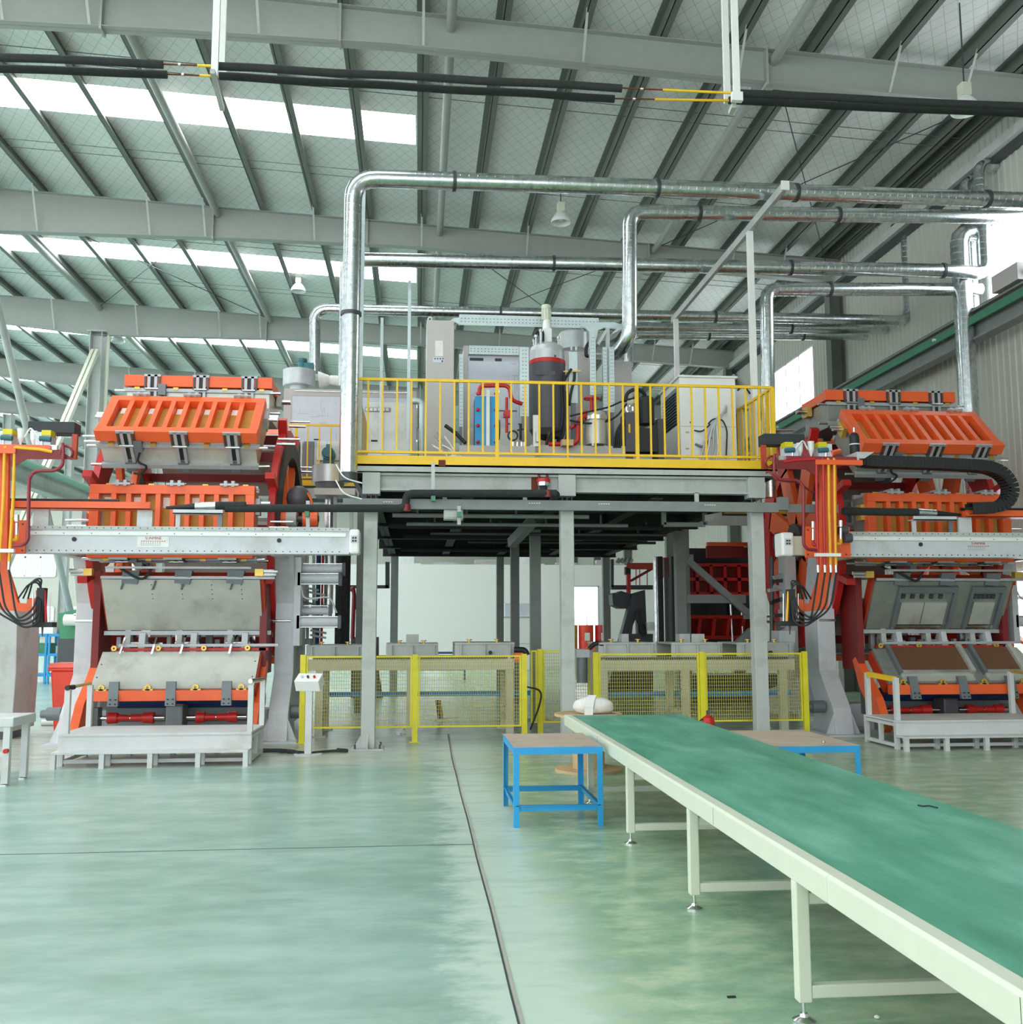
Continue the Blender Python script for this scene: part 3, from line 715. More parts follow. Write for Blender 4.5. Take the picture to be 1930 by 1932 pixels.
railing((-2.7, 19.95, rpz), (-1.1, 19.95, rpz), 'yellow railing of the rear platform beside the left drum machine', zt=1.26, pitch=.24, kick=True)
railing((5.4, 19.95, DZ), (7.7, 19.95, DZ), 'yellow railing of the rear platform beside the right drum machine', zt=1.3, pitch=.33, kick=True)
# cable trunk in front of columns + right stub
ct = thing('wire_channel', 'long grey wire channel running across the front columns', 'channel', (2.1, 13.95, 3.4))
m = MB().box(-1.06, 5.2, 13.89, 13.97, 3.33, 3.47).build('duct_body', 'bar_grey', ct)
for x in (-.5, 1.55, 2.55, 4.1):
    for k in range(5 if x > -.4 else 4): MB().box(x+.035*k, x+.035*k+.02, 13.884, 13.89, 3.42, 3.43).build('print_mark', 'white_paint', m)
MB().box(5.2, 5.34, 13.86, 13.98, 3.36, 3.55).build('end_box', 'bar_grey', ct); MB().box(5.34, 6.1, 13.89, 13.97, 3.33, 3.45).build('branch', 'bar_grey', ct)
for x in (.36, 1.5, 4.0): MB().box(x-.03, x+.03, 13.93, 13.96, 3.47, 3.61).box(x-.05, x+.05, 13.93, 14.0, 3.6, 3.62).build('hanger', 'deck_grey', ct)
# insulated black pipe along the platform front
pz = lambda x, y: PY(x, y, 13.78)
pp = thing('insulated_pipe', 'thick black foam insulated pipe stepping up along the platform front', 'pipe', tuple(pz(760, 945)))
MB().tube([pz(425, 959), pz(766, 959), pz(766, 931), pz(1050, 931)], .055, 12, rad=.12).build('pipe_run', 'black_foam', pp)
for x, y in ((767, 957), (1034, 931)):
    MB().cyl(pz(x, y)-Vector((.0, 0, .05)), pz(x, y)+Vector((0, 0, .04)), .058, n=12).build('tape_joint', 'red_dark', pp)
MB().tube([pz(1046, 931), pz(1051, 931)+Vector((0, .06, -.01)), pz(1051, 931)+Vector((0, .8, -.07))], .055, 12, rad=.1).build('pipe_return', 'black_foam', pp)
for x, y0, y1 in ((581, 945, 998), (817, 873, 940), (866, 955, 990)):
    a, b = PY(x, y0, 13.86), PY(x, y1, 13.86)
    h = thing('pipe_bracket', 'grey strut bracket with green clip holding the black pipe %s' % {581: 'above the left gantry beam', 817: 'at the platform edge', 866: 'under the cable trunk'}[x], 'bracket', tuple(b))
    MB().bar(a, b, .05, .04).build('strut', 'steel_grey', h); MB().cbox((a+b)/2-Vector((0, .1, 0)) if x != 817 else b-Vector((0, .1, .02)), .06, .1, .07).build('clip', 'rail_green', h)
# welded red outlet spool + rust under the floor plate
a = PY(1025, 905, 14.1)
sp = thing('drain_outlet', 'red flanged drain stub with rust stains under the platform edge', 'pipe', tuple(a))
MB().cyl(PY(1017, 884, 14.12), PY(1017, 905, 14.12), .02, n=10).build('stub', 'red_dark', sp); MB().cyl(PY(1032, 884, 14.12), PY(1032, 905, 14.12), .02, n=10).build('stub', 'red_dark', sp)
MB().cyl(PY(1025, 904, 14.12), PY(1025, 910, 14.12), .1, n=16).build('flange', 'red_paint', sp); MB().cyl(PY(1025, 910, 14.12), PY(1025, 917, 14.12), .09, n=16).build('flange', 'chrome', sp)
MB().cyl(PY(1025, 918, 14.12), PY(1025, 930, 14.05), .055, n=12).build('tail', 'black_foam', sp)
MB().box(1.62, 1.72, DF+.105, DF+.113, 3.64, 3.86).build('rust_stain', 'rust', sp, label='rust stain on the beam web')
MB().box(.27, .37, DF-.012, DF-.006, 3.97, 4.06).build('rust_stain', 'rust', dk, label='rust burn on the kick plate')
# services hung under the deck
rng = random.Random(11)
for i, (x0, x1, y, z, r_, mm) in enumerate(((-.4, 2.6, 15.0, 3.36, .035, 'bar_grey'), (-.2, 3.4, 15.9, 3.32, .03, 'bar_grey'), (-.5, 4.6, 17.0, 3.4, .05, 'black_foam'), (.2, 4.4, 17.3, 3.3, .03, 'dark_steel'), (-.3, 4.8, 19.2, 3.42, .06, 'black_foam'), (1.0, 4.9, 20.2, 3.4, .03, 'dark_steel'), (-.4, 3.0, 22.6, 3.42, .05, 'black_foam'))):
    t = thing('service_pipe', ('black insulated' if mm == 'black_foam' else 'thin grey') + ' pipe slung in the dark under the platform, %s from the front' % ('first', 'second', 'third', 'fourth', 'fifth', 'sixth', 'seventh')[i], 'pipe', ((x0+x1)/2, y, z), 'pipes under the platform')
    MB().cyl((x0, y, z), (x1, y, z), r_, n=10).build('run', mm, t)
    for k in range(4): xx = x0+(x1-x0)*(k+.5)/4; MB().box(xx-.015, xx+.015, y-.015, y+.015, z, 3.5).build('hanger_rod', 'dark_steel', t)
t = thing('hung_frame', 'grey open strut frame hung under the right part of the platform', 'frame', (3.8, 15.6, 3))
a, b, c = PY(1252, 965, 15.6), PY(1252, 990, 15.6), PY(1330, 990, 15.6)
MB().bar(a, b, .07).build('upright', 'bar_grey', t); MB().bar(b, c, .07).build('crossbar', 'bar_grey', t); MB().bar(c, c+Vector((0, 0, .2)), .07).build('upright', 'bar_grey', t)
tag(MB().hexa([PY(1330, 984, 15.3), PY(1362, 973, 15.3), PY(1362, 973, 15.9), PY(1330, 984, 15.9), PY(1330, 972, 15.3), PY(1362, 966, 15.3), PY(1362, 966, 15.9), PY(1330, 972, 15.9)]).build('junction_box', 'cabinet'), 'pale junction box under the right end of the platform', 'box')
tag(MB().box(.35, .62, 13.95, 14.2, 3.2, 3.33).box(.37, .6, 13.93, 13.95, 3.22, 3.31).build('lamp_box', 'steel_grey'), 'small grey lamp box below the cable trunk', 'box')
# ================================================================ DRUM MACHINES
WD = 1.16                                        # half width of a mould station
CYD, CZD = 17.0, 3.15                            # drum axis
def station_frame(c, ang):
    """local frame of a mould: u along the width, v up the face, n outward"""
    ca, sa = math.cos(ang), math.sin(ang)
    n = Vector((0, -ca, sa)); v = Vector((0, sa, ca)); u = Vector((1, 0, 0))
    return lambda a, b, d: Vector(c)+u*a+v*b+n*d
def fbox(T, a0, a1, b0, b1, d0, d1, m=None):
    m = m or MB()
    return m.hexa([T(a0, b0, d0), T(a1, b0, d0), T(a1, b1, d0), T(a0, b1, d0), T(a0, b0, d1), T(a1, b0, d1), T(a1, b1, d1), T(a0, b1, d1)])
def mould(par, c, ang, dark=False, detail=True):
    T = station_frame(c, ang); H = .53; D = .15
    fr = MB()
    fbox(T, -WD, WD, H-.13, H, -D, 0, fr); fbox(T, -WD, WD, -H, -H+.13, -D, .03, fr)
    fbox(T, -WD, -WD+.13, -H+.13, H-.13, -D, 0, fr); fbox(T, WD-.13, WD, -H+.13, H-.13, -D, 0, fr)
    f = fr.build('mould_lid', 'orange', par, bevel=.004)
    n = 10; w_ = (2*WD-.26)/n
    for i in range(1, n):
        a = -WD+.13+w_*i
        fbox(T, a-.034, a+.034, -H+.13, H-.13, -D, -.004).build('rib', 'orange', f)
    for i in range(n):
        a = -WD+.13+w_*i
        fbox(T, a+.03, a+w_-.03, -H+.14, H-.14, -D-.02, -D+.02).build('insulation_block', 'ochre' if not dark else 'ochre', f, label='ochre insulation seen between the ribs')
        if i % 2 == 0 and not dark: fbox(T, a+.045, a+w_-.045, H-.32, H-.17, -D+.02, -D+.026).build('white_pad', 'insul', f)
    # mould body behind the lid
    b = fbox(T, -WD+.04, WD-.04, -H+.03, H-.03, -.62, -D-.02).build('mould_body', 'plate' if not dark else 'plate_dark', par, bevel=.006)
    for s in (-1, 1):
        fbox(T, -WD+.0, WD+.02, s*(H-.01)-.03, s*(H-.01)+.03, -.24, -.19).build('edge_rail', 'hinge_grey', b)
        fbox(T, -WD+.02, WD-.02, s*(H+.0)-.035, s*(H+.0)+.035, -.60, -.53).build('edge_rail', 'hinge_grey', b)
    if not detail: return
    for s in (-1, 1):
        for k, a in enumerate((-.72, .04, .8)):
            h = MB()
            for q in (-.075, .03): fbox(T, a+q, a+q+.045, s*(H+.0)-.02, s*(H+.045)+.02, -.5, .035, h)
            fbox(T, a-.13, a+.13, s*(H+.01)-.015, s*(H+.01)+.015, .005, .042, h)
            h = h.build('hinge_clamp', 'hinge_grey', par)
            for q in (-.125, .095): fbox(T, a+q, a+q+.03, s*(H+.012)-.012, s*(H+.012)+.012, -D-.05, .004).build('side_strip', 'dark_steel', h)
            fbox(T, a-.03, a+.03, s*(H+.004)-.01, s*(H+.004)+.01, -.45, .004).build('slot', 'black', h)
            p, q = T(a-.1, s*(H+.04), -.2), T(a+.1, s*(H+.04), -.2)
            MB().cyl(p, q, .02, n=8).build('pin', 'chrome', h)
            fbox(T, a-.075, a+.075, s*(H+.005)-.025, s*(H+.005)+.025, -.66, -.5).build('latch_block', 'hinge_dark', h)
        for a in (-.95, -.35, .42, 1.0):
            fbox(T, a-.04, a+.04, s*(H)-.03, s*(H)+.04, -.21, -.17).build('guide_nut', 'brass', par)
    for s in (-1, 1):
        for b_ in (.3, .22):
            MB().cyl(T(s*WD, b_, -.2), T(s*(WD+.2), b_, -.2), .032, n=10).build('side_cylinder', 'chrome', par)
        for d in (-.23, -.56): MB().cyl(T(s*(WD-.02), -H, d), T(s*(WD+.14), -H, d), .022, n=8).build('rod_end', 'chrome', par)
        fbox(T, s*(WD+.02)-.04, s*(WD+.02)+.04, .12, .36, -.3, -.12).build('side_block', 'brass' if s < 0 else 'hinge_grey', par)
    fbox(T, -.62, -.5, -H-.06, -H+.03, -.3, -.12).build('plug_box', 'hinge_dark', par)
    MB().tube([T(-.55, -H-.02, -.3), T(-.62, -H-.06, -.48), T(-.45, -H-.08, -.52), T(-.58, -H-.1, -.66), T(-.72, -H+.05, -.75)], .018, 6, rad=.1).build('cable', 'rubber', par)
def machine(cx, left):
    side = 'left' if left else 'right'
    t = thing('drum_machine', '%s drum machine with orange ribbed moulds, its jaw %s' % (side, 'showing clean grey plates' if left else 'holding brown boards'), 'machine', (cx, CYD, 0), 'mould drum machines')
    dark = not left
    sub = t
    # stations
    for nm, c, ang, det in (('s0', (cx, 14.62, 3.2), 0, True), ('s45', (cx, 15.06, 4.86), .81, True), ('s90', (cx, 16.56, 5.67), PI/2, True), ('s135', (cx, 18.85, 4.95), PI*.75, False), ('s180', (cx, 19.45, 3.15), PI, False), ('s225', (cx, 18.75, 1.4), PI*1.25, False)):
        mould(sub, c, ang, dark, det)
    # open jaw: upper plate facing down, lower plate facing up
    pm = 'plate' if left else 'plate_dark'
    x0, x1 = cx-1.12+.12, cx+1.12+.12
    U0, U1 = Vector((0, 14.8, 2.37)), Vector((0, 15.22, 1.64)); L0, L1 = Vector((0, 15.02, 1.33)), Vector((0, 14.5, .83))
    def jaw(P0, P1, out, name, m, a0, a1, e0=0., e1=1., th=.04):
        d = P1-P0; n = Vector((0, -d.z, d.y)).normalized()*(1 if out else -1)
        A, B = P0+d*e0, P0+d*e1
        q = [(x, p.y+n.y*o, p.z+n.z*o) for o in th for p, x in ((A, a0), (A, a1), (B, a1), (B, a0))]
        return MB().hexa(q).build(name, m, sub)
    jaw(U0, U1, False, 'upper_jaw_plate', pm, x0, x1, th=(-.04, 0)); jaw(L0, L1, False, 'lower_jaw_plate', pm, x0, x1, th=(-.04, 0))
    jaw(U0, U1, False, 'upper_jaw_body', 'orange_dark', x0-.03, x1+.05, -.02, 1.02, th=(-.2, -.041)); jaw(L0, L1, False, 'lower_jaw_body', 'orange_dark', x0-.02, x1+.02, 0, .98, th=(-.22, -.041))
    if left:
        du = U1-U0; dl = L1-L0
        for fx in (.12, .32, .5, .81):        # short guide fingers
            p = U0+du*.03; x = x0+(x1-x0)*fx
            MB().bar((x+.05, p.y-.03, p.z), (x, p.y+du.y*.2-.05, p.z+du.z*.16), .025, .02).build('finger', 'hinge_dark', sub)
            p = L0; MB().bar((x+.02, p.y+.06, p.z+.2), (x+.0, p.y-.1, p.z-.03), .025, .02).build('finger', 'chrome', sub)
        for fx, fz in ((.31, .1), (.5, .1), (.69, .1), (.88, .1)):
            for k in range(4):
                p = U0+du*(fz+.09*k); x = x0+(x1-x0)*fx
                MB().cyl((x, p.y-.002, p.z), (x, p.y-.008, p.z-.004), .008, n=6).build('screw', 'dark_steel', sub)
        for fx, fe in ((.02, .35), (.98, .28), (.02, .7), (.98, .7)):
            p = L0+dl*fe; x = x0+(x1-x0)*fx; MB().cyl((x, p.y, p.z), (x, p.y-.004, p.z+.006), .011, n=6).build('screw', 'dark_steel', sub)
    else:
        du = U1-U0; nU = Vector((0, du.z, -du.y)).normalized()
        def pocket(P0, P1, nn, a0, a1, e0, e1, m, name, d0, d1):
            d = P1-P0; A, B = P0+d*e0, P0+d*e1
            return MB().hexa([(x, p.y+nn.y*o, p.z+nn.z*o) for o in (d0, d1) for p, x in ((A, a0), (A, a1), (B, a1), (B, a0))]).build(name, m, sub)
        nU = Vector((0, du.z, -du.y)).normalized(); nU = nU if nU.y < 0 else -nU
        W_ = x1-x0
        for (f0, f1) in ((.17, .6), (.7, .95)):
            a0, a1 = x0+W_*f0, x0+W_*f1
            pocket(U0, U1, nU, a0, a0+.05, .08, .97, 'hinge_dark', 'mould_frame', 0, .06); pocket(U0, U1, nU, a1-.05, a1, .08, .97, 'hinge_dark', 'mould_frame', 0, .06)
            pocket(U0, U1, nU, a0+.05, a1-.05, .08, .2, 'hinge_dark', 'mould_frame', 0, .06); pocket(U0, U1, nU, a0+.05, a1-.05, .9, .97, 'chrome', 'mould_lip', 0, .05)
            k = 2 if f0 < .5 else 1; ww = (a1-a0-.2)/k
            for i in range(k): pocket(U0, U1, nU, a0+.1+ww*i, a0+.1+ww*(i+1)-.015, .42, .88, 'plate', 'mould_core', 0, .035)
            for i in range(5): pocket(U0, U1, nU, a0+.08+i*(a1-a0-.2)/5, a0+.14+i*(a1-a0-.2)/5, .26, .34, 'dark_steel', 'vent_plug', 0, .03)
        nL = Vector((0, -.5, .52)).normalized()
        for (f0, f1) in ((.12, .6), (.72, .97)):
            a0, a1 = x0+W_*f0, x0+W_*f1
            pocket(L0, L1, nL, a0, a1, .02, .7, 'brown_panel', 'brown_board', 0, .05)
            for (e0, e1, m_) in ((.7, .78, 'chrome'), (.78, .98, 'plate')): pocket(L0, L1, nL, a0-.03, a1+.03, e0, e1, m_, 'mould_edge', 0, .06 if e0 < .75 else .03)
            pocket(L0, L1, nL, a0-.06, a0-.005, -.02, .78, 'hinge_dark', 'mould_frame', 0, .08); pocket(L0, L1, nL, a1+.005, a1+.07, -.02, .78, 'plate', 'mould_frame', 0, .1)
        q = L0+(L1-L0)*.1
        MB().slab([(x1-.02, L0.y, L0.z+.02), (x1+.14, L0.y, L0.z+.02), (x1+.3, L1.y-.02, L1.z+.02), (x1+.12, L1.y-.02, L1.z+.02)], .05).build('side_flap', 'plate', sub)
    # orange front beam of the lower jaw with clamps and guide rollers
    MB().box(x0, x1, 14.42, 14.56, .665, .81).build('jaw_beam', 'orange', sub, bevel=.004)
    for i, fx in enumerate((.16, .505, .845)):
        x = x0+(x1-x0)*fx
        cl = MB().hexa([(x-.07, 14.36, .6), (x+.07, 14.36, .6), (x+.07, 14.42, .6), (x-.07, 14.42, .6), (x-.08, 14.44, .93), (x+.05, 14.44, .93), (x+.05, 14.5, .93), (x-.08, 14.5, .93)]).build('clamp_plate', 'hinge_dark', sub)
        for sx in (-.035, .035):
            for z in (.63, .69): MB().cyl((x+sx, 14.35, z), (x+sx, 14.375, z), .01, n=6).build('bolt', 'black', cl)
    for fx in (.08, .36, .65, .93):
        x = x0+(x1-x0)*fx
        MB().lathe([(.02, -.02), (.045, -.02), (.045, .02), (.02, .02)], (x, 14.44, .85), 10, 'y').box(x-.07, x+.07, 14.42, 14.47, .81, .83).build('guide_roller', 'brass', sub)
        MB().lathe([(.015, -.02), (.04, -.02), (.04, .02), (.015, .02)], (x-.03, 15.05, 1.38), 10, 'y').build('guide_roller', 'brass', sub)
    MB().box(x0+.2, x1+.25, 15.08, 15.13, 1.4, 1.44).build('edge_bar', 'hinge_grey', sub); MB().box(x0+.1, x1+.1, 15.1, 15.15, 1.34, 1.38).build('edge_bar', 'red_paint', sub)
    MB().box(x0-.0, x1+.22, 14.76, 14.8, 2.38, 2.42).build('edge_bar', 'hinge_grey', sub); MB().box(x0-.05, x1+.12, 15.2, 15.26, 1.57, 1.63).build('edge_bar', 'hinge_grey', sub)
    MB().box(x0+.1, x1-.1, 14.62, 14.66, 2.52, 2.55).build('edge_bar', 'hinge_grey', sub)
    # hinge row between the jaws
    for i, fx in enumerate((.2, .53, .86)):
        x = x0+(x1-x0)*fx
        MB().prism([(15.12, 1.3), (15.3, 1.3), (15.34, 1.5), (15.26, 1.62), (15.16, 1.6), (15.12, 1.45)], 'x', x+.02, x+.11).build('hinge_arm', 'machine_white', sub, bevel=.004)
        MB().prism([(15.18, 1.3), (15.36, 1.3), (15.36, 1.62), (15.22, 1.66)], 'x', x-.2, x-.12).build('hinge_arm', 'steel_grey', sub)
        MB().cyl((x-.22, 15.24, 1.45), (x+.13, 15.24, 1.45), .03, n=10).build('hinge_pin', 'chrome', sub)
        MB().hexa([(x-.16, 14.78, 2.32), (x+.06, 14.78, 2.3), (x+.06, 14.82, 2.3), (x-.16, 14.82, 2.32), (x-.14, 14.74, 2.5), (x+.1, 14.74, 2.5), (x+.1, 14.84, 2.5), (x-.14, 14.84, 2.5)]).build('jaw_bracket', 'hinge_dark', sub)
    rng = random.Random(3 if left else 8)
    for i in range(16):
        x = x0+.05+(x1-x0-.1)*i/15; y = 15.45+rng.uniform(0, .15); h = rng.uniform(.12, .3)
        MB().box(x, x+rng.uniform(.04, .1), y, y+.08, 1.32, 1.32+h).build(rng.choice(['valve_block', 'actuator']), rng.choice(['hinge_grey', 'hinge_dark', 'chrome', 'steel_grey']), sub)
    for i in range(3):
        x = x0+.3+.75*i; MB().tube([(x, 15.4, 1.5), (x+.1, 15.3, 1.65), (x+.25, 15.32, 1.5), (x+.35, 15.42, 1.4)], .016, 6, rad=.1).build('air_hose', 'rubber', sub)
    MB().tube([(x0+.25, 14.7, 2.55), (x0+.5, 14.66, 2.4), (x0+.62, 14.7, 2.36), (x0+.75, 14.7, 2.56)], .02, 6, rad=.1).build('cable', 'rubber', sub); MB().cbox((x0+.55, 14.7, 2.56), .1, .08, .1).build('plug_box', 'hinge_dark', sub)
    for s, m_ in ((-1, 'brass'), (1, 'brass')):
        x = cx+s*1.2+.05
        MB().cbox((x, 14.7, 2.47), .12, .1, .1).build('side_block', m_, sub)
        MB().cyl((x, 14.7, 2.49), (x+s*.26, 14.7, 2.49), .03, n=10).cyl((x, 14.7, 2.44), (x+s*.24, 14.7, 2.44), .024, n=10).build('side_cylinder', 'chrome', sub)
    # drum rings at both ends, hub and shaft
    for s in (-1, 1):
        x = cx+s*1.32
        ring = MB().lathe([(1.4, -.05), (1.84, -.05), (1.84, .05), (1.4, .05), (1.4, -.05)], (x, CYD, CZD), 48, 'x').build('end_ring', 'red_paint', sub)
        if left: MB().lathe([(1.38, -.07), (1.66, -.07), (1.66, .07), (1.38, .07), (1.38, -.07)], (x+s*.03, CYD, CZD), 48, 'x').build('ring_gear', 'black', ring)
        for k in range(8):
            a = k*PI/4+.39
            p, q = Vector((x, CYD+.3*math.cos(a), CZD+.3*math.sin(a))), Vector((x, CYD+1.45*math.cos(a), CZD+1.45*math.sin(a)))
            MB().bar(p, q, .16 if left else .4, .1, up=(1, 0, 0)).build('spoke', 'orange', ring)
            p2, q2 = Vector((x, CYD+1.75*math.cos(a), CZD+1.75*math.sin(a))), Vector((x, CYD+2.2*math.cos(a), CZD+2.05*math.sin(a)))
            MB().bar(p2, q2, .1, .14, up=(1, 0, 0)).build('mould_arm', 'red_paint', ring)
            r_ = Vector((x, CYD+1.95*math.cos(a+.39), CZD+1.95*math.sin(a+.39)))
            MB().cyl(r_, r_+Vector((s*.28, 0, 0)), .025, n=8).cyl(r_+Vector((0, .1, .1)), r_+Vector((s*.34, .1, .1)), .02, n=8).build('lock_rod', 'chrome', ring)
        MB().lathe([(0, -.12), (.34, -.12), (.34, .12), (0, .12)], (x, CYD, CZD), 24, 'x').build('hub', 'dark_steel', ring)
    MB().cyl((cx-1.75, CYD, CZD), (cx+1.75, CYD, CZD), .18, n=20).build('shaft', 'dark_steel', sub)
    for k in range(8):
        a = k*PI/4; y, z = CYD+1.7*math.cos(a), CZD+1.7*math.sin(a)
        MB().bar((cx-1.27, y, z), (cx+1.27, y, z), .14, .14).build('drum_bar', 'red_dark', sub)
    # c-shaped legs
    for s in (-1, 1):
        x = cx+s*1.48+.03*left
        prof = [(15.02, 0), (15.95, 0), (15.85, .45), (16.15, 1.0), (16.15, 2.05), (15.9, 2.85), (15.28, 2.85), (15.6, 2.05), (15.6, .98), (15.12, .42)]
        MB().prism(prof, 'x', x-.145, x+.145).build('c_leg', 'machine_white', sub, bevel=.01)
        MB().box(x-.3, x+.3, 14.9, 16.1, 0, .03).build('foot_plate', 'machine_white', sub)
        for q in (-1, 1): MB().prism([(x+q*.145, .03), (x+q*.27, .03), (x+q*.145, .34)], 'y', 15.1, 15.13).build('gusset', 'machine_white', sub)
        MB().prism([(16.15, .2), (18.2, .2), (18.2, .5), (16.15, .9)], 'x', x-.1, x+.1).build('base_beam', 'machine_white', sub)
        MB().prism([(16.9, .5), (17.2, .5), (17.2, 2.9), (16.9, 2.9)], 'x', cx+s*1.55-.1, cx+s*1.55+.1).build('bearing_post', 'machine_white', sub)
        # orange curved guard arm beside the lower jaw
        a = [(14.28, .18), (14.36, .12), (14.7, .35), (15.1, .75), (15.3, 1.15), (15.2, 1.2), (14.95, .95), (14.55, .62)]
        xx = cx+s*1.2+.06
        arm = MB().prism(a, 'x', xx-.06, xx+.06).build('jaw_arm', 'orange', sub)
        MB().hexa([(xx-.061, 14.29, .2), (xx+.061, 14.29, .2), (xx+.061, 14.37, .13), (xx-.061, 14.37, .13), (xx-.061, 14.33, .3), (xx+.061, 14.33, .3), (xx+.061, 14.44, .2), (xx-.061, 14.44, .2)]).build('pad', 'ochre', arm)
        MB().box(xx-.05, xx+.05, 15.1, 15.7, 1.0, 2.5).build('side_guide', 'red_dark', sub)
        # pneumatic cylinders outside the leg
        so = s
        for (z, y, L, r_) in () if s < 0 else ((1.76, 15.6, .62, .085),) if not left else ((2.42, 15.6, .62, .075), (1.76, 15.6, .62, .085), (2.58, 15.75, .66, .07), (1.93, 15.8, .46, .06)):
            xa = cx+so*1.72; xb = cx+so*(1.72+L)
            cy_ = MB().cyl((xa, y, z), (xb, y, z), r_, n=14).build('air_cylinder', 'machine_white', sub)
            MB().cbox((xa, y, z), .04, .2, .2).cbox((xb, y, z), .04, .2, .2).build('end_cap', 'dark_steel', cy_)
            for q in (-1, 1): MB().cyl((xa, y-.07, z+q*.08), (xb, y-.07, z+q*.08), .011, n=6).build('tie_rod', 'chrome', cy_)
        if s > 0: MB().box(cx+so*1.7-.05, cx+so*1.7+.05, 15.5, 15.9, 1.4, 2.75).build('cylinder_plate', 'machine_white', sub)
        if s > 0: MB().tube([(cx+so*1.75, 15.55, 2.3), (cx+so*1.8, 15.5, 2.1), (cx+so*2.2, 15.5, 2.15), (cx+so*2.3, 15.55, 1.9)], .014, 6, rad=.1).build('air_hose', 'steel_grey', sub)
        m = MB().cyl((cx+so*1.66, 15.4, .42), (cx+so*1.86, 15.4, .42), .1, n=14).cyl((cx+so*1.86, 15.4, .42), (cx+so*1.95, 15.4, .42), .06, n=12)
        m.build('gear_motor', 'hinge_dark', sub)
    # base: blue tube, cross shaft with red cardans
    MB().box(cx-1.3, cx+1.3, 15.5, 15.9, .1, .45).build('base_sill', 'machine_white', sub)
    MB().cyl((cx-.8, 15.2, .62), (cx+1.3, 15.2, .62), .11, n=16).build('blue_roller', 'blue_dark', sub)
    MB().box(cx-1.0, cx+1.2, 15.3, 15.5, .3, .7).build('rear_panel', 'hinge_dark', sub)
    MB().box(cx-.02, cx+.22, 14.75, 15.1, .12, .58).build('gearbox', 'tank_dark' if not left else 'hinge_dark', sub, bevel=.02)
    for (xa, xb) in ((cx-.98, cx-.05), (cx+.26, cx+1.1)):
        c = MB().cyl((xa, 14.85, .4), (xb, 14.85, .4), .035, n=10).build('drive_shaft', 'chrome', sub)
        L = xb-xa
        m = MB()
        for f0, f1, r0, r1 in ((.16, .3, .085, .075), (.3, .48, .055, .04), (.5, .68, .05, .055), (.68, .84, .075, .085)): m.cyl((xa+L*f0, 14.85, .4), (xa+L*f1, 14.85, .4), r0, r1, n=12)
        m.build('cardan_joint', 'red_paint', c)
    MB().box(cx-1.05, cx-.95, 14.75, 14.95, .1, .55).build('shaft_bearing', 'hinge_dark', sub)
    return t
ml = machine(-3.55, True)
mr = machine(8.05, False)
# cable chain swirl etc. on left machine's right side: dome motor and orange rollers
mt = thing('ring_drive', 'orange ring drive rollers with a dark grey dome motor beside the left drum', 'motor', tuple(PY(560, 975, 15.6)))
MB().ball(PY(563, 940, 15.7), .19, (1, 1, 1.05), 16).build('dome_motor', 'tank_dark', mt)
MB().tube([PY(580, 930, 15.6), PY(588, 945, 15.6), PY(589, 958, 15.6)], .018, 8).build('orange_hose', 'orange', mt)
for x0_, x1_, mm in ((520, 541, 'orange'), (541, 560, 'steel_grey'), (572, 600, 'orange')):
    MB().cyl(PY(x0_, 979, 15.6), PY(x1_, 979, 15.6), .125, n=18).build('roller', mm, mt)
MB().cyl(PY(515, 979, 15.62), PY(602, 979, 15.62), .05, n=12).build('axle', 'dark_steel', mt)
a = PY(560, 995, 15.6); MB().box(a.x-.3, a.x+.3, 15.5, 15.9, a.z-.08, a.z).build('bracket', 'machine_white', mt)
# ================================================================ GANTRY BEAMS
def gantry(x0, x1, capx, label):
    t = thing('gantry_beam', label, 'beam', ((x0+x1)/2, 13.85, 2.68), 'gantry beams carrying the filling heads')
    MB().box(x0, x1, 13.75, 13.98, 2.69, 2.99).build('web', 'machine_white', t, bevel=.004)
    MB().box(x0, x1, 13.72, 14.0, 2.675, 2.7).build('lower_flange', 'machine_white', t)
    f = MB().box(x0, x1, 13.74, 14.0, 2.99, 3.04).build('upper_flange', 'steel_grey', t)
    MB().box(x0+.05, x1-.05, 13.725, 13.752, 2.915, 2.965).build('guide_rail', 'white_paint', t)
    b1 = MB(); b2 = MB(); n = int((x1-x0)/.095)
    for i in range(n):
        x = x0+.05+.095*i
        MBx = b1.cyl((x, 13.738, 3.015), (x, 13.745, 3.015), .008, n=6); b2.cyl((x, 13.738, 2.708), (x, 13.752, 2.708), .008, n=6)
    b1.build('top_bolts', 'black', f, kind='stuff'); b2.build('bottom_bolts', 'black', t, kind='stuff')
    for i in range(int((x1-x0)/.36)): MB().cyl((x0+.15+.36*i, 13.72, 2.94), (x0+.15+.36*i, 13.727, 2.94), .007, n=6).build('rail_screw', 'black', t)
    return t
gl = gantry(-5.6, -.95, -.82, 'long grey gantry beam in front of the left drum machine')
gr = gantry(6.05, 11.0, 5.2, 'long grey gantry beam in front of the right drum machine')
for g, xa, xb in ((gl, -.95, -.81), (gr, 5.16, 5.34)):
    c = MB().box(xa, xb, 13.7, 14.02, 2.68, 3.02).build('end_cap', 'white_paint', g, bevel=.03)
    MB().box((xa+xb)/2-.05, (xa+xb)/2+.05, 13.69, 13.7, 2.83, 2.93).build('socket_plate', 'machine_white', c)
    for k in range(4): MB().box((xa+xb)/2-.03+.035*(k % 2), (xa+xb)/2-.005+.035*(k % 2), 13.686, 13.69, 2.845+.04*(k//2), 2.87+.04*(k//2)).build('socket', 'black', c)
MB().box(5.3, 6.06, 13.76, 13.98, 2.7, 2.97).build('beam_tail', 'beige', gr)
for g, xs_ in ((gl, (-4.6, -1.9)), (gr, (6.35+.9, 10.0))):
    for x in xs_: MB().cyl((x, 13.735, 2.86), (x, 13.752, 2.86), .03, n=12).build('lift_hole', 'black', g)
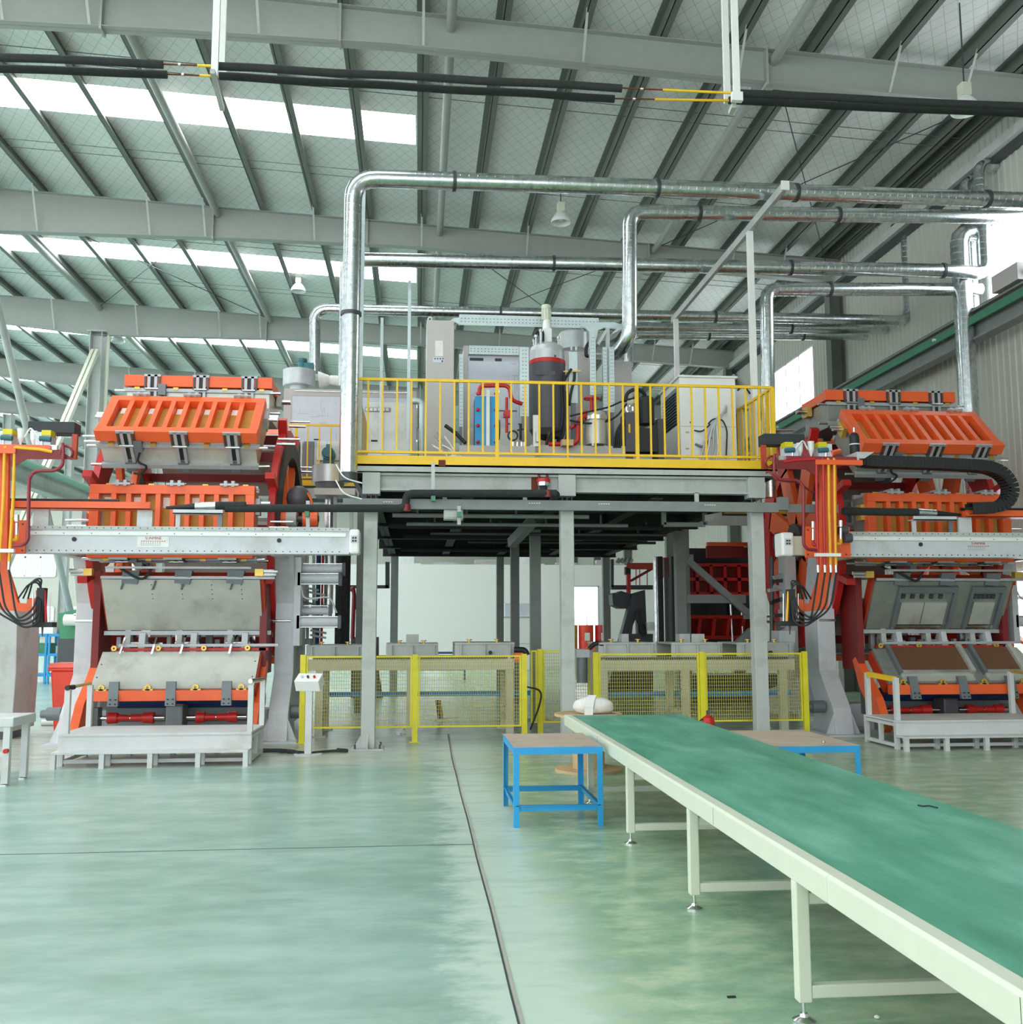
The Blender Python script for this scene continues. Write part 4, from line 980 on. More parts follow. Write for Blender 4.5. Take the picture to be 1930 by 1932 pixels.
# supports of the gantry down to the machine legs and label plates
for g, cx in ((gl, -3.55), (gr, 8.05)):
    for s in (-1, 1): MB().bar((cx+s*1.5, 13.99, 2.78), (cx+s*1.5, 15.4, 2.78), .16, .14).build('support_arm', 'machine_white', g)
def plate_label(g, x, fade):
    lb = MB().box(x-.21, x+.21, 13.745, 13.75, 2.76, 2.905).build('name_plate', 'paper' if not fade else 'machine_white', g)
    lettering('SUNMINE', (x, 13.743, 2.878), .05, 'text_red', lb)
    for k in range(3):
        for q in range(11-2*(k > 0)): MB().box(x-.16+.03*q, x-.142+.03*q, 13.743, 13.745, 2.835-.026*k, 2.845-.026*k).build('small_print', 'text_grey' if k else 'text_red', lb)
plate_label(gl, -3.55-.02, False); plate_label(gr, 8.13, True)
# orange tray with black cable, brackets, pale shelf with taped pipe end
def cable_tray(x0, x1, g, label, flip):
    t = thing('cable_tray', label, 'tray', ((x0+x1)/2, 13.75, 3.25), 'orange cable trays above the gantry beams')
    MB().box(x0, x1, 13.64, 13.66, 3.26, 3.36).box(x0, x1, 13.64, 13.9, 3.26, 3.27).build('channel', 'orange', t, label='bright orange channel')
    MB().cyl((x0, 13.78, 3.385), (x1-.45 if not flip else x1, 13.78, 3.385), .025, n=8).build('cable', 'black', t)
    for x in ((x0+.55, x1-.1) if not flip else (x0+.05, x0+1.6)):
        MB().box(x-.1, x+.1, 13.76, 13.8, 3.041, 3.26).build('upright', 'machine_white', t)
    return t
cable_tray(-5.6, -3.6, gl, 'orange cable tray above the left gantry beam', False)
cable_tray(PY(1812, 960, 13.78).x, 11.0, gr, 'orange cable tray above the right gantry beam', True)
for x, nm, flip in ((PY(376, 960, 13.78).x, 'left', 1), (PY(1758, 960, 13.78).x, 'right', -1)):
    z = 3.27
    t = thing('pipe_end', 'taped end of the black pipe on a pale shelf above the %s gantry beam' % nm, 'pipe', (x, 13.78, z))
    MB().box(x-.33, x+.33, 13.7, 13.86, z-.06, z-.045).box(x-.33, x+.33, 13.7, 13.705, z-.06, z).build('shelf', 'machine_white', t)
    MB().cyl((x-.34*flip-.1*flip, 13.78, z+.03), (x+.1*flip, 13.78, z+.06), .02, .055, n=12).build('foam_taper', 'black', t)
    MB().cyl((x-.05*flip, 13.78, z+.05), (x+.22*flip, 13.78, z+.062), .058, .06, n=12).build('silver_tape', 'duct', t)
    MB().cyl((x+.2*flip, 13.78, z+.062), (x+(.62 if nm == 'left' else 1.35)*flip, 13.78, z+.07), .057, n=12).build('foam_pipe', 'black_foam', t)
    for s in (-1, 1): MB().box(x+s*.28-.03, x+s*.28+.03, 13.78, 13.81, 3.041, z-.06).build('upright', 'machine_white' if s < 0 else 'hinge_dark', t)
# ================================================================ FILLING HEADS
YH = 13.4
def head(mirror, label, hoses, yoff=0.):
    def W(x, y, Y=YH):
        p = PY(x, y, Y)
        return Vector((.29-p.x if mirror else p.x, p.y, p.z))
    def wbox(x0, x1, y0, y1, Y0, Y1, m=None):
        a, b = W(x0, y1, (Y0+Y1)/2), W(x1, y0, (Y0+Y1)/2)
        return (m or MB()).box(min(a.x, b.x), max(a.x, b.x), Y0, Y1, a.z, b.z)
    t = thing('filling_head', label, 'foam head', tuple(W(1560, 1025)), 'filling heads on the gantry beams')
    wbox(1519, 1602, 994, 1052, 13.6, 13.64).build('carriage_plate', 'orange', t, bevel=.004)
    for x in (1524, 1596):
        for y in (1000, 1046): a = W(x, y, 13.6); MB().cyl(a, a-Vector((0, .012, 0)), .012, n=8).build('bolt', 'dark_steel', t)
    MB().prism([tuple((W(x, y, 13.5).x, W(x, y, 13.5).z)) for x, y in ((1549, 876), (1579, 876), (1579, 1075), (1565, 1100), (1562, 1150), (1503, 1155), (1503, 1140), (1530, 1138), (1549, 1075))], 'y', 13.5, 13.58).build('arm', 'orange', t, bevel=.004)
    # top tray
    wbox(1470, 1600, 868, 873, 13.25, 13.8).build('tray_floor', 'maroon' if not mirror else 'orange', t)
    MB().prism([tuple((W(x, y, 13.25).x, W(x, y, 13.25).z)) for x, y in ((1442, 884), (1465, 870), (1545, 870), (1545, 900), (1537, 897), (1520, 886))], 'y', 13.24, 13.255).build('tray_apron', 'red_dark', t)
    wbox(1537, 1625, 869, 877, 13.22, 13.3).build('cross_beam', 'orange', t)
    wbox(1436, 1512, 822, 841, 13.5, 13.75).build('cover_box', 'dark_cloth', t, label='dark grey long cover box', bevel=.008)
    wbox(1437, 1444, 840, 884, 13.5, 13.56).build('support_post', 'orange_dark', t)
    # metering pumps, funnels
    for x0 in (1477, 1540):
        p = wbox(x0, x0+24, 840, 866, 13.35, 13.55).build('pump_block', 'panel_white', t)
        wbox(x0, x0+15, 836, 845, 13.33, 13.5).build('pump_cap', 'yellow_green', p)
        MB().cyl(W(x0+4, 850, 13.34), W(x0+22, 849, 13.34), .035, n=12).build('motor', 'teal', p)
        MB().cyl(W(x0+18, 862, 13.36), W(x0+18, 845, 13.36), .02, n=8).build('fitting', 'chrome', p)
    for x0, h in ((1503, 836), (1524, 833)):
        c = W(x0+6.5, 866, 13.4); zt = W(x0, h, 13.4).z-c.z
        MB().lathe([(0, 0), (.012, 0), (.014, zt*.2), (.04, zt*.5), (.048, zt), (.042, zt), (.03, zt*.5), (0, zt*.3)], tuple(c), 16).build('funnel', 'plastic_white', t)
    MB().tube([W(1497, 850, 13.36), W(1508, 838, 13.34), W(1515, 830, 13.36), W(1524, 848, 13.38)], .012, 6, rad=.1).build('clear_hose', 'plastic_white', t)
    MB().cyl(W(1567, 856, 13.36), W(1583, 852, 13.5), .045, n=16).build('elbow_pipe', 'orange', t)
    wbox(1470, 1590, 862, 868, 13.3, 13.34).build('valve_rail', 'chrome', t)
    # rigid hoses dropping down the arm
    for i, (xa, xb, x2, m_) in enumerate(hoses):
        MB().tube([W(xa, 868, 13.42), W(xb-6, 864, 13.3), W(xb, 866, 13.25), W(xb+1, 960, 13.25), W(x2, 1066, 13.28)], .021, 8, rad=.09).build('rigid_hose', m_, t)
        a, b = W(x2, 1066, 13.28), W(x2+.5, 1080, 13.28)
        MB().cyl(a, b, .018, n=8).build('hose_fitting', 'chrome', t)
        pts = [b, W(x2-4, 1110, 13.2), W(x2-10, 1150, 13.1), W(1530-4*i, 1168+5*i, 13.05), W(1506-3*i, 1150+8*i, 13.1), W(1500-2*i, 1128+2*i, 13.2)]
        MB().tube(pts, .013, 7, rad=.35, seg=8).build('flexible_hose', 'rubber', t)
    for k in range(3):
        pts = [W(1530-8*k, 1130, 13.35), W(1515-4*k, 1106-4*k, 13.2), W(1500-4*k, 1100-3*k, 13.2), W(1488+4*k, 1122, 13.25)]
        MB().tube(pts, .012, 6, rad=.3, seg=7).build('flexible_hose', 'rubber', t)
    a = (W(1462, 856, 13.2), W(1460, 866, 13.2), W(1461, 896, 13.2), W(1473, 905, 13.2), W(1506, 906, 13.2), W(1516, 918, 13.2), W(1516, 1028, 13.2), W(1524, 1037, 13.2), W(1540, 1038, 13.25))
    MB().tube(a, .023, 8, rad=.12).build('return_hose', 'maroon', t)
    MB().tube((W(1448, 884, 13.3), W(1443, 872, 13.25), W(1450, 862, 13.25), W(1462, 860, 13.25), W(1466, 876, 13.25)), .018, 7, rad=.08).build('return_hose', 'maroon', t)
    if not mirror: MB().tube((W(1445, 892, 13.3), W(1452, 889, 13.25), W(1462, 903, 13.2), W(1478, 908, 13.22), W(1506, 909, 13.25), W(1522, 922, 13.3), W(1534, 930, 13.4)), .016, 7, rad=.08).build('return_hose', 'maroon', t)
    MB().tube((W(1478, 872, 13.24), W(1500, 868, 13.24), W(1538, 866, 13.24)), .022, 8).build('feed_pipe', 'hose_red' if not mirror else 'hose_yellow', t)
    wbox(1538, 1585, 1044, 1050, 13.2, 13.26).build('hose_clamp', 'plastic_white', t)
    for x, y in ((1534, 990), (1586, 988)):
        m = MB().cyl(W(x, y+30, 13.4), W(x, y+8, 13.4), .022, n=8).cyl(W(x, y+6, 13.4), W(x, y-6, 13.4), .03, n=10)
        m.build('needle_valve', 'chrome', t)
        MB().tube((W(x, y+30, 13.4), W(x, y+38, 13.38), W(x+(10 if x < 1550 else -8), y+38, 13.36)), .024, 8, rad=.05).build('valve_elbow', hoses[0][3] if x < 1550 else hoses[-1][3], t)
    for x, y in ((1592, 1000), (1600, 1015)): MB().cyl(W(x-8, y, 13.5), W(x+6, y, 13.5), .065, n=14).build('drive_motor', 'tank_dark', t)
    # mixing head
    for x, m_ in ((1486, hoses[-1][3] if not mirror else 'hose_red'), (1498, hoses[-1][3] if not mirror else 'hose_red')):
        MB().cyl(W(x+1.5, 1116, 13.25), W(x-1.5, 1172, 13.25), .018, n=10).build('hydraulic_line', m_, t)
    wbox(1487, 1497, 1112, 1176, 13.22, 13.34).build('mixing_cylinder', 'black', t)
    wbox(1470, 1503, 1172, 1181, 13.2, 13.36).build('head_block', 'black', t, bevel=.006)
    MB().cyl(W(1490, 1181, 13.28), W(1490, 1197, 13.28), .014, .008, n=8).build('nozzle', 'dark_steel', t)
    for x in (1478, 1506): MB().cyl(W(x, 1120, 13.3), W(x, 1172, 13.3), .008, n=6).build('guide_rod', 'chrome', t)
    wbox(1497, 1512, 1130, 1150, 13.36, 13.5).build('head_mount', 'orange', t)
    return t, W, wbox
hr, W, wbox = head(False, 'foam filling head with two red and two yellow hoses on the right gantry beam', ((1510, 1540, 1543, 'hose_red'), (1530, 1553, 1556, 'hose_red'), (1550, 1563, 1567, 'hose_yellow'), (1570, 1574, 1577, 'hose_yellow')))
head(True, 'foam filling head with two yellow hoses and a maroon pipe at the left edge', ((1520, 1540, 1546, 'hose_yellow'), (1535, 1556, 1562, 'hose_yellow'), (1550, 1567, 1570, 'hose_red'), (1570, 1579, 1582, 'hose_red')))
# gas bottle on its shelf
c = PY(1613, 857, 13.45)
sh = thing('bottle_shelf', 'pale wedge shelf carrying the black gas bottle', 'shelf', tuple(c))
a = PY(1605, 857, 13.45); b = PY(1637, 857, 13.45)
MB().hexa([(a.x, 13.25, a.z-.09), (b.x-.14, 13.25, a.z-.09), (b.x-.14, 13.65, a.z-.09), (a.x, 13.65, a.z-.09), (a.x, 13.25, a.z), (b.x, 13.25, a.z), (b.x, 13.65, a.z), (a.x, 13.65, a.z)]).build('shelf_body', 'machine_white', sh)
MB().box(a.x, a.x+.03, 13.25, 13.3, a.z-.16, a.z-.09).build('bracket', 'machine_white', sh)
gb = thing('gas_bottle', 'black gas bottle with red collar standing before the right drum', 'gas bottle', tuple(c))
h = PY(1613, 816, 13.45).z-c.z; r_ = .068
MB().lathe([(0, 0), (r_, 0), (r_, h*.82), (r_*.8, h*.93), (.02, h), (0, h)], tuple(c), 18).build('cylinder', 'black', gb)
MB().lathe([(r_*.62, h*.955), (.045, h*.97), (.02, h+.005)], tuple(c), 14).build('red_collar', 'red_paint', gb)
MB().lathe([(r_+.001, h*.42), (r_+.004, h*.42), (r_+.004, h*.47), (r_+.001, h*.47)], tuple(c), 18).build('white_band', 'plastic_white', gb)
MB().cyl((c.x, c.y, c.z+h), (c.x, c.y, c.z+h+.07), .018, n=8).cyl((c.x, c.y, c.z+h+.05), (c.x+.06, c.y, c.z+h+.07), .01, n=6).build('valve', 'chrome', gb)
# cable chain
ch = thing('cable_chain', 'black plastic cable chain looping round beside the right drum machine', 'cable chain', tuple(PY(1780, 880, 13.6)))
P_ = [(1622, 868), (1640, 871), (1700, 873), (1760, 875), (1820, 878), (1862, 882), (1888, 893), (1903, 912), (1906, 930), (1897, 948), (1878, 957), (1850, 959), (1822, 960)]
V_ = [PY(x, y, 13.6) for x, y in P_]
out = []
for i in range(len(V_)-1):
    p0, p1, p2, p3 = V_[max(i-1, 0)], V_[i], V_[i+1], V_[min(i+2, len(V_)-1)]
    for k in range(6):
        t_ = k/6; out.append(.5*((2*p1)+(-p0+p2)*t_+(2*p0-5*p1+4*p2-p3)*t_**2+(-p0+3*p1-3*p2+p3)*t_**3))
out.append(V_[-1])
L = [0]
for a, b in zip(out, out[1:]): L.append(L[-1]+(b-a).length)
def at(s):
    for i in range(len(L)-1):
        if L[i+1] >= s: return out[i]+(out[i+1]-out[i])*((s-L[i])/max(L[i+1]-L[i], 1e-6))
    return out[-1]
pitch = .062; n = int(L[-1]/pitch)
for i in range(n):
    a, b = at(i*pitch), at((i+1)*pitch); d = (b-a).normalized(); up = Vector((-d.z, 0, d.x)); m = MB()
    for y in (13.5, 13.7):
        pts = []
        for o in (0, .018): pts += [Vector((p.x, y+o, p.z))+up*q for p, q in ((a-d*.002, -.08), (b-d*.004, -.08), (b-d*.004, .08), (a-d*.002, .08))]
        m.hexa(pts)
    for q in (-.08, .072):
        c1 = (a+b)/2; pts = [Vector((p.x, y, p.z))+up*qq for qq in (q, q+.008) for p, y in ((c1-d*.016, 13.518), (c1+d*.016, 13.518), (c1+d*.016, 13.7), (c1-d*.016, 13.7))]
        m.hexa(pts)
    m.build('chain_link', 'black', ch)
for k in range(4):
    MB().tube([Vector((p.x, 13.545+.04*k, p.z)) for p in out[::3]], .012, 6).build('inner_cable', 'rubber', ch)
# ================================================================ DUCTS
def duct(name_label, pts, r, rad=.18, collars=(), seams=True, label=None, n=20, seg=6):
    """galvanised spiral duct through pts; spiral seams every .12 m, flange collars at given fractions"""
    pts = [Vector(p) for p in pts]
    t = thing('ventilation_duct', name_label, 'duct', tuple(pts[0]), 'galvanised ventilation ducts')
    MB().tube(pts, r, n, rad=rad, seg=seg).build('duct_pipe', 'duct', t)
    sm = MB()
    for a, b in zip(pts, pts[1:]):
        L = (b-a).length; d = (b-a)/L; k = int((L-.3)/.13)
        ax = d.orthogonal().normalized(); bx2 = d.cross(ax)
        for i in range(k if seams else 0):
            c = a+d*(.22+.13*i); vs = []
            m = 16
            for q in range(m):
                u = ax*math.cos(2*PI*q/m)+bx2*math.sin(2*PI*q/m); sl = d*(.018*math.sin(2*PI*q/m))
                vs += [c+sl+u*(r-.002)-d*.006, c+sl+u*(r+.0045), c+sl+u*(r-.002)+d*.006]
            fs = []
            for q in range(m):
                p0, p1 = 3*q, 3*((q+1) % m)
                fs += [(p0, p1, p1+1, p0+1), (p0+1, p1+1, p1+2, p0+2)]
            sm.add(vs, fs, True)
    if sm.v: sm.build('spiral_seams', 'duct', t, kind='stuff')
    for p, d in collars:
        p = Vector(p); d = Vector(d).normalized()
        MB().cyl(p-d*.025, p+d*.025, r+.02, n=20).build('flange_collar', 'dark_steel', t)
    return t
# D1 near duct over the platform front
z1 = PY(700, 337, 13.75).z
a = PY(657, 892, 13.75); b = Vector((a.x+.0, 13.75, z1)); c = PX(1877, 376, 8.6); c = Vector((c.x, c.y*z1/c.z if False else 14.75, 0)); c.z = PY(1877, 376, 14.75).z; c.x = PY(1877, 376, 14.75).x
e = b+(c-b)*((11.25-b.x)/(c.x-b.x))
cl = [(b+(c-b)*f_, c-b) for f_ in (.14, .44, .66, .985)]+[(a+(b-a)*.53, b-a)]
d1 = duct('silver duct rising at the platform corner, topmost run over the platform', [a, b, e], .128, rad=.34, collars=cl, seg=5)
MB().cyl(a-Vector((0, 0, .0)), a-Vector((0, 0, .12)), .126, n=20).build('lower_stub', 'dark_steel', d1)
for dz in (.1, .32): MB().tube([a+Vector((-.16, -.1, .1-dz+.1)), a+Vector((-.05, -.16, -.1-dz+.1)), a+Vector((.2, -.12, -.16-dz+.1))], .01, 6, rad=.1).build('tie_wire', 'plastic_white', d1)
# D2 second duct
a = PY(1188, 640, 15.5); b = PY(1188, 400, 15.5); c = PY(1900, 410, 16.2)
e = b+(c-b)*((11.25-b.x)/(c.x-b.x)); f0 = PY(1160, 668, 15.9)
duct('silver duct dropping onto the fan beside the dark tank', [f0, a, b, e], .122, rad=.22, collars=[(b+(c-b)*f_, c-b) for f_ in (.17, .53)], seg=3)
# D3 third run
a = PY(676, 490, 17.9); e = PX(1860, 512, 10.95); b = PY(1795, 511, e.y-.1); e.z = b.z
g = PX(1860, 303, 10.95); g.y = e.y; h = Vector((11.28, e.y, g.z))
a0 = Vector((a.x-.2, a.y, a.z)); a1 = a0-Vector((0, 0, 2.4))
duct('silver duct running level behind the first two to a riser on the right wall', [a1, a0, b, e, g, h], .13, rad=.25, collars=[(a+(b-a)*f_, b-a) for f_ in (.32, .72, .985)])
g2 = PX(1822, 342, 10.95)
duct('smaller silver riser with an elbow into the right wall', [Vector((10.95, g2.y, 7.9)), g2, Vector((11.28, g2.y, g2.z))], .13, rad=.25)
# D4
a = PY(1446, 735, 17.4); a.z = DZ+.005; b = PY(1446, 546, 17.4); c = PY(1800, 546, 18.0)
duct('silver duct with square elbow above the right end of the platform railing', [a, b, c, c+(c-b).normalized()*.6], .125, rad=.2, collars=[(b+(c-b)*.32, c-b)], seg=3)
# D5 and two more behind
for i, (xl, yl, Y, xr, yr, r_, yt) in enumerate(((594, 583, 21.5, 1716, 605, .122, 425), (1086, 616, 22.5, 1695, 622, .11, 440), (1186, 632, 23.6, 1680, 634, .11, 455))):
    a = PY(xl, yl, Y); b = PY(xr, yr, Y); a0 = PY(xl, yl+(125 if i == 0 else 60), Y); up = PY(xr, yt, Y); up.x = b.x+.02
    duct(('silver duct rising from the fan left of the near duct', 'silver duct low behind the dark tank, second from the back', 'silver duct low behind the dark tank, farthest back')[i], [a0, a, b, up, up+Vector((.0, .5, .15))], r_, rad=.3, collars=[(a+(b-a)*f_, b-a) for f_ in (.3, .66)], seams=i == 0)
# D6 tall vertical near the right machine
p0 = PY(1828, 770, 17.9); b = PY(1822, 437, 17.9)
d6 = duct('tall silver duct standing behind the right drum machine', [Vector((p0.x, 17.9, 0)), Vector((p0.x, 17.9, b.z)), Vector((11.3, 17.9, b.z))], .18, rad=.26, seg=3)
# support frames
def post(x, y0, y1, Y, w_, label, m='white_paint'):
    a, b = PY(x, y1, Y), PY(x, y0, Y); a.z = min(a.z, 4.0) if y1 > 700 else a.z
    o = MB().bar((b.x, Y, a.z), (b.x, Y, b.z), w_, w_).build('duct_post', m); return tag(o, label, 'post', 'posts holding the ducts')
zb = PY(1465, 362, 13.95).z
xg = PY(1465, 362, 13.95).x
t = thing('duct_girder', 'grey angle girder running away under the ducts to the right', 'beam', (xg, 16.8, zb))
MB().bar((xg, 13.6, zb-.06), (xg, 20.2, zb-.06), .05, .12).box(xg-.025, xg+.14, 13.6, 20.2, zb, zb+.01).build('angle_bar', 'steel_grey', t); MB().cbox((xg, 13.6, zb-.06), .12, .03, .14).build('end_plate', 'white_paint', t)
zp = lambda x, Y: 4.0
for Y, l in ((15.2, 'white square duct post standing inside the platform railing at the right'), (19.9, 'white square duct post at the rear of the platform, right part')):
    tag(MB().box(xg-.045, xg+.045, Y-.045, Y+.045, 4.0, zb-.12).box(xg-.1, xg+.1, Y-.1, Y+.1, 4.0, 4.012).build('duct_post', 'white_paint'), l, 'post', 'posts holding the ducts')
for x, y0, Y, l in ((686, 352, 14.3, 'thin pale post beside the corner duct at the left end of the platform'), (721, 600, 20.2, 'short pale post behind the left railing of the platform'), (773, 530, 18.3, 'thin pale post left of the tall grey cabinet')):
    b = PY(x, y0, Y); tag(MB().box(b.x-.03, b.x+.03, Y-.03, Y+.03, 4.0, b.z).box(b.x-.08, b.x+.08, Y-.08, Y+.08, 4.0, 4.01).build('duct_post', 'tray'), l, 'post', 'posts holding the ducts')
# ================================================================ OVERHEAD BLACK PIPES
YP = 10.
ha, hb = PY(405, 125, YP), PY(1383, 180, YP)
for k, (Y, segs) in enumerate(((YP, ((0, 108, 307, 121), (412, 125, 1173, 166), (1392, 176, 1930, 201))), (YP+.28, ((0, 130, 315, 140), (414, 144, 1159, 186), (1375, 190, 1930, 215))))):
    for q, (x0, y0, x1, y1) in enumerate(segs):
        a, b = PY(x0, y0, Y), PY(x1, y1, Y)
        if x0 == 0: a = a+(a-b).normalized()*4
        if x1 == 1930: b = a+(b-a)*((11.28-a.x)/(b.x-a.x))
        l = 'black foam insulated overhead pipe, %s of the pair, %s' % (('upper', 'lower')[k], ('left length', 'long middle length', 'right length')[q])
        t = thing('overhead_pipe', l, 'pipe', tuple((a+b)/2), 'black overhead pipes')
        MB().tube([a+(b-a)*f_+Vector((0, 0, .006*math.sin(17*f_+k))) for f_ in [i/14 for i in range(15)]], .043, 12).build('foam_sleeve', 'black_foam', t)
        if q == 2: MB().cyl(a+(b-a)*.48, a+(b-a)*.5, .047, n=12).build('clamp', 'dark_steel', t)
    for q, (i0, i1) in enumerate(((0, 1), (1, 2))):
        a, b = PY(segs[i0][2], segs[i0][3], Y), PY(segs[i1][0], segs[i1][1], Y)
        t = thing('gas_line', 'thin yellow gas line bridging the gap in the %s black pipe, %s' % (('upper', 'lower')[k], ('left gap', 'right gap')[q]), 'pipe', tuple((a+b)/2), 'yellow lines between black pipes')
        f = .62 if q == 0 else .35
        MB().cyl(a, a+(b-a)*f, .009, n=8).build('bare_section', 'rust', t); MB().cyl(a+(b-a)*f, b, .014, n=8).build('yellow_section', 'yellow', t)
        MB().cyl(a+(b-a)*(f*.45), a+(b-a)*(f*.52), .016, n=8).build('coupling', 'chrome', t)
for i, (hx, cx2) in enumerate(((405, 418), (1372, 1390))):
    y1 = 128 if i == 0 else 180
    zt = zr(PY(hx, 0, YP).x)
    t = thing('pipe_hanger', 'white strut hanger carrying the black pipes, %s one' % ('left', 'right')[i], 'hanger', tuple(PY(hx, y1, YP)), 'white pipe hangers')
    pa, pb = PY(hx, y1+6, YP+.32 if i else YP-.06), PY(cx2, y1+(2 if i == 0 else 0), YP-.04 if i else YP+.5)
    for p in (pa, pb): MB().box(p.x-.035, p.x+.035, p.y-.02, p.y+.02, p.z-.06, zt).build('hanger_strut', 'white_paint', t)
    lo = min(pa.z, pb.z)-.06
    m_ = (pa+pb)/2
    MB().bar((pa.x, pa.y-.1, lo), (pb.x, pb.y+.1, lo), .05, .05).build('cross_strut', 'steel_grey', t)
    MB().cbox((pb.x, pb.y, pb.z-.02), .12, .06, .1).build('foot_clip', 'white_paint', t)
# ================================================================ HIGH-BAY LAMPS
def lamp(x, y, Y, zc, label, sc=1.):
    p = PY(x, y, Y)
    t = thing('high_bay_lamp', label, 'lamp', tuple(p), 'bell-shaped lamps hung from the roof')
    MB().lathe([(.08, .0), (.15, .05), (.21, .13), (.235, .25), (.225, .25), (.2, .13), (.14, .06), (.07, .01)], (p.x, p.y, p.z), 24).build('bell_shade', 'plastic_white', t) if False else None
    prof = [(.07, .0), (.1, -.02), (.17, -.1), (.225, -.2), (.235, -.27), (.225, -.27), (.215, -.2), (.16, -.1), (.06, -.03), (0, -.03)]
    MB().lathe([(r*sc, h*sc) for r, h in prof], (p.x, p.y, p.z), 24).build('bell_shade', 'plastic_white', t)
    MB().box(p.x-.085*sc, p.x+.085*sc, p.y-.085*sc, p.y+.085*sc, p.z, p.z+.22*sc).build('ballast_box', 'cream', t, bevel=.01)
    MB().cyl((p.x, p.y, p.z-.08*sc), (p.x, p.y, p.z-.2*sc), .05*sc, n=10).build('bulb', 'plastic_white', t)
    MB().cyl((p.x, p.y, p.z+.22*sc), (p.x, p.y, zr(p.x)+.01), .012, n=6).build('cord', 'dark_steel', t)
lamp(1058, 400, 22.0, 0, 'bell lamp hanging in the middle above the silver ducts')
lamp(1820, 182, 14.2, 0, 'bell lamp at the upper right behind the black pipes', .95)
lamp(563, 534, 30.5, 0, 'bell lamp left of the near duct under the second skylight band')
lamp(223, 632, 36, 0, 'bell lamp beside the far steel column at left')
lamp(436, 745, 47, 0, 'small bell lamp far off at left low under the roof') if False else None
lamp(125, 815, 52, 0, 'tiny bell lamp far off above the left filling head')
# ================================================================ CRANE RUNWAY, WALL COLUMNS, FAR COLUMNS
t = thing('crane_runway', 'long grey crane runway beam with a green conductor rail along the right wall', 'beam', (10.75, 35, 7.2))
MB().box(10.62, 10.88, YF+6, 75, 7.72, 7.76).box(10.73, 10.745, YF+6, 75, 7.2, 7.74).box(10.62, 10.88, YF+6, 75, 7.17, 7.21).build('runway_beam', 'bar_grey', t)
MB().box(10.72, 10.78, YF+6, 75, 7.76, 7.83).build('crane_rail', 'dark_steel', t)
MB().box(10.55, 10.6, YF+6, 75, 7.45, 7.6).build('conductor_rail', 'rail_green', t, label='green conductor rail')
for y in np.arange(10, 60, 4.5):
    MB().box(10.5, 10.73, y-.03, y+.03, 7.5, 7.55).build('rail_bracket', 'white_paint', t)
for Y in RB[2:8]:
    t = thing('wall_column', 'dark steel column on the right wall, %s seen from the front' % ('nearest', 'second', 'third', 'fourth', 'fifth', 'sixth')[RB.index(Y)-2], 'column', (11.05, Y, 0), 'steel columns on the right wall')
    MB().box(10.9, 11.26, Y-.006, Y+.006, 0, 10.85).box(10.88, 10.9, Y-.16, Y+.16, 0, 10.85).box(11.24, 11.26, Y-.16, Y+.16, 0, 10.85).build('h_section', 'purlin_grey', t)
    MB().box(10.5, 10.9, Y-.1, Y+.1, 6.9, 7.17).build('crane_bracket', 'steel_grey', t)
    MB().cyl((11.1, Y+.35, 0), (11.1, Y+.35, 10.4), .07, n=10).build('rain_pipe', 'cream', t)
for i, (xa, ya, xb, yb) in enumerate(((11.1, 28, 11.1, 33.5),)):
    tag(MB().bar((xa, 25.2, 4.6), (xa, 33.8, 10.4), .12, .12).build('wall_brace', 'purlin_grey'), 'dark diagonal brace on the right wall beside the window', 'brace')
t = thing('wall_fan_box', 'pale box with a black pipe coil standing on the crane rail at the right edge', 'box', (10.75, 16.6, 7.83))
MB().box(10.6, 10.95, 16.2, 17.0, 7.83, 8.15).build('housing', 'cabinet', t)
MB().tube([(10.75, 16.18, 7.95), (10.75, 15.9, 8.2), (10.75, 15.5, 8.2), (10.75, 15.4, 7.84)], .05, 8, rad=.2).build('pipe_coil', 'dark_steel', t)
# interior columns and their crossed braces
for Y, l in ((25, 'left building column at the frame edge'), (34, 'tall grey building column behind the left drum machine'), (43, 'far grey building column, third of the row at left'), (52, 'far grey building column, fourth of the row at left'), (61, 'farthest grey building column of the row at left')):
    x = -10.9; zt = zr(x)-1.05
    t = thing('building_column', l, 'column', (x, Y, 0), 'steel columns of the hall')
    MB().box(x-.2, x+.2, Y-.008, Y+.008, 0, zt).box(x-.2, x-.18, Y-.28, Y+.28, 0, zt).box(x+.18, x+.2, Y-.28, Y+.28, 0, zt).build('h_section', 'steel_grey', t)
    MB().box(x-.3, x+.3, Y-.3, Y+.3, zt, zt+.03).build('cap_plate', 'steel_grey', t); MB().box(x-.35, x+.35, Y-.35, Y+.35, 0, .03).build('base_plate', 'steel_grey', t)
    MB().cyl((x+.32, Y, 0), (x+.32, Y, zt), .06, n=10).build('rain_pipe', 'cream', t)
tag(MB().cyl((-10.9, 25.3, 10.8), (-10.9, 33.7, .8), .1, n=12).build('column_brace', 'steel_grey'), 'round grey brace falling away from the frame edge column', 'brace')
m = MB()
for dx in (-.07, .07): m.bar((-10.9+dx, 25.3, .8), (-10.9+dx, 33.7, 10.9), .1, .16)
tag(m.build('column_brace', 'cream', kind=None), 'cream double channel brace rising to the tall grey column', 'brace')
for x in (-20.9, -30.9):
    for Y in (34, 43, 52, 61):
        zt = zr(x)-.7
        o = MB().box(x-.2, x+.2, Y-.008, Y+.008, 0, zt).box(x-.2, x-.18, Y-.25, Y+.25, 0, zt).box(x+.18, x+.2, Y-.25, Y+.25, 0, zt).build('building_column', 'steel_grey')
        tag(o, 'distant grey column of the %s row in the left hall, %s from the front' % ('second' if x > -25 else 'third', {34: 'first', 43: 'second', 52: 'third', 61: 'fourth'}[Y]), 'column', 'steel columns of the hall')
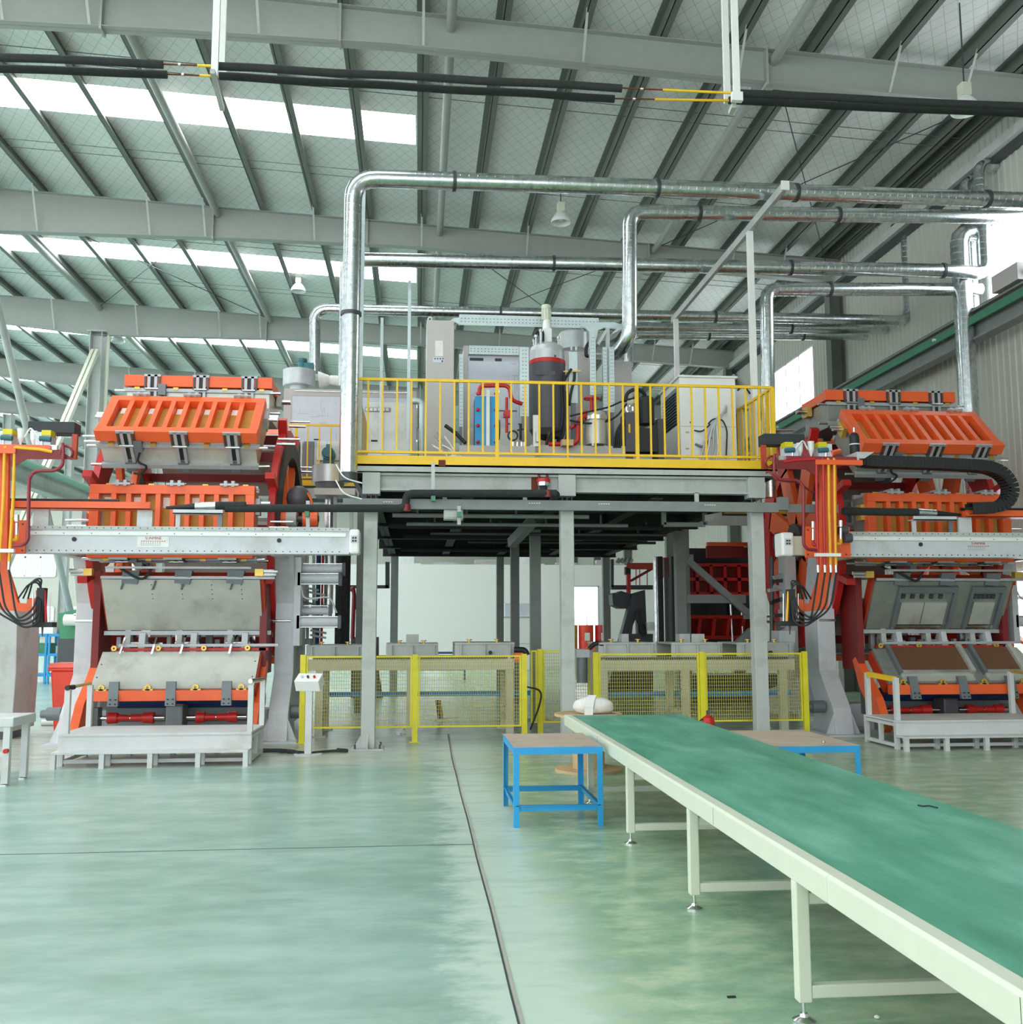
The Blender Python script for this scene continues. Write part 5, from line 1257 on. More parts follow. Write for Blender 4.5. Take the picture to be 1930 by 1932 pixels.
# left crane runway in the far hall
t = thing('crane_runway', 'grey crane runway with a green catwalk receding at left behind the filling head', 'beam', (-10.6, 45, 5.6))
for sx, in ((-10.45,),):
    MB().box(sx-.15, sx+.15, 24.5, 70, 5.95, 6.0).box(sx-.01, sx+.01, 24.5, 70, 5.4, 6).box(sx-.15, sx+.15, 24.5, 70, 5.38, 5.42).build('runway_beam', 'steel_grey', t)
    MB().box(sx-.04, sx+.04, 24.5, 70, 6.0, 6.1).build('crane_rail', 'dark_steel', t); MB().box(sx+.2, sx+.6, 24.5, 70, 5.85, 5.9).build('catwalk', 'mint', t)
# ================================================================ EQUIPMENT ON THE PLATFORM
def pbox(x0, x1, y0, y1, Y, dep, m=None, zb=None):
    a, b = PY(x0, y1, Y), PY(x1, y0, Y)
    return (m or MB()).box(a.x, b.x, Y, Y+dep, a.z if zb is None else zb, b.z)
def grid(t, m, x0, x1, y0, y1, Y, nx, ny):
    pass
# tall grey cabinet
Y = 15.4; a = PY(803, 870, Y); b = PY(857, 605, Y)
t = thing('tall_cabinet', 'tall narrow grey cabinet with a white label standing on the platform', 'cabinet', ((a.x+b.x)/2, Y, DZ))
MB().box(a.x, b.x, Y, Y+.6, DZ, b.z).build('body', 'cabinet', t, bevel=.008)
MB().box(a.x-.005, a.x+.0, Y+.02, Y+.58, DZ+.1, b.z-.05).build('side_door', 'panel_white', t)
pbox(821, 836, 643, 672, Y-.006, .006).build('paper_label', 'paper', t)
lb = pbox(817, 838, 674, 684, Y-.005, .005).build('warning_sticker', 'panel_white', t)
for i in range(4): pbox(819.5+5*i, 822+5*i, 675.5, 678, Y-.007, .002).build('sticker_mark', 'text_dark', lb)
pbox(833, 836, 680, 683, Y-.007, .002).build('sticker_mark', 'text_dark', lb)
p = PY(811, 602, Y+.05); e = MB().lathe([(.02, -.008), (.038, -.008), (.038, .008), (.02, .008), (.02, -.008)], (p.x, Y+.05, p.z), 14, 'y').build('lifting_eye', 'chrome', t)
for y in (740, 800): pbox(856, 859, y, y+8, Y-.01, .02).build('hinge', 'dark_steel', t)
# mixing cabinet with diagram panel
def glass_cabinet(x0, x1, ytop, Y, dep, label, stickers=True, door=False, DZ=DZ):
    a = PY(x0, 800, Y); b = PY(x1, ytop, Y); w_ = b.x-a.x; h = b.z-DZ
    t = thing('process_cabinet', label, 'cabinet', ((a.x+b.x)/2, Y, DZ), 'glazed process cabinets on the platform')
    MB().box(a.x, b.x, Y+.03, Y+dep, DZ, b.z).build('housing', 'cabinet', t, bevel=.008)
    f = MB(); 
    for (u0, u1, v0, v1) in ((0, .06, 0, 1), (.94, 1, 0, 1), (.06, .94, .93, 1), (.06, .94, 0, .04)): f.box(a.x+w_*u0, a.x+w_*u1, Y, Y+.03, DZ+h*v0, DZ+h*v1)
    f.build('front_frame', 'cabinet', t)
    p = MB().box(a.x+w_*.06, a.x+w_*.94, Y+.012, Y+.03, DZ+h*.42, DZ+h*.93).build('diagram_panel', 'panel_white', t, label='pale printed flow diagram panel')
    MB().box(a.x+w_*.06, a.x+w_*.94, Y+.012, Y+.03, DZ+h*.04, DZ+h*.42).build('lower_door', 'plate' if not door else 'panel_white', t)
    rng = random.Random(int(x0))
    g = MB()
    for i in range(34):
        u, v = rng.uniform(.1, .86), rng.uniform(.46, .88); 
        if rng.random() < .5: g.box(a.x+w_*u, a.x+w_*(u+rng.uniform(.03, .1)), Y+.01, Y+.012, DZ+h*v, DZ+h*v+.006)
        else: g.box(a.x+w_*u, a.x+w_*u+.006, Y+.01, Y+.012, DZ+h*v, DZ+h*min(.9, v+rng.uniform(.02, .1)))
    g.build('diagram_lines', 'text_grey', p, kind='stuff')
    for u, v, ww in (() if not stickers else ((.09, .895, .2), (.46, .895, .1))):
        MB().box(a.x+w_*u, a.x+w_*(u+ww), Y+.008, Y+.012, DZ+h*v, DZ+h*v+.05).build('dark_label', 'text_dark', p)
    MB().lathe([(0, 0), (.035, 0), (.035, .012), (0, .012)], (a.x+w_*.5, Y-.002, DZ+h*.68), 12, 'y').build('round_handle', 'chrome', p)
    for u in (.62, .8): MB().box(a.x+w_*u, a.x+w_*(u+.07), Y+.004, Y+.012, DZ+h*.45, DZ+h*.45+.02).build('dark_label', 'text_dark', p)
    MB().cyl((a.x+w_*.08, Y-.01, b.z-.05), (b.x-w_*.05, Y-.01, b.z-.05), .01, n=6).build('front_rod', 'chrome', t)
    return t
glass_cabinet(874, 1003, 655, 16.6, 1.2, 'grey process cabinet behind the blue heat exchanger')
t = glass_cabinet(534, 786, 738, 20.5, 1.3, 'wide grey process cabinet behind the left corner duct', stickers=False, DZ=4.49)
MB().box(DL+.05, PY(786, 800, 20.5).x, 20.55, 21.8, DZ, 4.489).build('plinth', 'cabinet', t)
# inner window pieces of the wide cabinet: glass door half with label strip
dr = pbox(690, 772, 760, 868, 20.47, .03).build('glass_door', 'plate', t)
st = pbox(688, 737, 769, 776, 20.44, .02).build('letter_strip', 'text_grey', t)
for i in range(6): pbox(690+7.6*i, 695.5+7.6*i, 770, 775, 20.43, .008).build('strip_letter', 'paper', st)
pbox(700, 712, 830, 832.5, 20.44, .03).build('door_handle', 'black', t)
pbox(592, 604, 828, 830, 20.44, .03).build('door_handle', 'black', t)
for x0, x1, m_ in ((548, 565, 'tank_dark'), (572, 592, 'hinge_dark'), (566, 571, 'tray'), (598, 640, 'white_paint')):
    pbox(x0, x1, 833, 902 if m_ != 'white_paint' else 868, 20.4, .1).build('machine_bay', m_, t)
mt = thing('teal_pump', 'teal motor pump in front of the wide process cabinet', 'pump', tuple(PY(621, 872, 20.2)))
c = PY(620, 857, 20.2); MB().cyl((c.x, 20.05, c.z), (c.x, 20.38, c.z), .13, n=18).lathe([(0, -.0), (.09, 0), (.1, .04)], (c.x, 20.01, c.z), 16, 'y').build('motor_body', 'teal', mt); MB().cbox((c.x, 20.2, c.z+.16), .1, .1, .08).build('terminal_box', 'teal', mt)
MB().cbox((c.x, 20.2, c.z-.16), .2, .2, .1).build('foot', 'teal', mt); MB().lathe([(.03, -.008), (.045, -.008), (.045, .008), (.03, .008), (.03, -.008)], (c.x, 20.2, c.z+.24), 12, 'y').build('lifting_ring', 'tray', mt)
# blower on top of the wide cabinet with fabric sleeve
zc = PY(560, 738, 21.0).z
t = thing('extraction_fan', 'round grey extraction fan with teal motor on the wide cabinet', 'fan', tuple(PY(565, 735, 21.0)), 'extraction fans')
c = PY(564, 735, 21.0); hh = PY(564, 700, 21.0).z-c.z
MB().lathe([(0, .06), (.33, .06), (.34, .08), (.34, hh), (.3, hh+.01), (0, hh+.01)], (c.x, 21.0, c.z), 28).build('scroll_housing', 'fan_grey', t); MB().cyl((c.x, 21.0, PY(560, 738, 20.5).z), (c.x, 21.0, c.z+.07), .2, n=20).build('neck', 'fan_grey', t)
MB().cyl((c.x+.06, 21.0, c.z+hh), (c.x+.06, 21.0, c.z+hh+.24), .09, n=16).cyl((c.x+.06, 21.0, c.z+hh+.2), (c.x+.06, 21.0, c.z+hh+.26), .1, n=16).build('motor', 'teal', t)
MB().cbox((c.x+.2, 21.0, c.z+hh+.09), .2, .2, .14).build('terminal_box', 'teal', t)
p0, p1 = PY(602, 718, 21.0), PY(640, 722, 21.0)
m = MB(); m.cyl((p0.x, 21.0, p0.z), (p0.x+.22, 21.0, p0.z+.02), .2, .1, n=16).cyl((p0.x+.22, 21.0, p0.z+.02), (p1.x+.4, 21.0, p1.z), .1, .14, n=16); m.build('fabric_sleeve', 'sack', t)
# second fan housing lower at the left corner
t = thing('extraction_fan', 'grey round blower on a grey plinth under the left corner duct', 'fan', tuple(PY(620, 920, 17.0)), 'extraction fans')
c = PY(622, 912, 16.9); hh = PY(622, 880, 16.9).z-c.z
MB().lathe([(0, 0), (.3, 0), (.3, hh), (0, hh)], (c.x, 16.9, c.z), 28).build('scroll_housing', 'fan_grey', t)
MB().lathe([(0, -.08), (.22, -.1), (.25, 0), (0, 0)], (c.x, 16.9, c.z), 20).build('base_cone', 'hinge_dark', t)
q0, q1 = PY(596, 925, 16.9), PY(672, 938, 16.9)
MB().box(q0.x, q1.x, 16.6, 17.2, q1.z, q0.z).build('plinth', 'cabinet', t); MB().box(q0.x+.3, q0.x+.36, 16.8, 16.86, q1.z-1.0, q1.z).box(q1.x-.1, q1.x-.04, 16.8, 16.86, q1.z-1.0, q1.z).build('plinth_leg', 'steel_grey', t)
# blue heat exchanger
Y = 15.0; a = PY(896, 842, Y); b = PY(937, 748, Y)
t = thing('plate_exchanger', 'blue plate heat exchanger with red knobs and a white front bar', 'heat exchanger', ((a.x+b.x)/2, Y, DZ))
for i in range(8): MB().box(a.x, b.x, Y+.04*i+.06, Y+.04*i+.092, DZ+.2, b.z-.02).build('plate', 'blue_dark', t)
MB().box(a.x, b.x, Y, Y+.05, DZ+.12, b.z).build('front_frame', 'blue', t, bevel=.006)
for y in (743, 773, 803, 834):
    for x in (901.5, 935.5):
        p = PY(x, y, Y-.02); MB().ball((p.x, Y-.03, p.z), .03, n=12).build('red_knob', 'red_paint', t)
pbox(917.5, 924, 735, 842, Y-.035, .03).build('front_bar', 'plastic_white', t)
rp = thing('red_pipe_arch', 'red pipe arching over the blue heat exchanger to a valve', 'pipe', tuple(PY(950, 745, Y)))
MB().tube([PY(904, 745, Y-.05), PY(905, 728, Y-.05), PY(962, 727, Y-.05), PY(964, 755, Y-.05), PY(985, 762, Y)], .032, 10, rad=.12).build('pipe_run', 'red_paint', rp)
v = PY(956, 780, Y-.05); MB().cyl((v.x, v.y, v.z+.25), (v.x, v.y, v.z-.3), .022, n=8).build('riser', 'hose_red', rp)
MB().cyl((v.x-.0, v.y-.06, v.z), (v.x, v.y+.06, v.z), .05, n=12).cbox((v.x, v.y, v.z-.03), .1, .09, .07).build('valve_body', 'red_paint', rp); MB().bar((v.x-.14, v.y, v.z+.04), (v.x+.16, v.y, v.z+.04), .02).build('valve_lever', 'dark_steel', rp)
p = PY(938, 810, Y+.05); MB().lathe([(.1, -.02), (.16, -.02), (.16, .02), (.1, .02), (.1, -.02)], (p.x+.02, Y+.1, p.z), 18, 'x').build('handwheel', 'black', rp)
# manifold block with small valves
Y = 14.75
t = thing('valve_manifold', 'pale valve manifold block with gauges at the foot of the dark tank', 'manifold', tuple(PY(975, 840, Y)))
pbox(866, 1010, 842, 862, Y, .2, zb=DZ).build('base_block', 'cabinet', t); 
for x in (968, 976, 984, 990): 
    p = PY(x, 834, Y+.1); MB().cyl((p.x, Y+.1, p.z-.08), (p.x, Y+.1, p.z), .025, n=10).build('valve_stem', 'chrome', t)
p = PY(970, 822, Y+.05); MB().lathe([(.06, -.015), (.085, -.015), (.085, .015), (.06, .015), (.06, -.015)], (p.x-.02, Y+.05, p.z), 18, 'y').build('ring_gauge', 'black', t)
p = PY(982, 812, Y+.1); MB().cyl((p.x, Y+.1, p.z-.15), (p.x, Y+.1, p.z+.1), .02, n=8).bar((p.x-.05, Y+.1, p.z), (p.x+.05, Y+.1, p.z+.02), .025).build('needle_valve', 'black', t)
pbox(1006, 1017, 783, 842, Y+.1, .06).build('support_post', 'plate', t); pbox(1012, 1018, 812, 833, Y+.02, .05).build('sample_bottle', 'paper', t)
# perforated base skid
pbox(1000, 1180, 842, 866, 14.9, 1.4, zb=DZ).build('skid', 'cabinet')
tag(bpy.data.objects['skid'], 'low grey equipment skid under the dark tank and strainer', 'base')
ZSK = PY(1090, 842, 14.9).z+.001
# dark tank with dished steel lid and agitator motor
Y = 15.6; c = PY(1033, 825, Y); zb = PY(1033, 824, Y).z; zt = PY(1033, 690, Y).z; r_ = (PY(1067, 760, Y).x-PY(999, 760, Y).x)/2
t = thing('mixing_tank', 'dark grey insulated tank with steel dome and agitator motor', 'tank', (c.x, Y, DZ))
MB().lathe([(0, 0), (r_*.8, .0), (r_, .1), (r_, zt-zb), (0, zt-zb)], (c.x, Y, zb), 32).build('jacket', 'tank_dark', t)
MB().lathe([(r_*.98, zt-zb-.01), (r_*1.02, zt-zb), (r_*1.02, zt-zb+.06), (r_*.94, zt-zb+.075)], (c.x, Y, zb), 32).build('red_band', 'red_paint', t)
zd = PY(1033, 650, Y).z
MB().lathe([(r_*.97, zt-zb+.06), (r_*.96, zt-zb+.22), (r_*.88, zd-zb-.06), (r_*.6, zd-zb), (0, zd-zb+.02)], (c.x, Y, zb), 32).build('dome_lid', 'fan_grey', t)
for k in range(3): a = 2*PI*k/3+.5; MB().cyl((c.x+r_*.75*math.cos(a), Y+r_*.75*math.sin(a), ZSK), (c.x+r_*.75*math.cos(a), Y+r_*.75*math.sin(a), zb+.1), .035, n=10).build('leg', 'dark_steel', t)
q = PY(1033, 648, Y); x0 = c.x+.0
zz = [PY(1033, y, Y).z for y in (648, 622, 604, 577)]
MB().box(x0-.07, x0+.07, Y-.07, Y+.07, zz[0]-.02, zz[1]).lathe([(.1, 0), (.1, .03), (.06, .03)], (x0, Y, zz[0]-.03), 16).build('gear_lantern', 'white_paint', t)
MB().cyl((x0, Y, zz[1]), (x0, Y, zz[2]), .075, .06, n=16).build('gearbox', 'white_paint', t)
mo = MB().cyl((x0-.01, Y, zz[2]), (x0-.01, Y, zz[3]-.02), .07, n=18).lathe([(.078, 0), (.08, .06), (.05, .075), (0, .078)], (x0-.01, Y, zz[3]-.06), 18).build('agitator_motor', 'cream', t)
for k in range(10): a = 2*PI*k/10; MB().cyl((x0-.01+.075*math.cos(a), Y+.075*math.sin(a), zz[2]+.02), (x0-.01+.075*math.cos(a), Y+.075*math.sin(a), zz[3]-.07), .006, n=5).build('cooling_fin', 'cream', mo)
for dx, dy, hh in ((-.19, -.1, .12), (-.12, -.16, .2), (.17, -.12, .1), (-.2, .08, .1), (.2, .1, .14)):
    MB().cyl((c.x+dx, Y+dy, zd-.08), (c.x+dx, Y+dy, zd+hh-.03), .022, n=8).cyl((c.x+dx, Y+dy, zd+hh-.04), (c.x+dx, Y+dy, zd+hh), .034, n=10).build('lid_fitting', 'chrome', t)
MB().tube([(c.x-.2, Y-.08, zd+.05), (c.x-.19, Y-.08, zd+.2), (c.x-.08, Y-.1, zd+.2), (c.x-.08, Y-.1, zd+.02)], .025, 8, rad=.08).build('vent_bend', 'black', t)
MB().cyl(PY(1047, 672, Y-r_*.95)-Vector((0, .01, 0)), PY(1047, 672, Y-r_*.95)-Vector((0, .02, 0)), .025, n=3).build('warning_sign', 'text_dark', t)
pbox(1011, 1048, 700, 707, Y-r_-.003, .02).build('data_plate', 'tank_dark', t)
for dx, dz0, dz1 in ((.2, -.2, .9), (.24, -.35, 1.0), (.28, -.4, .7)):
    MB().tube([(c.x+dx, Y-.22, zb+dz1), (c.x+dx+.02, Y-.24, zb+.3), (c.x+dx-.02, Y-.25, zb+dz0+.25), (c.x+dx-.2, Y-.35, zb+.0), (c.x+dx-.42, Y-.6, DZ+.12)], .018, 7, rad=.15).build('black_hose', 'rubber', t)
MB().lathe([(.3*r_, -.05), (.8*r_, 0)], (c.x, Y, zb), 20).build('outlet_cone', 'black', t)
MB().tube([(c.x, Y, zb), (c.x, Y, ZSK+.06), (c.x+.35, Y-.1, ZSK+.06)], .04, 10, rad=.1).build('outlet_pipe', 'red_paint', t)
# perforated vertical cable trays with metering tubes
def tray(x0, x1, y0, y1, Y, label, holes=True, dep=.06):
    a, b = PY(x0, y1, Y), PY(x1, y0, Y)
    t = thing('perforated_tray', label, 'tray', ((a.x+b.x)/2, Y, a.z), 'perforated cable trays')
    MB().box(a.x, b.x, Y, Y+.004, a.z, b.z).box(a.x, a.x+.004, Y, Y+dep, a.z, b.z).box(b.x-.004, b.x, Y, Y+dep, a.z, b.z).build('tray_body', 'tray', t)
    h = MB(); w_, hh = b.x-a.x, b.z-a.z
    if hh > w_: MB().box(a.x+w_*.25, b.x-w_*.25, Y+.01, Y+.05, DZ+.001, a.z+.05).build('stand', 'hinge_dark', t)
    if holes:
        if hh > w_:
            n = int(hh/.06)
            for i in range(n):
                for u in (.3, .6): h.box(a.x+w_*u, a.x+w_*(u+.14), Y-.001, Y, a.z+.03+.06*i, a.z+.03+.06*i+.012)
        else:
            n = int(w_/.06)
            for i in range(n):
                for u in (.3, .6): h.box(a.x+.03+.06*i, a.x+.055+.06*i, Y-.001, Y, a.z+hh*u, a.z+hh*u+.012)
        h.build('slots', 'hinge_dark', t, kind='stuff')
    return t
tray(980, 998, 655, 785, 15.15, 'perforated tray standing just left of the dark tank')
tray(1073, 1090, 664, 760, 15.5, 'plain pale tray standing right of the dark tank', False)
tray(1113, 1124, 628, 745, 15.3, 'perforated tray right of the brass valve, leftmost of three')
tray(1138, 1146, 655, 775, 15.6, 'perforated tray, middle one of three right of the tank')
tray(1150, 1159, 655, 778, 15.5, 'perforated tray, rightmost of three right of the tank')
tray(865, 875, 668, 805, 15.6, 'perforated tray standing right of the tall cabinet')
tray(884, 980, 654, 668, 16.54, 'perforated tray lying along the top of the process cabinet')
tray(866, 1130, 600, 613, 16.0, 'long perforated tray bridging overhead behind the agitator motor')
t = thing('tray_junction', 'curved T junction of the overhead tray right of the agitator motor', 'tray', tuple(PY(1118, 620, 16.0)))
a = PY(1100, 611, 15.99)
f = lambda x, y: tuple((PY(x, y, 15.98).x, PY(x, y, 15.98).z))
MB().prism([f(*p) for p in ((1095, 608), (1160, 608), (1172, 612), (1174, 622), (1165, 620), (1140, 618), (1128, 623), (1125, 640), (1113, 640), (1112, 626), (1104, 618), (1095, 616))], 'y', 15.98, 16.04).build('junction_plate', 'tray', t)
p0, p1 = PY(1165, 612, 15.98), PY(1145, 640, 15.98)
MB().hexa([(p0.x-.12, 15.9, p0.z-.2), (p0.x+.06, 15.9, p0.z-.1), (p0.x+.06, 16.4, p0.z-.1), (p0.x-.12, 16.4, p0.z-.2), (p0.x-.12, 15.9, p0.z-.19), (p0.x+.06, 15.9, p0.z), (p0.x+.06, 16.4, p0.z), (p0.x-.12, 16.4, p0.z-.19)]).build('bend', 'tray', t)
f = lambda x, y: tuple((PY(x, y, 15.99).x, PY(x, y, 15.99).z))
MB().prism([f(*p) for p in ((846, 607), (856, 600), (868, 599), (868, 613), (860, 608))], 'y', 15.99, 16.05).build('tray_end', 'tray')
tag(bpy.data.objects['tray_end'], 'curved end piece of the overhead tray above the tall cabinet', 'tray')
t = thing('tray_post', 'slim grey steel post with struts under the tray junction', 'post', tuple(PY(1147, 780, 15.9)))
q0, q1 = PY(1143, 618, 15.9), PY(1150, 618, 15.9)
MB().box(q0.x, q1.x, 15.9, 15.95, DZ, q0.z).build('upright', 'steel_grey', t); MB().bar(PY(1128, 650, 15.9), PY(1143, 625, 15.9), .05).build('strut', 'steel_grey', t)
for y in (668, 743): MB().bar(PY(1120, y, 15.92), PY(1150, y, 15.92), .03, .03).build('rung', 'steel_grey', t)
# second fan drum behind the tank
t = thing('extraction_fan', 'large pale round fan housing behind the dark tank', 'fan', tuple(PY(1085, 660, 16.9)), 'extraction fans')
c2 = PY(1083, 662, 16.9); hh = PY(1083, 632, 16.9).z-c2.z
MB().lathe([(0, 0), (.27, 0), (.27, hh), (.25, hh+.03), (0, hh+.03)], (c2.x, 16.9, c2.z), 28).build('scroll_housing', 'fan_grey', t); MB().cyl((c2.x+.03, 16.9, c2.z+hh), (c2.x+.03, 16.9, c2.z+hh+.1), .08, n=14).build('motor', 'teal', t)
a = PY(1108, 672, 16.9); MB().box(c2.x-.3, c2.x+.3, 16.7, 16.98, DZ, c2.z-.06).build('pedestal', 'cabinet', t)
MB().tube([PY(1116, 640, 16.5), PY(1105, 655, 16.5), PY(1106, 672, 16.5), PY(1112, 672, 16.5)], .03, 8, rad=.1).build('black_cable', 'black', t)
# tall violet grey cabinet behind
pb = pbox(1157, 1192, 682, 850, 16.4, .7, zb=DZ).build('rear_cabinet', 'cabinet', bevel=.006); tag(pb, 'plain violet grey cabinet behind the perforated trays', 'cabinet')
tag(pbox(1064, 1112, 690, 850, 17.0, .5, zb=DZ).build('rear_cabinet', 'cabinet'), 'grey cabinet half hidden behind the dark tank', 'cabinet')
# brass cross valve & hoses on the plain tray
t = thing('brass_valve', 'brass cross valve with black hoses on the plain pale tray', 'valve', tuple(PY(1085, 701, 15.45)))
MB().bar(PY(1060, 701, 15.45), PY(1096, 700, 15.45), .022).build('valve_bar', 'brass', t); MB().tube([PY(1084, 702, 15.44), PY(1084, 715, 15.44), PY(1077, 740, 15.42), PY(1074, 765, 15.4)], .022, 8, rad=.15).build('black_hose', 'rubber', t)
MB().tube([PY(1078, 696, 15.43), PY(1072, 705, 15.43), PY(1064, 718, 15.42), PY(1062, 740, 15.4)], .022, 8, rad=.15).build('black_hose', 'rubber', t)
for x in (1078, 1087): MB().cyl(PY(x, 662, 15.5), PY(x, 655, 15.5), .022, n=8).build('end_fitting', 'chrome', t)
# beige strainer with red handwheel
Y = 15.0; c = PY(1125, 845, Y); zt = PY(1125, 778, Y).z
t = thing('strainer_vessel', 'pale steel strainer vessel below a red handwheel', 'vessel', (c.x, Y, DZ))
MB().lathe([(0, ZSK+.02), (.17, ZSK+.04), (.18, ZSK+.15), (.18, zt-.1), (.14, zt), (0, zt)], (c.x, Y, 0), 24).build('vessel_body', 'plate', t)
MB().lathe([(.2, zt-.14), (.215, zt-.14), (.215, zt-.08), (.2, zt-.08)], (c.x, Y, 0), 24).build('clamp_ring', 'chrome', t)
for k in range(3): a = 2*PI*k/3; MB().cyl((c.x+.14*math.cos(a), Y+.14*math.sin(a), ZSK), (c.x+.14*math.cos(a), Y+.14*math.sin(a), ZSK+.1), .03, n=8).build('leg', 'plate', t)
hw = PY(1116, 752, Y); MB().lathe([(.1, -.01), (.125, -.01), (.125, .014), (.1, .014), (.1, -.01)], (hw.x, Y, hw.z), 24).bar((hw.x-.11, Y, hw.z), (hw.x+.11, Y, hw.z), .018, .014).bar((hw.x, Y-.11, hw.z), (hw.x, Y+.11, hw.z), .018, .014).build('handwheel', 'red_paint', t)
MB().cyl((hw.x, Y, hw.z), (hw.x, Y, zt-.02), .028, n=10).build('valve_stem', 'red_paint', t)
rp = thing('red_pipe_bend', 'red pipe bend between dark tank and strainer vessel', 'pipe', tuple(PY(1092, 830, 14.9)))
MB().tube([PY(1105, 775, 14.9), PY(1103, 785, 14.9), PY(1091, 792, 14.9), PY(1090, 832, 14.9), PY(1082, 838, 14.9), PY(1035, 838, 14.9)], .035, 10, rad=.12).build('pipe_run', 'red_paint', rp)
MB().tube([PY(1076, 808, 15.0), PY(1086, 802, 15.0), PY(1090, 796, 14.95)], .03, 8, rad=.06).build('branch', 'red_paint', rp)
for x, y in ((1090, 800), (1066, 838)): p = PY(x, y, 14.9); MB().cbox(p, .1, .1, .04).build('flange', 'red_dark', rp)
tag(pbox(1060, 1082, 829, 840, 14.7, .15).build('cardboard_box', 'ply'), 'small cardboard box lying before the red pipe bend', 'box')
# dark vacuum pumps
Y = 14.9
t = thing('vacuum_pump', 'dark green vacuum pump on a black frame with a looped hose', 'pump', tuple(PY(1210, 855, Y)))
c = PY(1219, 775, Y+.2)
MB().cyl((c.x, Y+.2, c.z-.22), (c.x, Y+.2, c.z+.16), .13, n=20).lathe([(.13, .16), (.12, .2), (.06, .23), (0, .235)], (c.x, Y+.2, c.z), 20).build('dome', 'rubber', t)
pbox(1181, 1200, 778, 852, Y, .4).build('side_tank', 'tank_dark', t); pbox(1207, 1240, 808, 852, Y+.02, .4).build('frame', 'black', t)
pbox(1186, 1189, 800, 816, Y-.006, .006).build('yellow_tag', 'yellow', t)
for x, y in ((1182, 770), (1188, 762), (1194, 770), (1184, 778)): p = PY(x, y, Y+.1); MB().lathe([(0, -.05), (.025, -.05), (.03, .02), (0, .03)], (p.x, Y+.1, p.z), 10).build('fitting', 'chrome', t)
p = PY(1190, 758, Y+.1); MB().ball((p.x, Y+.1, p.z), .07, n=12).build('filter_cap', 'cream', t)
MB().cyl((c.x, Y+.2, c.z+.2), (c.x, Y+.2, c.z+.23), .06, n=14).build('red_rim', 'red_paint', t)
MB().tube([PY(1180, 758, Y+.1), PY(1182, 742, Y+.1), PY(1198, 733, Y+.1), PY(1214, 738, Y+.15), PY(1219, 755, Y+.2)], .03, 8, rad=.12).build('looped_hose', 'rubber', t)
MB().tube([PY(1075, 785, Y-.05), PY(1105, 778, Y-.05), PY(1150, 768, Y-.02), PY(1175, 756, Y), PY(1200, 750, Y+.05)], .014, 6, rad=.4).build('black_cable', 'rubber', t)
MB().tube([PY(1075, 793, Y-.05), PY(1110, 800, Y-.05), PY(1145, 796, Y-.02), PY(1165, 785, Y), PY(1182, 762, Y+.05)], .016, 6, rad=.4).build('black_cable', 'rubber', t)
for k in range(4): MB().tube([PY(1158+4*k, 845, Y), PY(1162+3*k, 815, Y-.04), PY(1170+3*k, 800, Y), PY(1182, 790+6*k, Y+.1)], .016, 6, rad=.15).build('black_hose', 'rubber', t)
tag(pbox(1241, 1252, 790, 850, Y+.3, .4, zb=DZ).build('pump_box', 'tank_dark', bevel=.01), 'dark box between the vacuum pump and the white chiller', 'box')
# white chiller cabinet
Y = 15.2; a = PY(1285, 870, Y); b = PY(1387, 714, Y)
t = thing('chiller_cabinet', 'white chiller cabinet with louvred side and hanging hoses', 'cabinet', ((a.x+b.x)/2, Y, DZ))
MB().box(a.x, b.x, Y, Y+1.25, DZ, b.z).build('body', 'white_paint', t, bevel=.01)
MB().box(a.x+.01, b.x-.01, Y-.004, Y, DZ+.3+(b.z-DZ)*.33, DZ+.31+(b.z-DZ)*.33).build('panel_seam', 'hinge_grey', t)
for i in range(11): MB().slab([(a.x-.002, Y+.2, DZ+.95+.05*i), (a.x-.03, Y+.2, DZ+.93+.05*i), (a.x-.03, Y+1.05, DZ+.93+.05*i), (a.x-.002, Y+1.05, DZ+.95+.05*i)], .006).build('louvre_slat', 'teal', t)
MB().box(a.x-.004, a.x, Y+.18, Y+1.07, DZ+.9, DZ+1.52).build('louvre_back', 'hinge_dark', t)
MB().box(a.x-.03, b.x+.03, Y-.03, Y+1.28, b.z, b.z+.03).build('top_lid', 'white_paint', t)
for x in (1288, 1384): p = PY(x, 712, Y+.05); MB().lathe([(.015, -.006), (.03, -.006), (.03, .006), (.015, .006), (.015, -.006)], (p.x, Y+.05, p.z+.02), 12, 'y').build('lifting_eye', 'chrome', t)
p = PY(1303, 797, Y); MB().cyl((p.x, Y-.012, p.z), (p.x, Y, p.z), .016, n=10).build('keyhole', 'black', t)
for y in (814, 845): pbox(1294, 1300, y, y+3, Y-.006, .006).build('badge', 'ply', t)
for k in range(4):
    x0 = 1366-6*k
    MB().tube([PY(1370, 765+4*k, Y-.02), PY(1362-2*k, 785, Y-.1), PY(1352-5*k, 800+4*k, Y-.14), PY(x0-10-4*k, 850, Y-.12), PY(x0-14-4*k, 868, Y-.1)], .018, 7, rad=.25).build('grey_hose', 'hinge_grey' if k % 2 else 'fan_grey', t)
MB().tube([PY(1336, 800, Y-.05), PY(1345, 790, Y-.1), PY(1362, 790, Y-.1), PY(1372, 810, Y-.1), PY(1370, 865, Y-.08)], .012, 6, rad=.15).build('black_hose', 'rubber', t)
MB().tube([PY(1310, 812, Y), PY(1325, 815, Y-.08), PY(1340, 800, Y-.1)], .012, 6, rad=.1).build('black_hose', 'rubber', t); MB().tube([PY(1312, 838, Y), PY(1328, 845, Y-.1), PY(1342, 825, Y-.12)], .02, 6, rad=.1).build('grey_hose', 'hinge_dark', t)
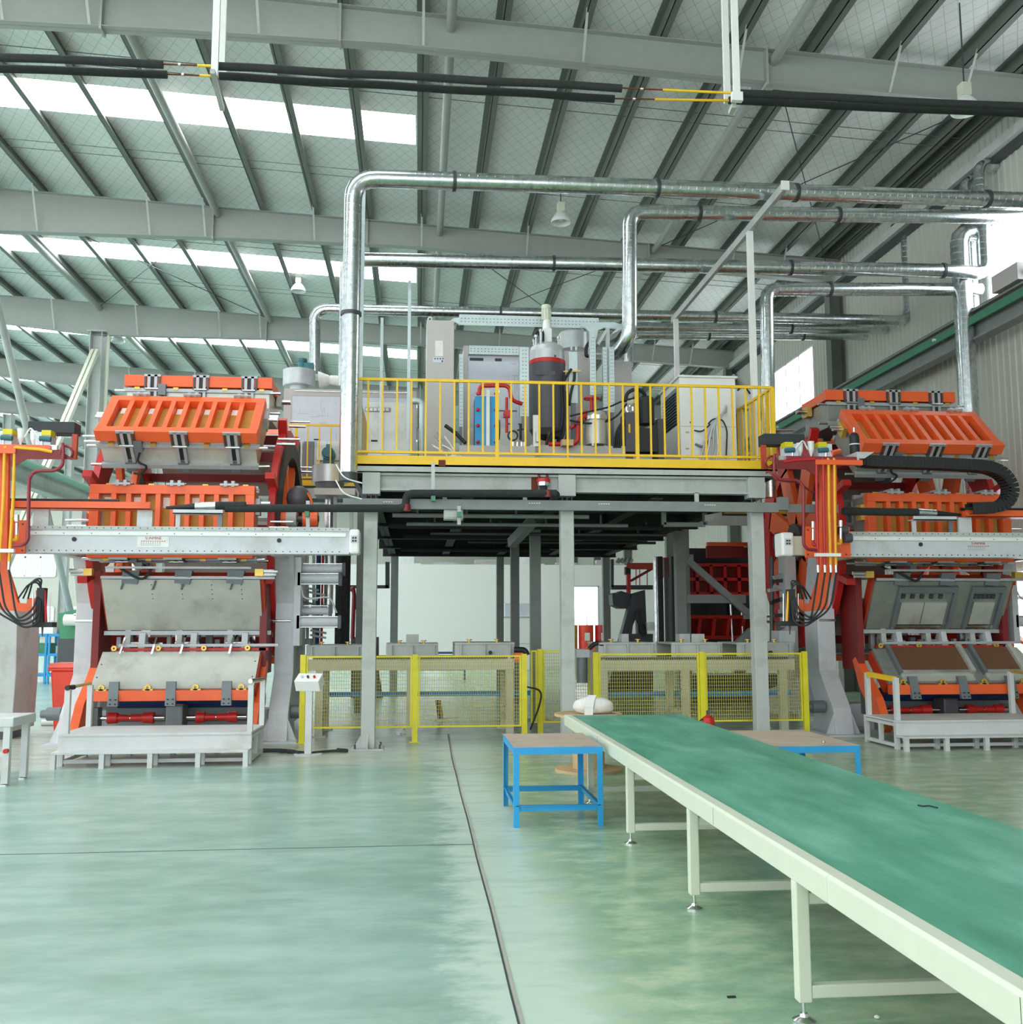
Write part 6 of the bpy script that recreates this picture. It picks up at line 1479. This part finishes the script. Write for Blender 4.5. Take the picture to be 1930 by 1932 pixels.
lump((PY(1305, 862, 14.8).x, 14.8, DZ+.13), .2, .18, .14, 6).build('plastic_sack', 'sack'); tag(bpy.data.objects['plastic_sack'], 'crumpled pale sack on the platform before the white chiller', 'sack')
t = thing('round_filter', 'white round filter housing behind the right corner of the railing', 'filter', tuple(PY(1396, 760, 16)))
p = PY(1397, 752, 16.0); MB().lathe([(0, 0), (.16, 0), (.17, .04), (.17, .3), (.16, .34), (0, .34)], (p.x, 16.0, p.z-.2), 20).build('housing', 'white_paint', t); MB().cyl((p.x, 16, DZ), (p.x, 16, p.z-.2), .05, n=10).build('stand', 'white_paint', t)
MB().tube([(p.x-.1, 15.85, p.z+.1), (p.x, 15.82, p.z+.2), (p.x+.12, 15.85, p.z+.05)], .015, 6, rad=.1).build('black_hose', 'rubber', t)
# bundle of offcut tubes left of the cabinet foot
rng = random.Random(21)
for i in range(12):
    x0, x1 = 812+2.4*i+rng.uniform(0, 1), 840+2.2*i+rng.uniform(0, 1); y0, y1 = rng.uniform(815, 845), rng.uniform(855, 868)
    mm = 'black' if i == 0 else rng.choice(['hinge_grey', 'plastic_white', 'fan_grey', 'steel_grey'])
    if i == 0: x0, y0, x1, y1 = 840, 803, 878, 836
    lab = 'black rubber tube leaning over the scrap tubes beside the tall cabinet' if i == 0 else '%s offcut strip from the left in the heap by the tall cabinet' % ('', 'first', 'second', 'third', 'fourth', 'fifth', 'sixth', 'seventh', 'eighth', 'ninth', 'tenth', 'last')[i]
    o = MB().tube([PY(x0, y0, 14.9-.02*i), PY((x0+x1)/2, (y0+y1)/2-3, 14.85-.02*i), PY(x1, y1, 14.75-.02*i)], .012 if i else .03, 6, rad=.1).build('offcut_strip' if i else 'rubber_tube', mm)
    tag(o, lab, 'tube' if i == 0 else 'strip', None if i == 0 else 'heap of offcut strips on the platform')
lump((PY(862, 850, 14.65).x, 14.65, DZ+.12), .16, .1, .12, 3).build('white_bag', 'sack'); tag(bpy.data.objects['white_bag'], 'crumpled white plastic bag among the offcut strips', 'bag')
t = thing('curved_duct_pipe', 'pale plastic pipe bending down left of the tall grey cabinet', 'pipe', tuple(PY(790, 800, 17)))
MB().tube([PY(775, 757, 17.2), PY(797, 757, 17.2), Vector((PY(797, 860, 17.2).x, 17.2, DZ+.01))], .06, 10, rad=.2).build('pipe_run', 'tray', t)
# ================================================================ FENCES AND MOULD TRACKS UNDER THE PLATFORM
def fence(Y, posts, top, bot, label, base_z=0., ends=None):
    xs = [PY(p, 1300, Y).x for p in posts]
    zt = PY(posts[0], top, Y).z; zb = PY(posts[0], bot, Y).z
    t = thing('mesh_fence', label, 'fence', ((xs[0]+xs[-1])/2, Y, 0), 'yellow mesh fences')
    for x in (xs if ends is None else [xs[i] for i in ends]):
        p = MB().box(x-.04, x+.04, Y-.03, Y+.03, .01, zt+.02).build('post', 'fence_yellow', t)
        MB().box(x-.08, x+.08, Y-.06, Y+.06, 0, .01).build('base_plate', 'fence_yellow', p)
    for a, b in zip(xs, xs[1:]):
        a, b = a+.045, b-.045
        f = MB().box(a, b, Y-.012, Y+.012, zt-.025, zt).box(a, b, Y-.012, Y+.012, zb, zb+.025).box(a, a+.025, Y-.012, Y+.012, zb+.025, zt-.025).box(b-.025, b, Y-.012, Y+.012, zb+.025, zt-.025).build('panel_frame', 'fence_yellow', t)
        m = MB(); n = int((b-a)/.034); k = int((zt-zb)/.05); r = .0028
        for i in range(1, n): x = a+(b-a)*i/n; m.box(x-r, x+r, Y-r, Y+r, zb, zt)
        for i in range(1, k): z = zb+(zt-zb)*i/k; m.box(a, b, Y-r-.004, Y+r-.004, z-r, z+r)
        m.build('wire_mesh', 'mesh_yellow', f, kind='stuff')
    return t
fence(14.95, (571, 783, 989), 1238, 1375, 'yellow mesh fence in front of the left mould track')
fence(14.5, (1124, 1325, 1519), 1233, 1364, 'yellow mesh fence in front of the right mould track')
fence(15.7, (996, 1019, 1118), 1227, 1364, 'short recessed yellow mesh fence between the two track fences', ends=(1,))
def track(x0, x1, Y, legs, carts, label):
    P = lambda x, y: PY(x, y, Y)
    a, b = P(x0, 1263), P(x1, 1246); zt = PY((x0+x1)/2, 1244, Y).z; z0 = zt-.17
    t = thing('mould_track', label, 'track', ((a.x+b.x)/2, Y, 0), 'beige mould tracks behind the fences')
    for yy in (Y, Y+1.0):
        MB().box(a.x, b.x, yy, yy+.1, z0, zt).build('track_beam', 'beige', t, bevel=.004)
        m = MB(); n = int((b.x-a.x-.2)/.05)
        for i in range(n): m.box(a.x+.1+.05*i, a.x+.13+.05*i, yy-.012, yy, zt-.005, zt+.03)
        m.box(a.x+.1, b.x-.1, yy-.004, yy+.02, zt+.0, zt+.035); m.build('toothed_rack', 'dark_steel', t, kind='stuff')
    for x in legs:
        X = P(x, 1300).x
        for yy in (Y, Y+1.0):
            l = MB().box(X-.06, X+.06, yy, yy+.1, .02, z0).build('leg', 'beige', t)
            MB().box(X-.12, X+.12, yy-.05, yy+.15, 0, .02).build('foot_plate', 'beige', l)
        MB().box(X-.04, X+.04, Y+.1, Y+1.0, .3, .38).build('cross_tie', 'beige', t)
    MB().box(a.x+.1, b.x+.4, Y+1.25, Y+1.3, .52, .6).build('blue_rail', 'blue', t, label='blue lower rail')
    MB().cyl((P(x1-45, 1238).x, Y-.02, zt+.1), (P(x1-45, 1238).x, Y+.02, zt+.1), .03, n=10).build('sensor_plug', 'black', t)
    for i, (c0, c1, y0, y1) in enumerate(carts):
        p, q = P(c0, y1), P(c1, y0)
        ct = thing('mould_cart', 'grey mould cart on the %s track, %s from the left' % ('left' if x0 < 900 else 'right', ('first', 'second', 'third')[i]), 'cart', ((p.x+q.x)/2, Y+.5, zt), 'mould carts on the tracks')
        MB().box(p.x, q.x, Y+.03, Y+1.05, q.z-.03, q.z).build('top_plate', 'steel_grey', ct)
        MB().box(p.x, q.x, Y+.05, Y+.06, zt+.04, q.z-.03).box(p.x, q.x, Y+1.0, Y+1.01, zt+.04, q.z-.03).build('side_plate', 'steel_grey', ct)
        for u in (.1, .5, .92): X = p.x+(q.x-p.x)*u; MB().box(X-.012, X+.012, Y-.0, Y+.05, zt+.04, q.z-.03).build('stiffener', 'steel_grey', ct)
        MB().box(p.x, q.x, Y-.0, Y+.05, zt+.035, zt+.05).build('bottom_flange', 'steel_grey', ct)
        for u in (.25, .72): X = p.x+(q.x-p.x)*u; MB().lathe([(0, 0), (.02, 0), (.02, .03), (.045, .035), (.045, .05), (0, .05)], (X, Y+.2, q.z), 10).build('locating_pin', 'brass', ct)
    return t
track(577, 970, 15.75, (602, 774, 962), ((577, 684, 1217, 1240), (728, 827, 1214, 1238), (858, 971, 1212, 1240)), 'beige mould track behind the left yellow fence')
track(1130, 1499, 15.3, (1139, 1294, 1479), ((1130, 1239, 1212, 1232), (1268, 1364, 1212, 1232), (1392, 1499, 1212, 1233)), 'beige mould track behind the right yellow fence')
def block(x0, x1, y0, y1, Y, dep, name, m, label, cat, zb=None, **k):
    a, b = PY(x0, y1, Y), PY(x1, y0, Y)
    return tag(MB().box(a.x, b.x, Y, Y+dep, a.z if zb is None else zb, b.z).build(name, m, **k), label, cat)
block(766, 790, 1197, 1214, 16.0, .3, 'cart_box', 'steel_grey', 'grey box standing on the middle cart of the left track', 'box')
block(1173, 1186, 1196, 1212, 15.6, .25, 'cart_box', 'steel_grey', 'narrow grey box on the first cart of the right track', 'box')
block(1282, 1302, 1196, 1212, 15.6, .25, 'cart_box', 'deck_grey', 'darker grey box on the second cart of the right track', 'box')
block(1305, 1329, 1196, 1212, 15.6, .25, 'cart_box', 'steel_grey', 'pale grey box on the second cart of the right track', 'box')
block(1470, 1500, 1190, 1213, 15.6, .35, 'cart_motor', 'hinge_grey', 'grey drive motor at the right end of the right track', 'motor')
block(575, 586, 1205, 1216, 16.2, .3, 'cart_pump', 'hinge_dark', 'dark fitting block at the left end of the left track', 'fitting')
t = thing('track_motor', 'dark geared motor hanging between the two tracks', 'motor', tuple(PY(1098, 1255, 15.5)))
p = PY(1098, 1233, 15.5); MB().cbox((p.x, 15.5, p.z), .2, .2, .12).build('gearbox', 'hinge_grey', t); MB().cyl((p.x, 15.5, p.z-.06), (p.x, 15.5, p.z-.45), .085, n=16).build('motor_body', 'hinge_dark', t); MB().cbox((p.x+.14, 15.5, p.z+.08), .14, .1, .06).build('red_bracket', 'orange', t)
MB().tube([(p.x+.1, 15.4, p.z+.08), (p.x+.2, 15.35, p.z+.18), (p.x+.38, 15.4, p.z+.1)], .035, 8, rad=.1).build('black_elbow', 'black', t)
t = thing('track_drive', 'orange drive block with black elbow at the right end of the left track', 'motor', tuple(PY(985, 1240, 15.7)))
p = PY(980, 1240, 15.7); MB().cbox((p.x, 15.75, p.z), .16, .2, .14).build('drive_block', 'orange', t); MB().tube([PY(970, 1226, 15.65), PY(990, 1226, 15.65), PY(995, 1236, 15.65)], .045, 8, rad=.1).build('black_elbow', 'black', t)
MB().tube([(p.x+.1, 15.6, .75), (p.x+.35, 15.6, .7), (p.x+.3, 15.6, .45), (p.x+.15, 15.55, .1)], .014, 6, rad=.15).build('black_cable', 'rubber', t)
t = thing('scrap_bracket', 'white and dark angle bracket lying on the floor behind the left fence', 'bracket', tuple(PZ(830, 1358)))
p = PZ(830, 1360); MB().bar((p.x-.12, p.y, .02), (p.x+.35, p.y+.1, .06), .06, .03).build('flat_bar', 'plastic_white', t); MB().bar((p.x+.0, p.y, .04), (p.x-.05, p.y+.05, .36), .06, .05).build('upright', 'dark_steel', t); MB().bar((p.x+.04, p.y-.02, .05), (p.x-.01, p.y+.03, .36), .03, .04).build('side_bar', 'ply', t)
tag(MB().cyl((PZ(752, 1386).x, PZ(752, 1386).y, .0), (PZ(752, 1386).x, PZ(752, 1386).y, .03), .05, n=14).build('round_puck', 'plastic_white'), 'small white plastic puck on the floor behind the left fence', 'puck')
# ================================================================ BACKGROUND
YW = 42.
wbk = MB().box(-5.5, 6.58, YW, YW+.15, 0, 4.27).box(7.66, 10.4, YW, YW+.15, 0, 4.27).box(6.58, 7.66, YW, YW+.15, 3.35, 4.27).build('wall_partition', 'white_wall', kind='structure')
o = bpy.data.objects.new('door_1', None); COL.objects.link(o); o.location = (7.1, YW, 0); o['kind'] = 'structure'; ROOT[o.name] = (7.1, YW, 0)
MB().box(6.6, 7.64, YW+.1, YW+.13, 0, 3.34).build('pane', 'window_glow', o)
MB().box(6.56, 6.62, YW-.03, YW+.1, 0, 3.38).box(7.62, 7.68, YW-.03, YW+.1, 0, 3.38).box(6.56, 7.68, YW-.03, YW+.1, 3.33, 3.39).box(7.14, 7.17, YW-.01, YW+.1, 0, 3.33).build('door_frame', 'panel_white', o)
for i in range(8):
    x = -4.6+1.75*i
    tag(MB().box(x, x+.9, YW+.3, YW+.7, 4.0, 4.27+.12+.12*(i % 3)).box(x-.1, x+1.2, YW+.1, YW+.14, 4.27, 4.32).build('roof_unit', ('steel_grey', 'cabinet', 'plastic_white')[i % 3]), '%s small unit from the left on top of the white partition wall' % ('first', 'second', 'third', 'fourth', 'fifth', 'sixth', 'seventh', 'eighth')[i], 'unit', 'units on top of the partition wall')
for i, (x, m_) in enumerate(((1076, 'ochre'), (1106, 'bin_red'), (1137, 'red_paint'))):
    p = PY(x, 1240, 38); d = thing('oil_drum', '%s steel drum before the bright doorway' % ('ochre', 'bright red', 'dark red')[i], 'drum', (p.x, 38, 0), 'drums by the doorway')
    MB().lathe([(0, 0), (.29, 0), (.29, .3), (.3, .31), (.29, .32), (.29, .6), (.3, .61), (.29, .62), (.29, .9), (0, .9)], (p.x, 38, 0), 20).build('drum_body', m_, d)
    MB().box(p.x-.1, p.x+.1, 37.7, 37.712, .3, .6).build('drum_label', 'paper', d)
    d.location.z = .75; 
tag(block(1066, 1148, 1224, 1250, 37.6, .8, 'drum_stand', 'steel_grey', 'x', 'stand', zb=0), 'low grey stand under the drums by the doorway', 'stand')
for d in bpy.data.objects:
    if d.name.startswith('oil_drum'): d.location.z = PY(1105, 1224, 37.6).z
t = thing('test_cabinet', 'white cabinet with a bluish glass hood before the white partition', 'cabinet', tuple(PY(976, 1230, 38)))
a, b = PY(951, 1250, 38), PY(1003, 1162, 38); MB().box(a.x, b.x, 38, 39, 0, b.z).build('body', 'white_paint', t, bevel=.02)
c0, c1 = PY(951, 1160, 38), PY(1003, 1138, 38); MB().box(a.x+.05, b.x-.05, 38.1, 38.9, b.z, c1.z).build('glass_hood', 'panel_white', t); MB().box(a.x, b.x, 37.98, 38, b.z-.08, b.z-.02).build('grey_band', 'hinge_grey', t)
MB().box(a.x, b.x, 37.985, 38, 1.0, 1.02).build('door_gap', 'hinge_grey', t)
tag(MB().box(-.3, 1.5, 31.6, 32.4, .82, .87).box(-.3, -.24, 31.6, 31.66, 0, .82).box(1.44, 1.5, 31.6, 31.66, 0, .82).box(-.3, 1.5, 31.62, 31.66, .3, .36).build('far_table', 'blue_dark'), 'dark blue table far behind the left fence', 'table')
# second pair of machines farther back
t = thing('rear_machine', 'red grid-backed drum machine seen under the right part of the platform', 'machine', (6.3, 21.6, 0))
def redgrid(x0, x1, y0, y1, Y, nx, ny, tilt=0.):
    a, b = PY(x0, y1, Y), PY(x1, y0, Y); w_, h = b.x-a.x, b.z-a.z
    f = lambda u0, u1, v0, v1, d0, d1: [(a.x+u, Y+d+tilt*v, a.z+v) for d in (d0, d1) for u, v in ((u0, v0), (u1, v0), (u1, v1), (u0, v1))]
    p = MB().hexa(f(0, w_, 0, h, .2, .24)).build('grid_back', 'red_dark', t)
    for i in range(nx+1): u = w_*i/nx; MB().hexa(f(u-.035, u+.035, 0, h, 0, .2)).build('grid_rib', 'red_paint', p)
    for i in range(ny+1): v = h*i/ny; MB().hexa(f(0, w_, v-.035, v+.035, 0.0, .2)).build('grid_rib', 'red_paint', p)
redgrid(1290, 1420, 1066, 1120, 21, 5, 2); redgrid(1290, 1425, 1164, 1203, 20.6, 5, 1, -.5)
a = PY(1290, 1163, 21.1); b = PY(1440, 1120, 21.1)
MB().box(a.x, b.x, 21.3, 21.5, a.z-.6, b.z+1.0).build('rear_panel', 'black', t)
for x in (1305, 1345, 1380):
    p = PY(x, 1150, 20.9); MB().cbox(p, .16, .2, .3).bar(p, p+Vector((.08, -.1, -.25)), .08).build('clamp', 'black', t)
a, b = PY(1335, 1030, 20.5), PY(1430, 1025, 20.5); MB().box(a.x, b.x, 20.5, 20.6, a.z, b.z+.02).build('top_rail', 'orange', t); MB().box(a.x, b.x, 20.55, 20.65, a.z-.25, a.z).build('top_panel', 'red_dark', t)
for x in (1372, 1392): p0, p1 = PY(x+6, 1140, 20.5), PY(x+10, 1212, 20.5); MB().cyl(p0, p1, .02, n=8).build('lift_rod', 'chrome', t)
MB().box(5.9, 8.2, 21.6, 22.6, 0, .6).build('base_frame', 'dark_steel', t)
t = thing('press_frame', 'dark grey slanted machine frame with hanging motor before the bright wall', 'machine', tuple(PY(1200, 1215, 24)))
f = lambda pts, y0, y1, m_, n: MB().prism([(PY(x, y, y0).x, PY(x, y, y0).z) for x, y in pts], 'y', y0, y1).build(n, m_, t)
f(((1193, 1120), (1217, 1113), (1226, 1314), (1208, 1314), (1203, 1160), (1194, 1180), (1180, 1314), (1142, 1314)), 24, 24.3, 'dark_steel', 'slanted_frame')
f(((1155, 1122), (1160, 1118), (1164, 1121), (1172, 1115), (1182, 1118), (1190, 1118), (1186, 1148), (1170, 1148), (1157, 1142)), 24.1, 24.6, 'dark_steel', 'motor_block')
f(((1154, 1104), (1232, 1104), (1232, 1112), (1154, 1112)), 24.0, 24.2, 'dark_steel', 'cross_bar'); f(((1153, 1055), (1158, 1055), (1158, 1108), (1153, 1108)), 24.0, 24.2, 'tank_dark', 'upright')
f(((1183, 1083), (1190, 1083), (1190, 1118), (1184, 1118)), 23.8, 23.95, 'red_paint', 'red_post'); f(((1181, 1069), (1190, 1069), (1190, 1084), (1181, 1084)), 23.8, 24.0, 'black', 'black_block')
f(((1183, 1062), (1232, 1062), (1232, 1074), (1195, 1074), (1183, 1070)), 23.7, 23.8, 'orange_dark', 'red_bracket'); MB().bar(PY(1190, 1096, 23.8), PY(1230, 1073, 23.8), .06).build('diagonal_stay', 'red_dark', t)
for x in (1200, 1207, 1221): MB().cyl(PY(x, 1074, 23.8), PY(x, 1104, 23.8), .012, n=6).build('thin_rod', 'red_paint', t)
for x in (1165, 1172, 1180, 1188): MB().cyl(PY(x, 1062, 23.7), PY(x+4, 1054, 23.7), .05, n=8).build('fitting', 'hinge_grey', t)
f(((1186, 1196), (1232, 1196), (1232, 1314), (1186, 1314)), 23.9, 24.4, 'tank_dark', 'base_block')
MB().tube([PY(1208, 1150, 23.9), PY(1202, 1165, 23.9), PY(1210, 1180, 23.9), PY(1216, 1200, 23.9)], .06, 8, rad=.2).build('black_hose', 'black', t); MB().lathe([(0, 0), (.14, 0), (.16, .2), (0, .22)], tuple(PY(1230, 1190, 23.9)), 14).build('white_pot', 'white_paint', t)
t = thing('press_frame', 'dark grey slanted machine frame left of the front column before the white wall', 'machine', tuple(PY(680, 1240, 24)))
f(((664, 1123), (714, 1123), (714, 1205), (688, 1205), (676, 1145), (668, 1145), (662, 1205), (662, 1240), (714, 1240), (714, 1200), (662, 1200), (664, 1150)), 24, 24.3, 'dark_steel', 'slanted_frame') if False else None
f(((664, 1123), (690, 1123), (722, 1316), (702, 1316), (678, 1150), (664, 1150)), 24, 24.3, 'dark_steel', 'slanted_frame'); f(((662, 1202), (714, 1202), (714, 1316), (662, 1316)), 24.05, 24.4, 'tank_dark', 'base_block')
MB().tube([PY(662, 1116, 23.9), PY(666, 1108, 23.9), PY(668, 1120, 23.9), PY(665, 1205, 23.9)], .05, 8, rad=.1).build('red_pipe', 'red_dark', t)
f(((660, 1104), (733, 1104), (733, 1110), (660, 1110)), 24.0, 24.1, 'dark_steel', 'cross_bar'); f(((727, 1060), (735, 1060), (735, 1110), (727, 1110)), 24.0, 24.1, 'dark_steel', 'upright')
for x in (681, 687): MB().cyl(PY(x, 1060, 24), PY(x, 1104, 24), .02, n=6).build('thin_rod', 'red_dark', t)
# dark insulated risers and services on both sides under the platform
def riser(x0, x1, y0, y1, Y, m_, name, label, cat='duct'):
    a, b = PY((x0+x1)/2, y1, Y), PY((x0+x1)/2, y0, Y); r = abs(PY(x1, y0, Y).x-PY(x0, y0, Y).x)/2
    return tag(MB().cyl((b.x, Y, max(a.z, 0)), (b.x, Y, b.z), r, n=16).build(name, m_), label, cat)
riser(614, 633, 900, 1157, 17.2, 'duct', 'foil_riser', 'silver foil riser right of the left drum machine')
riser(634, 645, 1045, 1225, 18.4, 'dark_steel', 'dark_riser', 'dark grey riser left of the black lagged pipe', 'pipe'); riser(643, 662, 1045, 1225, 18.0, 'black_foam', 'lagged_riser', 'black lagged riser right of the silver foil riser', 'pipe')
riser(597, 606, 1045, 1215, 17.6, 'blue_dark', 'blue_post', 'dark blue post behind the air cylinders', 'post'); riser(607, 612, 1045, 1215, 17.5, 'red_paint', 'red_riser', 'thin red pipe beside the dark blue post', 'pipe')
riser(1233, 1240, 1050, 1225, 20, 'duct', 'foil_riser', 'slim silver foil riser left of the red grid machine'); riser(1240, 1250, 1050, 1230, 19.6, 'black_foam', 'lagged_riser', 'black lagged riser beside the slim foil riser', 'pipe')
riser(1252, 1260, 1055, 1230, 19.8, 'tank_dark', 'dark_riser', 'grey riser between two black risers left of the red grid', 'pipe'); riser(1266, 1279, 1050, 1230, 19.2, 'black_foam', 'lagged_riser', 'thick black lagged riser beside the grey column at the red grid', 'pipe')
riser(1250, 1262, 1052, 1090, 21, 'red_paint', 'red_riser', 'short red riser hanging under the platform', 'pipe')
t = thing('valve_rack', 'grey rack of pneumatic valves right of the left drum machine', 'valves', tuple(PY(577, 1150, 16.8)))
rng = random.Random(4)
for i in range(11):
    p = PY(566+rng.uniform(0, 24), 1108+9*i, 16.8); MB().bar(p, p+Vector((.26, 0, -.05)), .05, .035).build('valve_bar', rng.choice(['hinge_grey', 'steel_grey', 'hinge_dark']), t)
for x in (566, 580, 592): MB().cyl(PY(x, 1045, 16.85), PY(x, 1215, 16.85), .025, n=8).build('upright', 'steel_grey', t)
t = thing('valve_rack', 'dark cluster of valves and clamps left of the right drum machine leg', 'valves', tuple(PY(1475, 1150, 17)))
for i in range(14):
    p = PY(1450+rng.uniform(0, 50), 1090+8*i, 17); MB().bar(p, p+Vector((.3*rng.uniform(.5, 1), .05, rng.uniform(-.08, .08))), .08, .06).build('valve_bar', rng.choice(['hinge_dark', 'dark_steel', 'hinge_grey', 'black']), t)
for x in (1456, 1500): MB().cyl(PY(x, 1050, 17.05), PY(x, 1215, 17.05), .04, n=8).build('upright', 'dark_steel', t)
tag(MB().tube([PY(1602, 942, 13.3), PY(1602, 960, 13.28), PY(1600, 1000, 13.3), PY(1595, 1045, 13.35)], .011, 6, rad=.1).build('hanging_wire', 'rubber'), 'thin black wire hanging in front of the right gantry beam', 'wire') if False else None
# right wall low window and orange stair
o = bpy.data.objects.new('window_15', None); COL.objects.link(o); o.location = (XW, 18, 1); o['kind'] = 'structure'; ROOT[o.name] = (XW, 18, 1)
MB().box(XW-.06, XW-.05, 16.6, 19.4, 1.15, 2.7).build('pane', 'window_glow', o)
m = MB()
for y in np.arange(16.6, 19.41, .7): m.box(XW-.1, XW-.04, y-.03, y+.03, 1.1, 2.75)
for z in (1.12, 2.2, 2.72): m.box(XW-.1, XW-.04, 16.6, 19.4, z-.03, z+.03)
m.build('window_frame', 'white_paint', o)
t = thing('orange_stair_rail', 'orange stair railing at the far right edge behind the drum machine', 'railing', (10.4, 16.2, 0))
MB().bar((10.45, 19.2, 2.5), (10.45, 15.4, 1.0), .12, .05).build('stringer', 'orange', t); MB().bar((10.5, 19.2, 1.6), (10.5, 15.4, .2), .2, .04).build('tread_string', 'steel_grey', t)
for i in range(9): y = 15.5+.42*i; z = 1.0+(y-15.4)*.39; MB().bar((10.45, y, z-.9), (10.45, y, z), .03).build('baluster', 'orange', t)
# green machine far left
t = thing('green_press', 'green machine with a white cylinder seen left of the left drum', 'machine', tuple(PY(130, 1180, 22)))
f2 = lambda pts, y0, y1, m_, n: MB().prism([(PY(x, y, y0).x, PY(x, y, y0).z) for x, y in pts], 'y', y0, y1).build(n, m_, t)
f2(((110, 1158), (150, 1148), (150, 1205), (112, 1205)), 22, 23, 'green_machine', 'green_body'); MB().cyl(PY(122, 1170, 21.8), PY(150, 1170, 21.8), .12, n=14).build('white_cylinder', 'white_paint', t)
MB().box(PY(110, 1200, 22).x, PY(150, 1200, 22).x, 22, 23, 0, PY(112, 1205, 22).z).build('machine_base', 'dark_steel', t)
